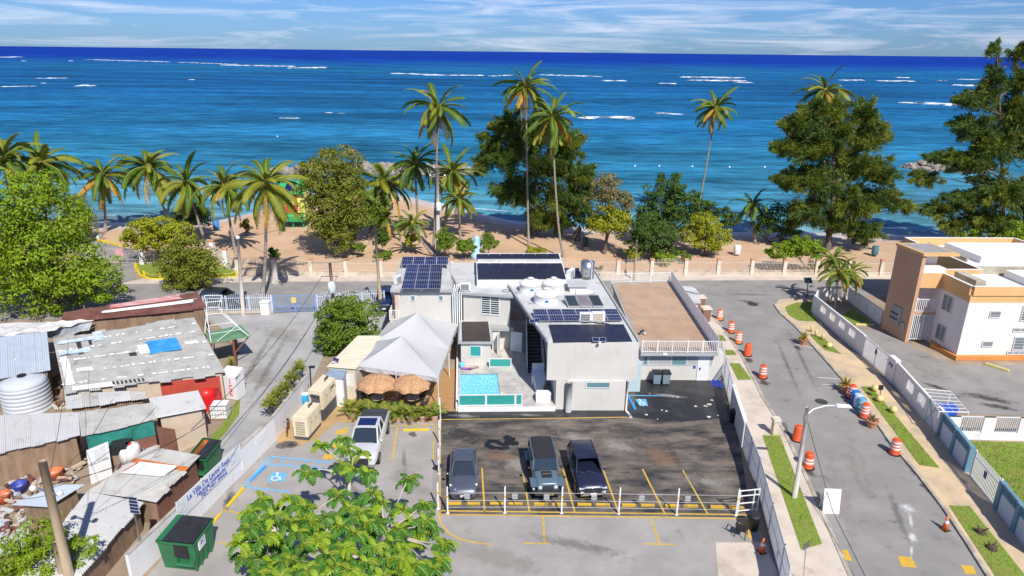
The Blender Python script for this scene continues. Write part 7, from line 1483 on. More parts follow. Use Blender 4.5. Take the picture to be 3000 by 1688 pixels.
# ---------------------------------------------------------------- vegetation
m_trunk = M('palm_trunk', (.34, .29, .24), .9, scale=3, col2=(.2, .17, .14), stretch=(1, 1, 3), bump=.5, bscale=10)
m_bark = M('bark', (.13, .1, .075), .95, var=.3, scale=3, bump=.6)
FR = {}
def leafmat(n, c, isl=.2, tr=.3): return M(n, c, .55, var=.2, scale=.7, island=isl, trans=tr, spec=.35)
m_fg = leafmat('frond_green', (.09, .165, .012)); m_fy = leafmat('frond_yellow_green', (.23, .25, .018)); m_fo = leafmat('frond_ochre', (.46, .27, .03)); m_fd = leafmat('frond_dead', (.25, .14, .06))
m_rach = M('frond_rib', (.33, .33, .07), .7, var=.1)
def frond_mesh(name, droop, mat, seed, L=4.5, leaf=.62, hang=.75, pairs=46):
    rg = random.Random(seed); mb = MB(); pts = []; a = 0; p = Vector((0, 0, 0)); n_ = 14
    for i in range(n_+1):
        pts.append(p.copy()); t = i/n_; ang = -droop*t**1.4; p = p+Vector((math.cos(ang), 0, math.sin(ang)))*(L/n_)
    mb.mat(1); mb.tube(pts, [.05*(1-.85*i/n_) for i in range(n_+1)], 4, False); mb.mat(0)
    for k in range(pairs):
        t = .1+.9*k/(pairs-1); f = t*n_; i = min(n_-1, int(f)); c = pts[i].lerp(pts[i+1], f-i); d = (pts[i+1]-pts[i]).normalized(); up = Vector((0, 1, 0)).cross(d) if 0 else d.cross(Vector((0, 1, 0)))*-1
        l = leaf*(math.sin(math.pi*(.12+.8*t))**.7)*rg.uniform(.8, 1.1)
        for s in (-1, 1):
            q = (d*.55+Vector((0, s, 0))*.85).normalized(); h = hang*rg.uniform(.6, 1.3); w = d*(leaf*.068)
            m1 = c+q*l*.5+Vector((0, 0, -h*l*.12)); e = c+q*l+Vector((0, 0, -h*l*.75))
            mb.add([c-w, c+w, m1+w*1.3, e, m1-w*1.3], [(0, 1, 2, 4), (4, 2, 3)])
    me = mb.obj(name, [mat, m_rach]); d = me.data; bpy.data.objects.remove(me); return d
FRO = {'up': [frond_mesh('frond', 1.0, m_fg, 1, hang=.5), frond_mesh('frond', 1.35, m_fy, 2, hang=.55), frond_mesh('frond', 1.5, m_fg, 12, hang=.6)], 'mid': [frond_mesh('frond', 1.4, m_fg, 3), frond_mesh('frond', 1.6, m_fy, 4), frond_mesh('frond', 1.75, m_fg, 5, hang=.8)], 'low': [frond_mesh('frond', 1.3, m_fg, 8, hang=.9), frond_mesh('frond', 1.2, m_fy, 6, hang=.9), frond_mesh('frond', 1.3, m_fg, 11, hang=.9), frond_mesh('frond', 1.0, m_fo, 7, hang=.9)], 'dead': [frond_mesh('frond', .6, m_fo, 9, hang=1.0, pairs=26), frond_mesh('frond', .5, m_fd, 10, hang=1.0, pairs=24)]}
def palm(base, top, label, n=22, size=1.0, old=3, seed=0, bend=.6, r0=.2, wind=0, group='coconut palms along the beach', dark=False):
    rg = random.Random(seed); base, top = Vector(base), Vector(top); t = thing('coconut_palm', label, 'palm tree', tuple(base), group=group)
    d = top-base; pts = []
    for i in range(9): s = i/8; pts.append(base+Vector((d.x*s**(1-bend*.4) if bend > 0 else d.x*s, d.y*s, d.z*s))-Vector((d.x*.0, 0, 0)))
    MB().tube(pts, [r0*1.5*size**.5]+[r0*(1-.4*i/8) for i in range(1, 9)], 8).obj('trunk', m_trunk, t, True)
    MB().lathe([(.12, -.25), (.28, -.05), (.22, .3), (.05, .5)], tuple(top), n=8).obj('crown_shaft', m_fo, t, True)
    mb = MB()
    for k in range(7): a = k*.9; mb.lathe([(.02, -.13), (.13, 0), (.02, .14)], (top.x+.3*math.cos(a), top.y+.3*math.sin(a), top.z-.22-.1*(k % 2)), n=6)
    o = mb.obj('coconuts', M('coconut_husk', (.33, .22, .05), .7, var=.2), t, True); o['kind'] = 'stuff'
    n = int(n*1.5)
    for k in range(n+old):
        az = k*2.39996+rg.uniform(-.25, .25)
        if k >= n: kind, el = 'dead', R(rg.uniform(-75, -45))
        else:
            f = (k+.5)/n; el = R(76-118*f**.8+rg.uniform(-12, 12)); kind = 'up' if f < .3 else 'mid' if f < .68 else 'low'
        if wind: az = math.atan2(math.sin(az)*(1-.3*wind), math.cos(az)-wind*.9*(1 if f_ok(kind) else .3))
        ds = FRO[kind]; me = ds[0] if dark and kind != 'dead' else ds[rg.randrange(len(ds))]
        o = bpy.data.objects.new('frond', me); COL.objects.link(o); o.parent = t; o.location = top-base+Vector((0, 0, .1))
        s = size*rg.uniform(.68, 1.15)*(.9 if kind == 'up' else 1); o.scale = (s, s, s); o.rotation_euler = Euler((rg.uniform(-.8, .8), -el, az), 'XYZ')
    return t
def f_ok(k): return k != 'dead'
PALMS = [
 ((-66.99, 87.72, 0), (-65.2, 87.72, 11.19), 'coconut palm cut by the left picture edge', 22, 1.05, 2, 0),
 ((-64.23, 90.46, 0), (-62.32, 90.46, 10.37), 'large yellowing coconut palm second from the left edge', 24, 1.1, 5, 0),
 ((-58.49, 95.04, 0), (-57.39, 95.04, 7.96), 'short coconut palm with a straight pale trunk on open sand', 22, .95, 5, 0),
 ((-50.3, 98.45, 0), (-52.73, 98.45, 8.56), 'large coconut palm leaning left above the yellow green tree', 24, 1.15, 3, 0),
 ((-40.54, 87.61, 0), (-42.22, 87.61, 8.44), 'coconut palm with a thin slanting trunk left of the fence corner', 20, .95, 2, 0),
 ((-35.28, 83.63, 0), (-35.72, 83.63, 8.78), 'coconut palm standing behind the fence corner left of the lifeguard hut', 22, .95, 2, 0),
 ((-26.56, 68.06, 0), (-24.75, 68.06, 12.05), 'tall coconut palm with its trunk rising from beside the blue gate', 24, .98, 4, 0),
 ((-22, 92.25, 0), (-21.99, 92.25, 7.44), 'dark green young palm inside the large leafy bush', 14, .9, 0, 0),
 ((-17.72, 93.36, 0), (-17.8, 93.36, 7.75), 'large bright coconut palm right of the leafy bush', 22, 1.05, 2, 0),
 ((-13.04, 92.26, 0), (-13.28, 92.26, 10.54), 'coconut palm with a dark slim trunk left of the concrete pole', 22, .92, 1, 0),
 ((-10.38, 85.55, 0), (-9.25, 85.55, 18.32), 'very tall slender coconut palm rising above the concrete pole', 20, .95, 5, .1),
 ((-10.33, 94.62, 0), (-8.46, 94.62, 8.9), 'coconut palm just right of the concrete pole', 22, .95, 0, 0),
 ((-7.2, 91.96, 0), (-7.49, 91.96, 5.78), 'low drooping coconut palm beside the beach shrubs', 18, .85, 1, 0),
 ((-9.41, 84.02, 0), (-12.71, 84.02, 4.32), 'small palm on a dark leaning trunk behind the solar roof', 13, .62, 1, 0),
 ((-17.37, 92.45, 0), (-17.6, 92.45, 2.93), 'small yellow fronded palm below the leafy bush', 13, .75, 2, 0),
 ((2.25, 89.36, 0), (1.48, 89.36, 20.76), 'tall coconut palm standing behind the central casuarina', 20, .9, 4, .15),
 ((6.69, 84.49, 0), (4.59, 84.49, 17.47), 'tall coconut palm with a curved trunk in front of the casuarina', 22, 1.0, 4, 0),
 ((29.88, 109, 0), (31.27, 109, 16.95), 'tall leaning coconut palm standing alone against the sea', 20, .95, 3, .25),
 ((46.11, 97.06, 0), (42.51, 97.06, 20.25), 'windswept coconut palm crown above the right casuarina', 20, .98, 1, .55),
 ((34.17, 93.15, 0), (33.22, 93.15, 5.26), 'small dark green palm left of the right casuarina', 16, .72, 2, 0),
]
for i, (b_, tp, lb, n_, sz, old, wd) in enumerate(PALMS): palm(b_, tp, lb, n_, sz*(1.12 if i < 13 else 1.03), old, seed=i*13+3, wind=wd, bend=1 if i in (13, 16) else .6, r0=.16 if i in (10, 15, 17, 18, 16) else .2, dark=i in (7, 9, 19))
for b_, tp, lb in (((33.72, 68.3, 0), (33.4, 68.3, 4.85), 'leftmost of three garden palms behind the white street wall'), ((33.54, 66.26, 0), (33.26, 66.26, 4.01), 'middle garden palm with the palest trunk behind the street wall'), ((35.1, 68.13, 0), (35.41, 68.13, 3.43), 'rightmost of three garden palms behind the white street wall')):
    palm(b_, tp, lb, 16, .52, 0, seed=int(b_[0]*7), r0=.1, group='garden palms behind the street wall')

def leaf_quads(mb, c, nrm, size, rg, asp=.55):
    n_ = nrm.normalized(); a = n_.cross(Vector((rg.uniform(-1, 1), rg.uniform(-1, 1), rg.uniform(-1, 1)))).normalized(); b = n_.cross(a); s = size*rg.uniform(.7, 1.25); w = s*asp
    mb.add([c-a*s*.5, c+b*w*.5+n_*s*.08, c+a*s*.5-n_*s*.12, c-b*w*.5+n_*s*.08], [(0, 1, 2), (0, 2, 3)])
def blob_crown(blobs, n, size, seed, asp=.55, shell=.45, clump=7):
    """leaves on the upper outside of many small clumps that cover each blob"""
    rg = random.Random(seed); mb = MB(); vol = [b[1]*b[1]*b[2] for b in blobs]; tot = sum(v**.67 for v in vol)
    for (c, rx, rz), v in zip(blobs, vol):
        c = Vector(c); k = int(1.45*n*v**.67/tot); m = max(6, int(k/34))
        for q in range(m):
            d = Vector((rg.gauss(0, 1), rg.gauss(0, 1), rg.gauss(.15, 1))).normalized(); f = (1-shell*rg.random())*(1+.42*noise.noise(d*2.1+c)); s = c+Vector((d.x*rx, d.y*rx, d.z*rz))*f; r = min(rx, rz)*rg.uniform(.26, .42)+size*.35
            for _ in range(k//m):
                e = Vector((rg.gauss(0, 1), rg.gauss(0, 1), rg.gauss(.35, .9)))+d*.5; e.normalize(); p = s+Vector((e.x*r, e.y*r, e.z*r*.75))*rg.uniform(.6, 1.1); leaf_quads(mb, p, e+Vector((rg.uniform(-.45, .45), rg.uniform(-.45, .45), rg.uniform(0, .5))), size, rg, asp)
    return mb
def tree(name, label, base, blobs, n, size, mat, seed, tr=.18, cat='tree', group=None, asp=.55, shell=.45, limbs=True):
    base = Vector(base); t = thing(name, label, cat, tuple(base), group=group); rg = random.Random(seed)
    cen = sum((Vector(b[0]) for b in blobs), Vector())/len(blobs); fork = base.lerp(Vector((cen.x, cen.y, min(b[0][2]-b[2]*.5 for b in blobs))), .75); fork.z = max(fork.z, base.z+.3)
    MB().tube([base, base.lerp(fork, .5)+Vector((rg.uniform(-.1, .1), rg.uniform(-.1, .1), 0)), fork], [tr*1.35, tr, tr*.85], 8).obj('trunk', m_bark, t, True)
    for c, rx, rz in blobs[:9]:
        c = Vector(c); MB().tube([fork, fork.lerp(c, .5)+Vector((rg.uniform(-.2, .2), rg.uniform(-.2, .2), .15)), c+Vector((0, 0, rz*.3))], [tr*.6, tr*.4, tr*.12], 6).obj('limb', m_bark, t, True)
    blob_crown(blobs, n, size, seed, asp, shell).obj('crown', mat, t)
    return t
m_l1 = leafmat('leaf_bright', (.22, .32, .012)); m_l2 = leafmat('leaf_yellow_green', (.32, .34, .015)); m_l3 = leafmat('leaf_dark', (.075, .14, .015)); m_l4 = leafmat('leaf_olive', (.2, .22, .022)); m_l5 = leafmat('leaf_sea_grape', (.15, .23, .018)); m_l6 = leafmat('leaf_tan', (.24, .2, .07))
# big tree at the left road edge
B = (150,925)
tree('almond_tree', 'big bright green tree filling the left edge behind the shacks', (-45.78, 63.16, 0), [((-46.96, 63.16, 11.17), 3.6, 2.4), ((-44.09, 63.16, 9.56), 3.6, 2.6), ((-48.45, 63.16, 7.5), 4, 3), ((-45.5, 63.16, 6.01), 4.4, 3), ((-48.15, 63.16, 3.02), 4.2, 2.7), ((-43.18, 63.16, 4.48), 3.4, 2.6), ((-44.28, 63.16, 2.35), 3.2, 2.2), ((-40.98, 63.16, 3.81), 2.6, 2.0), ((-39.87, 63.16, 2.58), 1.9, 1.4), ((-50.34, 63.16, 9.16), 4, 3), ((-44.55, 63.16, 12.65), 2.2, 1.6), ((-50.42, 63.16, 4.74), 4, 3.2)], 17000, .36, m_l1, 1, .4)
tree('feathery_tree', 'olive feathery small tree on the sand behind the big left tree', (-59.08, 88.56, 0), [((-58.58, 88.56, 4.77), 2.0, 1.8), ((-58.09, 88.56, 2.69), 2.4, 1.6), ((-60.06, 88.56, 1.97), 2.2, 1.6)], 3600, .3, m_l4, 2, .16)
tree('yellow_tree', 'rounded yellow green tree behind the lane gate', (-42.4, 79.1, 0), [((-44.09, 79.1, 4.33), 2.1, 1.2), ((-41.98, 79.1, 4.77), 2.3, 1.5), ((-40.1, 79.1, 3.74), 2.2, 1.2), ((-42.83, 79.1, 3.29), 2.4, 1.2), ((-45.29, 79.1, 3.26), 1.5, .9)], 5200, .32, m_l2, 3, .2)
tree('roadside_tree', 'dense dark green tree on the yellow kerbed island', (-35.71, 70.73, 0), [((-35.01, 70.73, 4.3), 2.0, 1.6), ((-36.72, 70.73, 2.74), 1.8, 1.6), ((-33.72, 70.73, 2.96), 1.9, 1.7), ((-35.56, 70.73, 1.78), 2.3, 1.5), ((-36.51, 70.73, 0.39), 1.6, 1.0), ((-33.99, 70.73, 1.01), 1.4, 1.0)], 6800, .28, m_l4, 4, .2)
tree('sea_grape', 'very large leafy sea grape bush right of the colourful lifeguard hut', (-22.36, 83.06, 0), [((-20.83, 83.06, 12.29), 3.0, 1.8), ((-22.64, 83.06, 10.2), 3.4, 2.2), ((-24.03, 83.06, 8.51), 2.3, 2.0), ((-20.68, 83.06, 8.54), 3.0, 2.2), ((-22.94, 83.06, 6.39), 3.2, 2.5), ((-20.43, 83.06, 5.98), 2.2, 2.0), ((-22.08, 83.06, 3.79), 3.0, 1.8), ((-23.52, 83.06, 4.43), 2.2, 1.6), ((-21.55, 83.06, 2.25), 2.0, 1.3), ((-24.86, 83.06, 11.01), 1.5, 1.3)], 13000, .32, m_l4, 5, .25)
tree('courtyard_tree', 'leafy tree between the gravel lane and the white party tent', (-14.65, 54.24, 0), [((-14.2, 54.24, 4.29), 1.5, 1.0), ((-15.42, 54.24, 3.5), 1.4, 1.1), ((-12.78, 54.24, 3.84), 1.4, 1.0), ((-14.34, 54.24, 2.25), 1.9, 1.3), ((-15.45, 54.24, 1.12), 1.4, 1.0), ((-12.91, 54.24, 1.63), 1.5, 1.1), ((-15.24, 54.24, -0.01), 1.1, .7), ((-16.1, 54.24, 2.23), .9, .8)], 8000, .24, m_l5, 6, .16)
tree('beach_tree', 'tan and green roadside beach tree right of the central casuarina', (12.17, 86.43, 0), [((12.03, 86.43, 8.91), 1.8, 1.6), ((11.7, 86.43, 6.92), 2.0, 1.6), ((13.67, 86.43, 6.94), 1.7, 1.5)], 3200, .3, m_l6, 7, .16)
tree('beach_tree', 'lower green tree standing before the tan topped tree', (12.04, 86.11, 0), [((12.44, 86.11, 4.76), 2.3, 1.6), ((13.79, 86.11, 4.33), 1.9, 1.6), ((11.39, 86.11, 3.85), 1.7, 1.2)], 3800, .3, m_l2, 8, .14)
tree('dark_tree', 'dark green leafy tree at the foot of the leaning palm', (21.53, 89.63, 0), [((20.56, 89.63, 8.63), 1.8, 1.2), ((20.07, 89.63, 6.34), 2.6, 1.8), ((22.61, 89.63, 5.91), 2.6, 1.9), ((18.65, 89.63, 4.24), 2.0, 1.6), ((21.91, 89.63, 3.57), 2.6, 1.6), ((25.16, 89.63, 5.47), 1.6, 1.4)], 7600, .34, m_l3, 9, .2)
tree('dark_tree', 'dark green bushy tree in front of the leafy dark tree', (17.51, 83.08, 0), [((16.55, 83.08, 4.22), 2.0, 1.5), ((18.33, 83.08, 3.36), 2.2, 1.7), ((16.05, 83.08, 2.23), 1.6, 1.0), ((19.13, 83.08, 1.37), 1.6, 1.0)], 5000, .32, m_l3, 10, .14)
tree('light_tree', 'light yellow green tree beside the white bin on the sand', (25.27, 85.67, 0), [((24.71, 85.67, 4.11), 2.2, 1.4), ((26.39, 85.67, 2.77), 1.8, 1.3), ((23.31, 85.67, 2.74), 1.7, 1.2), ((25.19, 85.67, 1.62), 2.0, 1.0)], 5000, .28, m_l2, 11, .12)
tree('sea_grape', 'bright sea grape shrub above the fence right of the lamp', (36.14, 78.81, 0), [((32.24, 78.81, 2.74), 1.4, .9), ((34.19, 78.81, 3.4), 1.8, 1.0), ((35.71, 78.81, 2.78), 1.5, 1.0)], 2600, .36, m_l1, 12, .1)
tree('sea_grape', 'bright green bushes below the casuarina at the right edge', (66.74, 91.98, 0), [((62.82, 91.98, 1.52), 1.6, 1.2), ((66.01, 91.98, 2.05), 2.4, 1.6), ((68.71, 91.98, 2.56), 2.6, 2.0), ((71.31, 91.98, 1.62), 2.4, 1.8)], 5200, .36, m_l1, 13, .14)
tree('dark_tree', 'dark shrub between the small palm and the right casuarina', (36.74, 92.53, 0), [((35.21, 92.53, 2.53), 1.8, 1.4), ((36.97, 92.53, 3.52), 2.4, 2.0), ((38.49, 92.53, 1.1), 1.8, 1.2), ((29.18, 92.53, 3.43), 1.8, 1.2)], 3800, .34, m_l3, 14, .12)
tree('dark_tree', 'dark bush among the left palms above the blue barrel', (-45.28, 93.12, 0), [((-44.79, 93.12, 3.43), 2.0, 1.4), ((-46.12, 93.12, 2.45), 1.6, 1.0), ((-43.49, 93.12, 2.48), 1.6, 1.2)], 2600, .32, m_l3, 15, .12)
tree('dark_tree', 'dark leafy thicket below the central casuarina', (8.77, 95.45, 0), [((9.1, 95.45, 4.01), 1.8, 1.6), ((10.62, 95.45, 2.53), 1.6, 1.2)], 2400, .3, m_l3, 17, .1)
tree('sea_grape', 'green thicket under the palms right of the large bush', (-19.93, 91.43, 0), [((-19.98, 91.43, 3.14), 2.0, 1.6), ((-18.71, 91.43, 5.06), 1.8, 1.6)], 2800, .3, m_l5, 18, .1)
# shrubs on the sand
SHR = [
 ((-29.61, 81.29, 0), (-29.68, 81.29, 1.02), .9, .9, m_l3, 'dark potted-looking shrub on the stump beside the road fence'),
 ((-19.75, 83.62, 0), (-19.59, 83.62, 1.09), 1.4, .8, m_l5, 'low shrub with pale twigs left of the wooden pole'),
 ((-16.19, 81.8, 0), (-16.23, 81.8, 0.89), 1.2, .8, m_l5, 'leafy shrub at the foot of the vine covered trunk'),
 ((-16.77, 84.04, 0), (-16.48, 84.04, 2.27), .9, 1.8, m_l3, 'upright vine covered trunk beside the wooden pole'),
 ((-13.16, 85.44, 0), (-13.1, 85.44, 1.7), 1.0, 1.3, m_l2, 'thin yellow green shrub below the small leaning palm'),
 ((-8.71, 83.13, 0), (-8.87, 83.13, 2.6), 1.7, 1.5, m_l5, 'flowering shrub at the foot of the concrete pole'),
 ((-5.99, 82.63, 0), (-6.14, 82.63, 1.79), 1.8, 1.3, m_l5, 'shrub left of the pale blue sculpture'),
 ((-3.01, 83.81, 0), (-2.88, 83.81, 2.03), 1.3, 1.5, m_l5, 'shrub right of the pale blue sculpture'),
 ((3.27, 84.82, 0), (3.25, 84.82, 0.83), 1.8, .8, m_l2, 'low round-leaved shrub behind the black solar mats'),
 ((19.39, 81.68, 0), (19.3, 81.68, 1.02), 2.0, .8, m_l1, 'low bright shrub row behind the fence'),
 ((15, 82.24, 0), (15.13, 82.24, 1.12), 1.4, .8, m_l2, 'sparse yellow shrub left of the low bright shrub row'),
 ((22.15, 82.51, 0), (21.86, 82.51, 0.81), 1.3, .7, m_l5, 'low shrub right of the bright shrub row'),
 ((-37.7, 93.44, 0), (-37.53, 93.44, 1.49), .9, 1.2, m_fy, 'yellow low palm-like shrub below the lifeguard hut'),
 ((10, 77.87, 0), (10.18, 77.87, 0.43), 1.0, .6, m_l3, 'dark creeper on the fence behind the steel tank'),
 ((36.7, 80.19, 0), (37.02, 80.19, 0.66), .8, .7, m_l5, 'creeper hanging through the fence below the sea grape'),
 ]
for i, (b_, c, rx, rz, mt, lb) in enumerate(SHR):
    rg = random.Random(i); bl = [(tuple(Vector(c)+Vector((rg.uniform(-.5, .5)*rx, rg.uniform(-.5, .5)*rx, rg.uniform(-.4, .3)*rz))), rx*rg.uniform(.45, .7), rz*rg.uniform(.45, .7)) for _ in range(5)]
    tree('shrub', lb, b_, bl, int(900*rx*max(rz, .8)), .24 if rx < 1.5 else .28, mt, 40+i, .05, 'shrub', 'shrubs on the sand', shell=.8)
# casuarinas: drooping feathery sprays on upswept limbs
m_c1 = leafmat('casuarina_green', (.08, .135, .018), .35, .2); m_c2 = leafmat('casuarina_gold', (.18, .215, .02), .3, .25)
def casuarina(label, base, top, blobs, n, seed, gold=.3, tr=.32):
    base, top = Vector(base), Vector(top); t = thing('casuarina', label, 'tree', tuple(base), group='casuarinas on the beach'); rg = random.Random(seed)
    MB().tube([base, base.lerp(top, .4)+Vector((.3, 0, 0)), base.lerp(top, .75), top], [tr*1.3, tr*.8, tr*.45, .05], 9).obj('trunk', m_bark, t, True)
    mbs = [MB(), MB()]; tot = sum((b[1]*b[1]*b[2])**.67 for b in blobs)
    for bi, (c, rx, rz) in enumerate(blobs):
        c = Vector(c); a = base.lerp(top, min(.9, max(.12, (c.z-1.5)/max(1, top.z)))); MB().tube([a, a.lerp(c, .6)+Vector((0, 0, .2)), c+Vector((0, 0, rz*.5))], [tr*.4, tr*.22, .03], 6).obj('limb', m_bark, t, True)
        k = int(n*(rx*rx*rz)**.67/tot); out = (c-a); out.z = 0; out = out.normalized() if out.length > .3 else Vector((0, 0, 0)); npl = max(7, int(rx*8)); up = .8 if c.z > top.z*.4 else .25
        for j in range(npl):
            d = (Vector((rg.gauss(0, 1), rg.gauss(0, 1), rg.gauss(0, .7))).normalized()+out*.5+Vector((0, 0, up*.6))).normalized(); ln = rg.uniform(.75, 1.35); E_ = Vector((d.x*rx, d.y*rx, d.z*rz))*ln; g_ = rg.random() < gold; mb = mbs[1 if g_ else 0]; w0 = .27*min(rx, rz)+.14
            for _ in range(max(1, k//npl)):
                u = rg.random()**.75; p = c+E_*(u*1.15-.12)+Vector((rg.gauss(0, 1), rg.gauss(0, 1), rg.gauss(0, 1)))*w0*(1.15-u*.95); ax = (d*.9+Vector((0, 0, up*.5-u*.25))).normalized()
                for s in range(6):
                    q = (ax+Vector((rg.gauss(0, .4), rg.gauss(0, .4), rg.gauss(0, .3)))).normalized(); l = rg.uniform(.4, .95); w = q.cross(Vector((rg.uniform(-1, 1), rg.uniform(-1, 1), .2))).normalized()*.03; m_ = p+q*l*.6; e = m_+q*l*.3+Vector((0, 0, -.25*l))
                    mb.add([p-w*.6, p+w*.6, m_+w, e, m_-w], [(0, 1, 2, 4), (4, 2, 3)])
    for mb, mt in zip(mbs, (m_c1, m_c2)):
        if mb.f: mb.obj('foliage', mt, t)
    return t
casuarina('wide dark casuarina in the middle of the beach behind the curved palm', (2.22, 94.78, 0), (3.88, 94.78, 17.21), [((4.4, 94.78, 14.96), 2.0, 2.2), ((-0.24, 94.78, 14.91), 2.3, 2.2), ((2.59, 94.78, 13.11), 3.2, 2.6), ((6.82, 94.78, 12.23), 3.0, 2.6), ((-0.66, 94.78, 10.75), 3.0, 2.6), ((-3.02, 94.78, 12.59), 1.6, 1.2), ((4.08, 94.78, 9.39), 3.6, 2.6), ((8.38, 94.78, 8.49), 2.6, 2.2), ((1.28, 94.78, 6.5), 3.4, 2.2), ((5.63, 94.78, 5.09), 3.4, 2.4), ((8.97, 94.78, 5.62), 2.0, 2.0), ((3.28, 94.78, 2.61), 2.6, 1.8), ((6.2, 94.78, 2.15), 2.2, 1.6), ((-4.42, 94.78, 13.49), 1.0, .8), ((-3.49, 94.78, 10.25), 1.6, 1.6)], 22000, 1, .28)
casuarina('broad golden green casuarina on the right beach', (42.75, 89.29, 0), (40.62, 89.29, 19.73), [((40.9, 89.29, 18.06), 1.6, 1.8), ((38.44, 89.29, 17.19), 1.8, 2.0), ((44.08, 89.29, 17.25), 1.8, 2.2), ((36.09, 89.29, 15.46), 2.0, 1.8), ((41.03, 89.29, 14.65), 2.8, 2.6), ((45.49, 89.29, 14.27), 2.4, 2.6), ((38.67, 89.29, 12.89), 2.6, 2.4), ((35.08, 89.29, 13.28), 1.8, 1.2), ((43.46, 89.29, 10.73), 3.0, 2.6), ((47.09, 89.29, 10.33), 2.2, 2.2), ((39.73, 89.29, 8.9), 2.8, 2.4), ((36.6, 89.29, 8.87), 2.2, 1.6), ((43.7, 89.29, 6.67), 3.0, 2.2), ((47.67, 89.29, 7.17), 2.4, 1.6), ((39.85, 89.29, 5.25), 2.6, 1.8), ((42.88, 89.29, 3.42), 2.2, 1.4), ((47.15, 89.29, 2.53), 2.2, 1.2), ((50.1, 89.29, 6.29), 1.6, .8), ((52.49, 89.29, 5.62), 1.2, .7)], 26000, 2, .45)
casuarina('tall casuarina rising above the horizon at the right edge', (68.2, 92.04, 0), (61.37, 92.04, 26.05), [((61.14, 92.04, 25.23), .6, 1.6), ((61.67, 92.04, 22.11), 1.2, 2.0), ((64.11, 92.04, 24.64), .9, 2.0), ((65.12, 92.04, 21.52), 1.6, 2.4), ((61.01, 92.04, 19.34), 2.0, 2.0), ((64.98, 92.04, 17.66), 2.6, 2.8), ((60.48, 92.04, 15.86), 2.2, 1.6), ((58.35, 92.04, 19.31), 1.2, 1.0), ((64.16, 92.04, 13.68), 2.8, 2.6), ((67.44, 92.04, 13.26), 2.6, 2.8), ((62.08, 92.04, 10.94), 2.6, 1.8), ((58.23, 92.04, 11.81), 2.6, 1.0), ((55.97, 92.04, 9.5), 1.8, .8), ((66.07, 92.04, 7.75), 3.2, 2.2), ((62.23, 92.04, 6.3), 2.6, 1.4), ((58.83, 92.04, 4.84), 2.2, 1.1), ((69.07, 92.04, 6.85), 3, 2.4), ((65.59, 92.04, 3.96), 2.6, 1.4), ((61.12, 92.04, 2.95), 1.8, 1.0)], 23000, 3, .38)
for p, lb in (((9.02, 92.64, 0), 'broken stump on the shaded sand'),):
    o = MB().tube([p, (p[0]+.4, p[1]+.1, 1.9)], [.35, .22], 8).obj('broken_trunk', m_bark, None, True, loc=p); tag(o, 'broken leaning tree stump on the shaded sand beside the casuarina', 'stump')
# breadfruit tree in the foreground: lobed leaves in rosettes
m_bf = leafmat('breadfruit_leaf', (.055, .15, .012), .3, .15); m_bfy = leafmat('breadfruit_leaf_young', (.25, .36, .02), .2, .35); m_bbark = M('pale_bark', (.45, .41, .34), .9, var=.15, scale=3)
def bleaf(mat, seed):
    rg = random.Random(seed); mb = MB(); L = 1.0; n_ = 6; mid = []
    for i in range(n_*2+1): t = i/(n_*2); mid.append(Vector((t*L, 0, .18*math.sin(t*2.4)-.35*t*t)))
    for s in (-1, 1):
        for k in range(n_):
            t = (k+.6)/n_; i0, i1 = mid[2*k], mid[2*k+2]; ln = .42*math.sin(math.pi*(.2+.72*t))+.05; q = Vector((.45+.5*t, s*1.0, 0)).normalized(); c = (i0+i1)/2; e = c+q*ln+Vector((0, 0, -.12-.1*t)); m_ = c+q*ln*.55+Vector((.0, 0, .03)); w = Vector((.105, -s*.02, 0))
            mb.add([i0, i1, m_+w, e, m_-w], [(0, 1, 2, 4) if s > 0 else (4, 2, 1, 0), (4, 2, 3) if s > 0 else (3, 2, 4)])
    mb.add([mid[-1]+Vector((-.12, -.05, 0)), mid[-1]+Vector((.12, 0, -.08)), mid[-1]+Vector((-.12, .05, 0))], [(0, 1, 2)])
    mb.mat(1); mb.tube([p+Vector((0, 0, .012)) for p in mid], [.022*(1-.7*i/12) for i in range(13)], 3, False)
    o = mb.obj('leaf', [mat, M('leaf_rib', (.42, .42, .1), .6)]); d = o.data; bpy.data.objects.remove(o); return d
BL = [bleaf(m_bf, 1), bleaf(m_bfy, 2)]
bf = thing('breadfruit_tree', 'large breadfruit tree with lobed glossy leaves in the foreground', 'tree', (-7.88, 26.44, 0))
ROS = [T2 for T2 in ()]
C4 = [(-10.51, 32.89, 4.2), (-10.53, 30.38, 4.2), (-9.48, 33.65, 4.2), (-8.95, 32.44, 4.2), (-8.17, 32.22, 4.2), (-8.88, 31.07, 4.2), (-8.16, 30.64, 4.2), (-7.42, 30.44, 4.2), (-5.22, 29.85, 4.2)] 
C5 = [(-10.68, 27.63, 4.6), (-11.88, 27.6, 4.6), (-12.05, 26.67, 4.6), (-11.59, 25.83, 4.6), (-11.7, 25.42, 4.6), (-10.94, 26.35, 4.6), (-9.62, 26.99, 4.6), (-10.1, 25.95, 4.6), (-9.06, 25.96, 4.6), (-8.5, 26.31, 4.6), (-7.6, 27.03, 4.6), (-6.1, 27.42, 4.6), (-5.05, 26.9, 4.6), (-4.07, 27.27, 4.6), (-3.88, 26.12, 4.6), (-5.98, 25.85, 4.6), (-5, 25.54, 4.6), (-6.9, 26.66, 4.6), (-10.06, 27.11, 4.6), (-8.32, 27.93, 4.6), (-6.7, 28.1, 4.6)]
C6 = [(-2.93, 25.25, 4), (-4.63, 25.07, 4), (-3.3, 23.74, 4), (-11.43, 24.2, 4), (-10.38, 24.01, 4), (-10.6, 23.35, 4), (-10.23, 25.14, 4), (-4.12, 26.02, 4), (-3, 24.25, 4), (-12.15, 25.19, 4)]
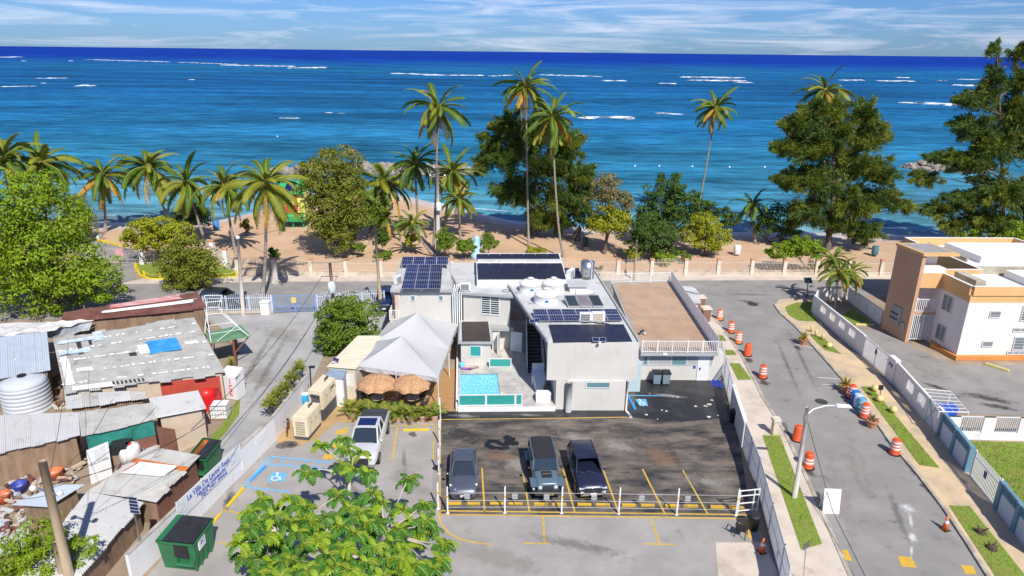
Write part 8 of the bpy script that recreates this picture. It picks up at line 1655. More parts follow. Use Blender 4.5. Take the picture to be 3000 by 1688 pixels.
C7 = [(-8.59, 23.47, 5.4), (-8.04, 23.87, 5.4), (-7, 23.35, 5.4), (-5.78, 22.47, 5.4), (-7.06, 22.18, 5.4), (-8.98, 22.61, 5.4), (-8.05, 21.95, 5.4), (-6.35, 21.98, 5.4), (-4.85, 22.68, 5.4), (-3.82, 22.36, 5.4), (-6.63, 24.24, 5.4), (-5.59, 23.4, 5.4), (-7.44, 22.86, 5.4), (-9.11, 24.2, 5.4), (-4.93, 23.72, 5.4), (-7.5, 21.51, 5.4), (-5.48, 21.45, 5.4), (-7.32, 24.67, 5.4), (-10.34, 23.96, 5.4), (-8.99, 21.58, 5.4), (-3.88, 21.48, 5.4), (-4.98, 21.64, 5.4), (-4.32, 22.61, 5.4), (-6.25, 24.92, 5.4)]
rg = random.Random(77); cnt = 0; hub = Vector((-7.45, 25.35, 2.6)); base = Vector((-7.88, 26.44, 0)); extra = MB()
MB().tube([base, base.lerp(hub, .6), hub], [.3, .24, .2], 9).obj('trunk', m_bbark, bf, True)
far = Vector((-8.53, 31.09, 3.6)); right = Vector((-5.8, 26.49, 3.6)); left = Vector((-10.74, 26.41, 3.6))
for a in (far, right, left): MB().tube([hub, hub.lerp(a, .5)+Vector((0, 0, .3)), a], [.16, .11, .08], 7).obj('limb', m_bbark, bf, True)
allr = [Vector(p) for L_ in (C4, C5, C6, C7) for p in L_]
for r in allr:
    s0 = min((hub, far, right, left), key=lambda a: (a-r).length); st = s0.lerp(r, .15); MB().tube([st, st.lerp(r, .55)+Vector((rg.uniform(-.3, .3), rg.uniform(-.3, .3), .1)), r], [.055, .04, .028], 5).obj('branch', m_bbark, bf, True)
lv = []
for r in allr:
    n_ = rg.randint(9, 11)
    for k in range(n_): lv.append((r, k*2.4+rg.uniform(-.2, .2), R(rg.uniform(-40, 5) if k > 2 else rg.uniform(5, 45)), rg.uniform(.5, .76) if k > 2 else rg.uniform(.32, .52), 0 if rg.random() < (.72 if k > 2 else .2) else 1))
for r in allr[9:]:
    q = r+Vector((rg.uniform(-.6, .6), rg.uniform(-.6, .6), rg.uniform(-1.3, -.6)))
    for k in range(8): lv.append((q, k*2.4, R(rg.uniform(-40, 10)), rg.uniform(.4, .49), 0))
lv.sort(key=lambda a: -a[3]-a[0].z*.05)
for i, (r, az, el, s, m_) in enumerate(lv):
    mat4 = Euler((rg.uniform(-.3, .3), -el, az), 'XYZ')
    if i < 300:
        o = bpy.data.objects.new('leaf', BL[m_]); COL.objects.link(o); o.parent = bf; o.location = r-Vector(bf.location); o.rotation_euler = mat4; o.scale = (s,)*3
    else:
        X = Matrix.Translation(r) @ mat4.to_matrix().to_4x4() @ Matrix.Scale(s, 4); d = BL[m_]; of = len(extra.v); extra.v += [tuple(X @ v.co) for v in d.vertices]
        for p in d.polygons: extra.f.append(tuple(of+j for j in p.vertices)); extra.m.append((0 if m_ == 0 else 1) if p.material_index == 0 else 2)
o = extra.obj('smaller_leaves', [m_bf, m_bfy, M('leaf_rib', (.42, .42, .1), .6)], bf); o['kind'] = 'stuff'
tree('corner_tree', 'bright leafy tree around the timber pole in the lower left corner', (-22.4, 26.45, 0), [((-22.08, 26.45, 3.02), 1.3, .8), ((-23.23, 26.45, 2.22), 1.2, .8), ((-21.85, 26.45, 1.84), 1.3, .9), ((-20.46, 26.45, 2.26), .8, .7), ((-24.11, 26.45, 1.21), 1.3, .8), ((-22.89, 26.45, 0.82), 1.4, .9)], 4200, .17, m_l1, 30, .12)
# strap-leaved plants
def spiky(name, label, p, n, L, mat, z=0, cat='plant', group=None, parent_pot=None, droop=.5, w=.045, seed=0, up=(15, 80)):
    t = thing(name, label, cat, (p[0], p[1], z), group=group) if parent_pot is None else parent_pot; rg = random.Random(seed+int(abs(p[0])*31)); mb = MB()
    for k in range(n):
        a = k*2.4+rg.uniform(-.3, .3); el = R(rg.uniform(*up)); l = L*rg.uniform(.7, 1.1); d = Vector((math.cos(a)*math.cos(el), math.sin(a)*math.cos(el), math.sin(el))); s = Vector((-math.sin(a), math.cos(a), 0))*w
        c = Vector((p[0], p[1], z)); m_ = c+d*l*.55; e = c+d*l-Vector((0, 0, droop*l*math.cos(el)*.6)); mb.add([c-s*.5, c+s*.5, m_+s, e, m_-s], [(0, 1, 2, 4), (4, 2, 3)])
    mb.obj('leaves', mat, t); return t
m_dr = leafmat('variegated_leaf', (.26, .28, .03), .3); m_dr2 = leafmat('croton_leaf', (.33, .26, .03), .35)
for i, (p, s) in enumerate((((-17.08, 42.92, 0), 'lowest'), ((-16.96, 44.05, 0), 'second'), ((-16.74, 45.18, 0), 'third'), ((-16.78, 46.95, 0), 'fourth'), ((-16.71, 48.68, 0), 'topmost'))):
    t = thing('dracaena', 'yellow green spiky dracaena along the boundary wall, '+s+' up the lane', 'plant', p, group='dracaenas along the boundary wall'); MB().tube([p, (p[0], p[1], 1.0)], .06, 6).obj('stem', m_bark, t)
    for k in range(4): a = k*1.7; spiky('', '', (p[0]+.25*math.cos(a), p[1]+.25*math.sin(a)), 26, .85, m_dr, 1.0+.28*(k % 2), parent_pot=t, seed=k+i*7)
def potted(label, p, mat, r=.36, L=.9, n=34, group=None, pm=None, z=.006):
    t = thing('potted_plant', label, 'potted plant', (p[0], p[1], z), group=group); MB().lathe([(r*.65, 0), (r*.95, .5), (r*1.08, .5), (r*1.08, .58), (r*.9, .58), (r*.85, .5), (.02, .5)], (p[0], p[1], z), n=16).obj('pot', pm or m_terra, t); spiky('', '', (p[0], p[1]), n, L, mat, z+.5, parent_pot=t); return t
potted('terracotta pot with a yellow croton near the street bollards', (26.56, 57.18, 0), m_dr2, .42, 1.05)
potted('terracotta pot with a yellow croton behind the striped barrel', (26.22, 48.13, 0), m_dr2, .42, 1.05)
potted('terracotta pot with dry grass below the barrel and drum row', (25.66, 42.7, 0), leafmat('dry_leaf', (.3, .26, .12)), .4, .7, 26)
m_arec = leafmat('areca_leaf', (.13, .22, .02), .3)
FRA = [frond_mesh('frond', 1.2, m_arec, 20, L=1.15, leaf=.36, hang=.5, pairs=14), frond_mesh('frond', .8, m_fy, 21, L=1.1, leaf=.36, hang=.4, pairs=14)]
m_pot = M('pink_clay_pot', (.56, .36, .27), .85, var=.1)
for i, (p, s) in enumerate((((-11.42, 43.24, 0), 'first from the left'), ((-10.77, 43.15, 0), 'second from the left'), ((-10.09, 42.98, 0), 'behind the pickup bed'), ((-9.45, 42.8, 0), 'at the pickup corner'), ((-8.78, 42.72, 0), 'fifth from the left'), ((-7.96, 42.74, 0), 'sixth from the left'), ((-7.09, 42.76, 0), 'third from the right'), ((-6.23, 42.87, 0), 'second from the right'), ((-5.43, 42.93, 0), 'nearest the side posts'))):
    t = thing('potted_palm', 'bushy areca palm in a pink clay pot, '+s, 'potted plant', (p[0], p[1], .012), group='potted areca palms before the tent'); MB().lathe([(.2, 0), (.3, .42), (.34, .42), (.34, .5), (.27, .5), (.26, .42), (.02, .42)], (p[0], p[1], .012), n=14).obj('pot', m_pot, t); rg = random.Random(i)
    for k in range(15):
        o = bpy.data.objects.new('frond', FRA[k % 2]); COL.objects.link(o); o.parent = t; o.location = (0, 0, .45); o.rotation_euler = Euler((rg.uniform(-.4, .4), -R(rg.uniform(25, 85)), k*2.4+i), 'XYZ'); s_ = rg.uniform(.75, 1.05); o.scale = (s_,)*3
spiky('agave', 'small yellow green agave at the ice box corner', (-23.22, 51.3, 0), 30, .8, m_dr, .3, group=None)
# verge grass beside the lane
lawn([(-20.24, 42.29, 0), (-20.54, 45.25, 0), (-20.77, 46.86, 0), (-19.61, 43.5, 0), (-19.57, 40.94, 0), (-19.81, 38.21, 0), (-20.1, 37.62, 0), (-20.42, 39.62, 0)], .012, 'ragged grass verge between the shacks and the gravel lane', dens=70, h=.16, seed=31)

# ---------------------------------------------------------------- beach fence, gates, hut, breakwaters
m_fpil = M('fence_pillar_paint', (.72, .63, .52), .85, scale=1.5, col2=(.58, .48, .38)); m_fcap = M('pillar_cap', (.55, .26, .13), .85, var=.1); m_fbar = M('fence_bar_cream', (.6, .5, .4), .7, var=.08); m_fbase = M('fence_base_wall', (.6, .52, .42), .9, scale=.8, col2=(.42, .35, .27), detail=8)
FPX = [(-31.9, 75.59, 0), (-27.73, 75.74, 0), (-23.39, 75.63, 0), (-19.33, 75.65, 0), (-15.26, 75.79, 0), (-11.14, 76.07, 0), (-7.03, 76.21, 0), (-3.23, 76.48, 0), (0.59, 76.61, 0), (4.5, 76.75, 0), (8.51, 76.89, 0), (12.53, 77.04, 0), (16.53, 77.18, 0), (20.58, 77.32, 0), (24.48, 77.46, 0), (28.51, 77.6, 0), (32.38, 77.61, 0), (36.27, 77.75, 0), (40.22, 77.89, 0), (44.06, 77.89, 0), (48.39, 78.18, 0), (53.08, 78.47, 0), (57.81, 78.77, 0), (62.57, 79.08, 0)]
bf_ = thing('beach_fence', 'long cream bar fence with square pillars between the beach and the road', 'fence', FPX[0])
for p, q in zip(FPX, FPX[1:]):
    MB().wall(p, q, .2, 0, .5).obj('base_wall', m_fbase, bf_); mb = MB(); L = math.hypot(q[0]-p[0], q[1]-p[1]); n_ = int(L/.16); u = (q[0]-p[0], q[1]-p[1])
    for k in range(n_): s = (k+.5)/n_; mb.obox(lerp(p, q, s), u, .036, .03, .5, 1.85+.3*math.sin(math.pi*s))
    o = mb.obj('bar_panel', m_fbar, bf_); o['kind'] = 'stuff'; mb = MB()
    MB().wall(p, q, .04, .62, .67).obj('rail', m_fbar, bf_); MB().wall(p, q, .04, 1.55, 1.6).obj('rail', m_fbar, bf_)
for p in FPX: MB().obox(p, (1, 0), .42, .42, 0, 1.95).obj('pillar', m_fpil, bf_); MB().obox(p, (1, 0), .5, .5, 1.95, 2.08).obj('pillar_cap', m_fcap, bf_)
CPX = [(-31.95, 75.72, 0), (-34.49, 78.69, 0), (-37.55, 82.18, 0)]
cf = thing('beach_fence', 'short corner run of white pillars and bars beside the kerbed island', 'fence', CPX[-1]); m_wp = m_whiter
for p, q in zip(CPX, CPX[1:]):
    MB().wall(p, q, .2, 0, .45).obj('base_wall', m_wp, cf); mb = MB(); n_ = int(math.hypot(q[0]-p[0], q[1]-p[1])/.15)
    for k in range(n_): mb.obox(lerp(p, q, (k+.5)/n_), (1, 0), .035, .03, .45, 1.9)
    o = mb.obj('bar_panel', m_fbar, cf); o['kind'] = 'stuff'; MB().wall(p, q, .04, 1.5, 1.55).obj('rail', m_fbar, cf)
for p in CPX[1:]: MB().obox(p, (1, 0), .5, .5, 0, 2.2).obj('pillar', m_wp, cf); MB().obox(p, (1, 0), .6, .6, 2.2, 2.35).obj('pillar_cap', m_fcap, cf)
g0, g1, g2_ = (-51.41, 79.75, 0), (-44.83, 79.15, 0), (-37.05, 80.58, 0)
bg_ = slat_fence('grey bar gate with a pink notice at the end of the lane to the beach', [g0, g1], .05, 2.0, .16, .04, 'bar_gate', M('grey_bar', (.42, .38, .35), .6), rails=(.05, .3, .92), cat='gate', posts=False); c = lerp(g0, g1, .57); MB().box((c[0]-.45, c[1]-.08, 1.0), (c[0]+.45, c[1]-.05, 1.9)).obj('notice', M('pink_notice', (.7, .42, .45), .7, scale=6, col2=(.6, .2, .25)), bg_)
for p, s in ((g0, 'left'), (g1, 'right')): MB().obox(p, (1, 0), .5, .5, 0, 2.2).obj('shaft', m_wp, t := thing('gate_pillar', 'white gate pillar on the '+s+' side of the beach gate', 'pillar', p)); MB().obox(p, (1, 0), .6, .6, 2.2, 2.35).obj('cap', m_fcap, t)
slat_fence('grey bar fence behind the yellow green tree', [g1, g2_], .05, 1.9, .2, .04, 'bar_fence', m_fbar, rails=(.1, .9)); slat_fence('grey bar fence left of the beach gate behind the big tree', [(-54.44, 79.92, 0), g0], .05, 1.9, .2, .04, 'bar_fence', m_fbar, rails=(.1, .9))
# kerbed island and lane
isl = [(-45.88, 79.25, 0), (-43.06, 74.94, 0), (-41.16, 73.51, 0), (-36.57, 73.67, 0), (-31.76, 74.71, 0), (-32.55, 76.34, 0), (-35.9, 79.62, 0), (-38.15, 80.97, 0), (-44.85, 80, 0)]
lawn(isl, .1, 'grass island with a yellow kerb below the beach gate', dens=40, h=.12, seed=41); k_ = isl[:5]
mb = MB()
for p, q in zip(k_, k_[1:]): mb.wall(p, q, .22, -.02, .18)
o = mb.obj('yellow_kerb', M('yellow_kerb_paint', (.72, .5, .02), .7, var=.08)); o['kind'] = 'structure'
for i, p in enumerate([(-44.74, 77.23, 0), (-42.14, 74.22, 0), (-39.95, 73.43, 0), (-33.7, 74.26, 0), (-31.8, 74.83, 0)]): pass
IP = [(-44.74, 77.23, 0), (-42.14, 74.22, 0), (-39.95, 73.43, 0), (-33.7, 74.26, 0), (-31.8, 74.83, 0)]; m_yk = M('yellow_kerb_paint', (.72, .5, .02), .7)
for i, p in enumerate(IP): o = MB().lathe([(.11, 0), (.11, .7), (.02, .76)], (p[0], p[1], .1), n=8).obj('kerb_post', m_yk, None, loc=(p[0], p[1], .1)); tag(o, 'short yellow post of the kerbed island, '+('at the far left', 'at the left corner', 'left of the dark tree', 'right of the dark tree', 'at the fence corner')[i], 'post', 'short yellow posts of the kerbed island')
for a, b_, s in ((IP[0], IP[1], 'left'), (IP[1], IP[2], 'front left'), (IP[3], IP[4], 'right')): cable('chain', 'yellow chain on the '+s+' of the kerbed island', [(*lerp(a, b_, k/6)[:2], .72-.25*math.sin(math.pi*k/6)) for k in range(7)], .03, m_yk, 'chain')
flat('lane', [(-45.81, 72.14, 0), (-42.25, 72.26, 0), (-45.88, 79.25, 0), (-47.14, 83.63, 0), (-53.55, 88.1, 0), (-58.74, 90.69, 0), (-62.19, 89.48, 0), (-51.82, 79.73, 0)], m_asph, .008)
o = MB(); 
for p, q in zip([(-62.41, 89.82, 0), (-58.95, 91.05, 0), (-53.64, 88.27, 0)], [(-58.95, 91.05, 0), (-53.64, 88.27, 0), (-52.02, 87.15, 0)]): o.wall(p, q, .3, -.1, .2)
o = o.obj('yellow_kerb', m_yk); o['kind'] = 'structure'
o = MB().tube([(-59.89, 90.65, 0), (-57.77, 89.84, 0), (-57.14, 90.76, 0), (-57.81, 92.58, 0)], .3, 6).obj('curved_wall', m_wp, None, loc=(-59.89, 90.65, 0)); tag(o, 'low curved white wall by the sand at the beach lane', 'wall')
# blue fence and gate of the lane
m_bl = M('blue_fence_paint', (.18, .31, .55), .6, var=.08)
F0_, F1_, F2_, F3_ = (-30.51, 63.16, 0), (-23.91, 63.73, 0), (-19.55, 64.15, 0), (-13, 65.42, 0)
wave = lambda s: .22*math.sin(math.pi*s)
slat_fence('blue and white wavy bar fence from the rusty shack to the blue gate', [F0_, F1_], .25, 1.6, .17, .045, 'wavy_fence', M('pale_blue_bar', (.5, .56, .66), .6), rails=(.1, .85), top=lambda s: .25*math.sin(math.pi*s)); slat_fence('pale wavy bar fence right of the blue gate', [F2_, F3_], .25, 1.6, .17, .045, 'wavy_fence', M('pale_blue_bar', (.5, .56, .66), .6), rails=(.1, .85), top=lambda s: .25*math.sin(math.pi*s))
for a, b_ in ((F0_, F1_), (F2_, F3_)): o = MB().wall((a[0], a[1]+.12), (b_[0], b_[1]+.12), .22, -.02, .26).obj('low_kerb_wall', m_fbase); o['kind'] = 'structure'
bg2 = slat_fence('blue framed bar gate across the gravel lane', [lerp(F1_, F2_, .03), lerp(F1_, F2_, .97)], .08, 1.75, .17, .035, 'lane_gate', m_bl, rails=(.03, .3, .97), cat='gate'); c = lerp(F1_, F2_, .5); MB().box((c[0]-.3, c[1]-.07, 1.0), (c[0]+.2, c[1]-.04, 1.6)).obj('yellow_notice', m_pyel, bg2)
p = (-24.47, 63.06, 0); MB().obox((p[0], p[1]+.4), (1, 0), .85, .8, 0, 1.25).obj('body', m_whiter, t := thing('gate_block', 'white square masonry block beside the blue gate', 'pillar', p)); MB().obox((p[0], p[1]+.4), (1, 0), .95, .9, 1.25, 1.33).obj('cap', m_whiter, t)
# utility poles and wires
def pole(label, base, top, r, mat, parts=None):
    t = thing('utility_pole', label, 'utility pole', base); MB().tube([base, top], [r*1.2, r*.75], 9).obj('pole', mat, t, True); return t, Vector(top)
pc, tpc = pole('pale concrete utility pole with crossarm and transformer on the sand', (-9.62, 85.1, 0), (-9.46, 85.1, 11.27), .26, m_pole)
MB().tube([tpc+Vector((-1.0, 0, -1.2)), tpc+Vector((1.0, 0, -1.2))], .07, 5).obj('crossarm', m_wood, pc)
for dx in (-.9, 0, .9): MB().lathe([(.05, 0), (.12, .05), (.1, .25)], (tpc.x+dx, tpc.y, tpc.z-1.15), n=8).obj('insulator', m_white, pc, True)
MB().lathe([(.3, 0), (.34, .1), (.34, .95), (.25, 1.05)], (tpc.x+.1, tpc.y-.5, tpc.z-5.4), n=14).obj('transformer', m_louv, pc, True)
p1, t1_ = pole('slim wooden pole beside the hotel balcony', (-13.36, 65.11, 0), (-13.49, 65.11, 7.73), .15, m_tim)
MB().box((t1_.x-.35, t1_.y-.1, t1_.z-1.0), (t1_.x-.15, t1_.y+.1, t1_.z-.55)).obj('meter_box', m_iron, p1)
p2, t2_ = pole('wooden pole with a white transformer above the courtyard tree', (-16.67, 60.01, 0), (-16.79, 60.01, 6.44), .17, m_tim)
MB().lathe([(.28, 0), (.34, .08), (.34, .95), (.22, 1.05)], (t2_.x+.15, t2_.y-.5, t2_.z-2.75), n=16).obj('transformer', m_louv, p2, True); MB().tube([t2_+Vector((-.9, 0, -1.3)), t2_+Vector((.7, 0, -1.3))], .05, 5).obj('crossarm', m_wood, p2)
p3, t3_ = pole('pale concrete pole standing before the black parked suv', (-26.54, 62.81, 0), (-26.14, 62.81, 7.78), .16, m_pole)
MB().lathe([(.05, 0), (.2, .1), (.2, .3), (.05, .4)], (t3_.x, t3_.y, t3_.z), n=10).obj('lamp_globe', m_white, p3, True)
p4, t4_ = pole('wooden pole behind the terrace rising from the fence', (14.17, 75.18, 0), (14.15, 75.18, 4.79), .15, m_tim)
p5, t5_ = pole('short concrete stump pole by the road fence', (-26.71, 72.79, 0), (-26.44, 72.79, 2.62), .28, m_pole)
def wire(a, b_, lb, sag=.8): a, b_ = Vector(a), Vector(b_); cable('overhead_wire', lb, [a.lerp(b_, k/12)-Vector((0, 0, sag*math.sin(math.pi*k/12))) for k in range(13)], .02, m_black, 'wire')
wire(t2_, t3_, 'thin wire between the transformer pole and the pale concrete pole'); wire(t2_+Vector((-.8, 0, -1.3)), (-17.23, 32.24, 5.5), 'thin wire from the transformer pole down the gravel lane'); wire(t2_+Vector((.6, 0, -1.3)), (-15.61, 31.71, 5), 'second thin wire from the transformer pole down the lane', 1.0); wire(t1_, t2_, 'thin wire between the two wooden poles')
wire(tpc+Vector((-.9, 0, -1)), t3_, 'thin wire from the concrete beach pole to the left')
# street light by the corner, bins, shelters
p = (31.8, 69.29, 0); tp = Vector((31.63, 69.29, 2.06)); t = thing('solar_street_lamp', 'dark solar street lamp at the street corner', 'street lamp', p); MB().tube([p, tuple(tp)], .05, 6).obj('pole', m_black, t); MB().slab(*[tp+Vector(v) for v in ((-.4, -.3, -.05), (.4, -.3, -.05), (.4, .3, .35), (-.4, .3, .35))], .06).obj('panel', m_dglass, t); MB().box((tp.x+.1, tp.y-.5, tp.z-.5), (tp.x+.5, tp.y-.2, tp.z-.38)).obj('lamp_head', m_white, t)
p = (28.31, 46.78, 0); tp = (28.21, 46.78, 0.94); t = thing('spot_lamp', 'small dark floodlight on a stake between the yellow balls', 'lamp', p); MB().tube([p, tp], .03, 5).obj('stake', m_black, t); MB().box((tp[0]-.15, tp[1]-.08, tp[2]-.05), (tp[0]+.15, tp[1]+.08, tp[2]+.3)).obj('lamp_head', m_black, t)
def bin_(p, label, mat, r=.4, h=1.1, frame=True):
    t = thing('beach_bin', label, 'trash bin', p, group='bins on the sand'); MB().lathe([(r*.9, .15), (r, .25), (r, h), (r*.85, h+.05)], p, n=16).obj('drum', mat, t, True)
    for dx in (-r*.95, r*.95): MB().box((p[0]+dx-.03, p[1]-.03, p[2] if len(p) > 2 else 0), (p[0]+dx+.03, p[1]+.03, h*.8)).obj('post', m_white, t)
bin_((29.42, 86.15, 0), 'white drum bin on the sand beside the light tree', m_white, .45, 1.3); bin_((47.67, 86.54, 0), 'white framed dark bin on the sand near the terracotta tower', M('teal_bin', (.05, .16, .2), .6), .42, 1.3); bin_((9.88, 89.67, 0), 'dark green bin on the shaded sand', M('green_bin', (.04, .09, .07), .6), .42, 1.2); bin_((-43.07, 96.52, 0), 'blue bin between the left palms', M('bin_blue', (.04, .2, .5), .6), .45, 1.4)
for p, s in (((19.35, 65.43, 0), 'nearer the white hut'), ((19.07, 62.26, 0), 'nearer the camera')): t = thing('brick_planter', 'brown brick pillar with a pale cap on the pavement, '+s, 'pillar', p, group='brick pillars on the pavement'); MB().obox((p[0], p[1]+.4), (1, .1), .75, .75, .07, 1.35).obj('shaft', M('brown_brick', (.2, .11, .08), .85, var=.2, scale=4), t); MB().obox((p[0], p[1]+.4), (1, .1), .95, .95, 1.35, 1.5).obj('cap', m_fpil, t)
hq = [Vector(x) for x in [(16.7, 61.67, 2.3), (18.2, 61.62, 2.3), (18.73, 65.83, 2.3), (16.87, 65.77, 2.3)]]; t = thing('kiosk', 'small white kiosk with a grey roof at the end of the terrace', 'kiosk', (hq[0].x, hq[0].y, 0)); MB().prism(inset([v.xy for v in hq], .25), .07, 2.25).obj('wall', m_white, t); MB().prism([v.xy for v in hq], 2.25, 2.38).obj('roof', m_roofw, t); ribbed(t, [Vector(x) for x in [(17.01, 64.93, 2.45), (18.6, 63.75, 2.45), (18.43, 65.82, 2.45), (16.95, 66.19, 2.45)]], 8, m_white, sheets=1, h=.06, name='ribbed_awning')
# lifeguard hut
p = Vector((-32.45, 98.02, 0)); hut = thing('lifeguard_hut', 'colourful green, red and yellow lifeguard hut on stilts with a solar roof', 'hut', tuple(p)); W = 5.0; x, y = p.x, p.y
mg, mrd, mye, mlg = M('hut_green', (.03, .36, .11), .6, var=.06), M('hut_red', (.6, .05, .05), .6, var=.06), M('hut_yellow', (.75, .7, .2), .6, var=.05), M('hut_light_green', (.1, .5, .2), .6, var=.05)
for dx in (-1.6, 0, 1.6):
    for dy in (.3, 3.2): MB().tube([(x+dx, y+dy, -.3), (x+dx*.9, y+dy, 1.0)], .1, 6).obj('stilt', mg, hut)
MB().box((x-W*.38, y-.2, 1.0), (x+W*.38, y+3.6, 1.2)).obj('floor', mg, hut)
for k in range(4): MB().box((x-W*.38, y-.25, 1.2+.28*k), (x+W*.38, y-.18, 1.45+.28*k)).obj('apron_board', mlg if k == 2 else mg, hut)
MB().box((x-W*.36, y+.5, 1.2), (x+W*.36, y+3.4, 5.0)).obj('wall', mye, hut); MB().box((x-W*.22, y+.4, 1.3), (x+W*.17, y+.5, 5.2)).obj('red_panel', mrd, hut); MB().box((x-.45, y+.3, 3.0), (x+.35, y+.4, 3.9)).obj('window', mye, hut)
for s in (-1, 1):
    for k in range(3): MB().box((x+s*W*.30-.45, y+.4, 2.2+.35*k), (x+s*W*.30+.45, y+.48, 2.42+.35*k)).obj('rail_board', mye, hut)
MB().slab((x-W*.42, y-.1, 5.1), (x+W*.42, y-.1, 5.1), (x+W*.34, y+2.2, 6.7), (x-W*.34, y+2.2, 6.7), .15).obj('roof', mg, hut); MB().slab((x+W*.42, y+4.2, 5.1), (x-W*.42, y+4.2, 5.1), (x-W*.34, y+2.2, 6.7), (x+W*.34, y+2.2, 6.7), .15).obj('roof', mg, hut); MB().slab((x-.9, y+.3, 5.47), (x+.6, y+.3, 5.47), (x+.5, y+1.8, 6.55), (x-.75, y+1.8, 6.55), .08).obj('solar_panel', m_pv, hut)
# pale blue sculpture
p = Vector((-4.52, 83.44, 0)); m_pb = M('pale_blue_paint', (.36, .6, .72), .7, var=.15, scale=3); t = thing('beach_sculpture', 'pale blue painted sculpture behind the solar roof', 'sculpture', tuple(p)); rg = random.Random(2)
MB().lathe([(.9, 0), (.8, .5), (.5, 1.1), (.55, 1.8), (.3, 2.2), (.42, 2.6), (.1, 3.0)], tuple(p), n=10).obj('body', m_pb, t, True)
for k in range(6): a = k*1.05; MB().tube([p+Vector((.3*math.cos(a), .3*math.sin(a), 1.6)), p+Vector((.9*math.cos(a), .9*math.sin(a), 2.1+.1*k)), p+Vector((1.0*math.cos(a), 1.0*math.sin(a), 2.7))], [.16, .12, .05], 6).obj('arm', m_pb, t, True)
# flag on the breakwater
p = Vector((-32.42, 140.7, 0)); t = thing('flag', 'red and white striped flag on a white pole behind the large bush', 'flag', tuple(p)); h = Vector((-32.07, 140.7, 5.59)); MB().tube([p, h], .06, 6).obj('pole', m_white, t)
for k in range(5): MB().slab(*[h+Vector(v) for v in ((-1.75, .1, -.12-.2*k), (0, 0, -.02-.2*k), (0, 0, .17-.2*k), (-1.75, .1, .07-.2*k))], .02).obj('stripe', mrd if k % 2 == 0 else m_white, t)
MB().slab(*[h+Vector(v) for v in ((-.6, -.02, -.35), (0, -.03, -.8), (0, -.03, .15), (-.02, -.03, .16))], .01).obj('triangle', m_navy, t)
# breakwaters: piles of boulders, each boulder a part
m_rock = M('breakwater_rock', (.36, .31, .25), .9, scale=.8, col2=(.2, .17, .14), bump=.6, detail=8); m_rockd = M('wet_rock', (.12, .1, .09), .6, scale=.8, col2=(.2, .17, .14), bump=.5)
RK = []
for s in range(7):
    bm = bmesh.new(); bmesh.ops.create_icosphere(bm, subdivisions=2, radius=1); rg = random.Random(s)
    for v in bm.verts: v.co *= 1+.38*noise.noise(v.co*1.1+Vector((s*9, 0, 0)))+.1*noise.noise(v.co*3+Vector((s*5, 0, 0))); v.co.z *= .75
    me = bpy.data.meshes.new('rock'); bm.to_mesh(me); bm.free(); me.materials.append(m_rock if s < 5 else m_rockd); RK.append(me)
def breakwater(label, line, n_, w, h, seed):
    t = thing('breakwater', label, 'breakwater', (line[0][0], line[0][1], SEA_Z)); rg = random.Random(seed); seg = [math.hypot(b_[0]-a[0], b_[1]-a[1]) for a, b_ in zip(line, line[1:])]; tot = sum(seg)
    for i in range(n_):
        d = tot*(i+rg.random())/n_; k = 0
        while d > seg[k] and k < len(seg)-1: d -= seg[k]; k += 1
        c = lerp(line[k], line[k+1], d/seg[k]); off = rg.uniform(-1, 1); e = min(1, 4*i/n_+.3, 4*(n_-i)/n_+.3); z = h*e*(1-abs(off))*rg.uniform(.75, 1.05); low = z < h*.22
        o = bpy.data.objects.new('rock', RK[rg.randrange(5, 7)] if low and rg.random() < .7 else RK[rg.randrange(5)]); COL.objects.link(o); o.parent = t; o.location = Vector((c[0], c[1]+off*w*e, SEA_Z+z-.2))-t.location
        s_ = rg.uniform(.55, 1.1); o.scale = (s_*rg.uniform(1, 1.5), s_, s_*.9); o.rotation_euler = (rg.uniform(-.4, .4), rg.uniform(-.4, .4), rg.uniform(0, 6.3))
    MB().tube([(p[0], p[1], SEA_Z-.6) for p in line], [h*.9*.6]+[h*.9]*(len(line)-2)+[h*.9*.6] if len(line) > 2 else h*.8, 8).obj('core', m_rockd, t)
breakwater('long boulder breakwater behind the left palms and the large bush', [(-52.51, 149.12, -0.5), (-46.14, 147.77, -0.5), (-40.54, 149.02, -0.5), (-34.02, 149.89, -0.5), (-26.38, 149.06, -0.5), (-18.98, 149.54, -0.5), (-11.91, 150, -0.5), (-6.22, 148.61, -0.5)], 240, 2.6, 2.3, 1)
breakwater('short boulder breakwater between the two right casuarinas', [(93.92, 164.64, -0.5), (98.69, 162.95, -0.5), (104.21, 161.35, -0.5), (112.44, 162.88, -0.5)], 150, 2.6, 2.0, 2)
m_buoy = M('white_buoy', (.8, .8, .78), .5, var=.02)
for i, p in enumerate([(19.52, 162.58, -0.5), (28.77, 162.2, -0.5), (34.59, 162.6, -0.5), (42.45, 162.64, -0.5), (51.16, 162.22, -0.5), (59.68, 162.81, -0.5), (-72.22, 212.13, -0.5)]): o = MB().lathe([(.02, 0), (.24, .12), (.24, .3), (.02, .42)], (p[0], p[1], SEA_Z-.1), n=10).obj('buoy', m_buoy, None, True, loc=(p[0], p[1], SEA_Z-.1)); tag(o, ('first swim buoy from the casuarina', 'second swim buoy from the casuarina', 'third swim buoy from the casuarina', 'swim buoy left of the leaning palm', 'swim buoy right of the leaning palm', 'swim buoy beside the right casuarina', 'lone white buoy far out on the left')[i]+', small and white', 'buoy', 'white swim buoys')

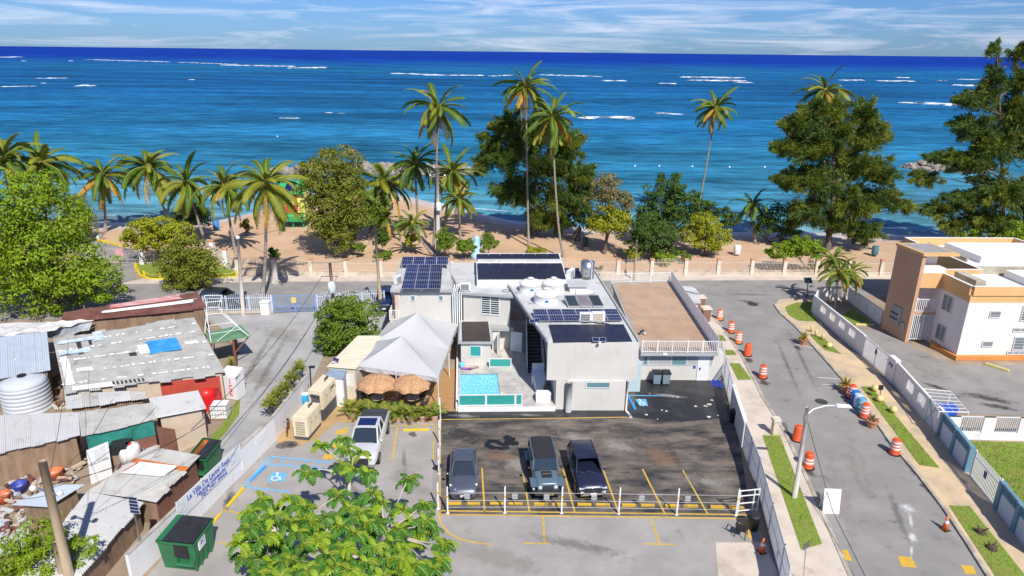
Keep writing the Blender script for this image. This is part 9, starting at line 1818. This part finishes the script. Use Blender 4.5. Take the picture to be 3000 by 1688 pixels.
# ---------------------------------------------------------------- worn and wet marks on the paving
def stain_mat(name, col, rough, amt, sc=2.2):
    m = bpy.data.materials.new(name); m.use_nodes = True; n, l = m.node_tree.nodes, m.node_tree.links; b = n['Principled BSDF']; b.inputs['Base Color'].default_value = (*col, 1); b.inputs['Roughness'].default_value = rough
    t = n.new('ShaderNodeTexCoord'); ln = n.new('ShaderNodeVectorMath'); ln.operation = 'LENGTH'; l.new(t.outputs['Object'], ln.inputs[0])
    g_ = n.new('ShaderNodeNewGeometry'); nn_ = n.new('ShaderNodeTexNoise'); nn_.inputs['Scale'].default_value = sc; nn_.inputs['Detail'].default_value = 7; nn_.inputs['Roughness'].default_value = .68; l.new(g_.outputs['Position'], nn_.inputs['Vector'])
    a = n.new('ShaderNodeMath'); a.operation = 'MULTIPLY_ADD'; a.inputs[1].default_value = 1.9; l.new(nn_.outputs['Fac'], a.inputs[0]); a.inputs[2].default_value = -.45
    s = n.new('ShaderNodeMath'); s.operation = 'SUBTRACT'; l.new(a.outputs[0], s.inputs[0]); l.new(ln.outputs['Value'], s.inputs[1])
    r = n.new('ShaderNodeMapRange'); r.inputs['From Min'].default_value = -.25; r.inputs['From Max'].default_value = .35; r.inputs['To Max'].default_value = amt; l.new(s.outputs[0], r.inputs['Value']); l.new(r.outputs[0], b.inputs['Alpha']); return m
DISC = MB().add([(math.cos(i*math.pi/16), math.sin(i*math.pi/16), 0) for i in range(32)], [tuple(range(32))]).obj('surface_stain', m_stain); dm = DISC.data; bpy.data.objects.remove(DISC)
ST = {'wet': stain_mat('wet_mark', (.045, .042, .04), .5, .7), 'dust': stain_mat('dust_mark', (.36, .33, .29), .95, .6, 1.4), 'chalk': stain_mat('chalk_mark', (.72, .72, .7), .95, .75, 3), 'rust': stain_mat('rust_mark', (.3, .17, .1), .9, .5, 1.6), 'tyre': stain_mat('tyre_mark', (.06, .057, .054), .8, .28, 2.5)}
zst = .0165
def stain(kind, p, q, w):
    """a soft ragged mark lying along the line p-q"""
    global zst
    o = bpy.data.objects.new('surface_stain', dm.copy()); o.data.materials.clear(); o.data.materials.append(ST[kind]); COL.objects.link(o); zst += .0006; o.location = ((p[0]+q[0])/2, (p[1]+q[1])/2, zst); L = math.hypot(q[0]-p[0], q[1]-p[1]); o.scale = (L/2+w*.3, w/2, 1); o.rotation_euler[2] = yaw(p, q); o['kind'] = 'structure'
for k, p, q, w in (('wet', (25.97, 38.71, 0), (25.7, 36.44, 0), 1.0), ('wet', (25.69, 36.8, 0), (25.47, 33.89, 0), 1.1), ('wet', (25.91, 41.43, 0), (25.96, 39.31, 0), .7), ('wet', (18.8, 37.3, 0), (19.13, 36.79, 0), 1.1), ('wet', (20.38, 54.1, 0), (20.55, 53.27, 0), 1.3), ('wet', (20.33, 50.05, 0), (20.47, 48.86, 0), 1.3), ('wet', (19.62, 43.62, 0), (19.06, 40.85, 0), .8), ('wet', (18.47, 35.43, 0), (18.32, 34.09, 0), .9), ('wet', (19.98, 59.38, 0), (19.99, 56.25, 0), .7),
 ('chalk', (23.04, 33.85, 0), (23.4, 33.22, 0), 1.2), ('chalk', (23.27, 33.53, 0), (22.4, 31.42, 0), .35), ('chalk', (22.27, 31.42, 0), (21.92, 30.58, 0), .8), ('chalk', (21.88, 30.58, 0), (21.08, 29.25, 0), .25), ('dust', (23.7, 42.29, 0), (21.1, 33.18, 0), 1.6), ('dust', (21.47, 40.47, 0), (18.29, 28.95, 0), 1.4), ('tyre', (23.43, 36.58, 0), (21.3, 29.25, 0), .7), ('wet', (25.87, 57.16, 0), (25.74, 55.67, 0), .9), ('tyre', (26.79, 62.13, 0), (23.51, 45.2, 0), .6), ('tyre', (25.13, 61.21, 0), (21.81, 44.15, 0), .6),
 ('wet', (34.99, 48.16, 0), (38.8, 46.32, 0), 1.6), ('wet', (35.29, 46.51, 0), (38.32, 45.27, 0), 1.2), ('dust', (34.75, 55.18, 0), (35.52, 49.93, 0), 3), ('wet', (33.27, 49.88, 0), (34.72, 48.15, 0), 1.0),
 ('dust', (-0.33, 38.79, 0), (1.4, 36.17, 0), 3), ('rust', (9.2, 39.39, 0), (10.45, 37.82, 0), 3), ('rust', (-1.22, 38.77, 0), (0.12, 38.21, 0), 2), ('tyre', (4.97, 42.82, 0), (11.68, 40.27, 0), 2), ('dust', (5.93, 40.59, 0), (8.67, 38.97, 0), 2.6), ('tyre', (10.5, 42.47, 0), (10.98, 36.34, 0), .8), ('dust', (10.76, 36.34, 0), (13.65, 35.34, 0), 2), ('wet', (-4.69, 42.15, 0), (-1.72, 40, 0), 2.5), ('dust', (2.95, 41.4, 0), (6.11, 40.16, 0), 2), ('dust', (-4.84, 43.67, 0), (-1.87, 43.54, 0), .7), ('dust', (0.1, 43.88, 0), (2.58, 43.83, 0), .6), ('dust', (10.19, 47.58, 0), (14.18, 46.57, 0), .8),
 ('wet', (-15.16, 39.6, 0), (-14.03, 39.63, 0), 1.0), ('tyre', (-10.41, 35.95, 0), (-8.19, 33.3, 0), 1.0), ('dust', (-7.38, 36.73, 0), (-4.94, 34.33, 0), 2.2), ('tyre', (0.15, 31.06, 0), (7.28, 29.04, 0), 1.4), ('dust', (-2.58, 29.92, 0), (1.89, 27.97, 0), 2), ('tyre', (-7.23, 39.89, 0), (-6.42, 36.02, 0), .5), ('dust', (-18.23, 36.52, 0), (-15.67, 33.17, 0), 1.0), ('wet', (-16.57, 34.45, 0), (-16.21, 32.54, 0), .8),
 ('dust', (-23.25, 59.82, 0), (-19.09, 56.71, 0), 4), ('dust', (-22.4, 52.31, 0), (-18.29, 46.92, 0), 3), ('tyre', (-20.95, 60.74, 0), (-19.34, 42.78, 0), .9), ('tyre', (-22.53, 61.57, 0), (-20.69, 43.72, 0), .9), ('wet', (24.18, 68.84, 0), (26.34, 67.65, 0), 1.2), ('dust', (-14.81, 69.74, 0), (-7.4, 69.76, 0), 2), ('tyre', (22.51, 70.74, 0), (29.94, 70.54, 0), 1.2)): stain(k, p, q, w)
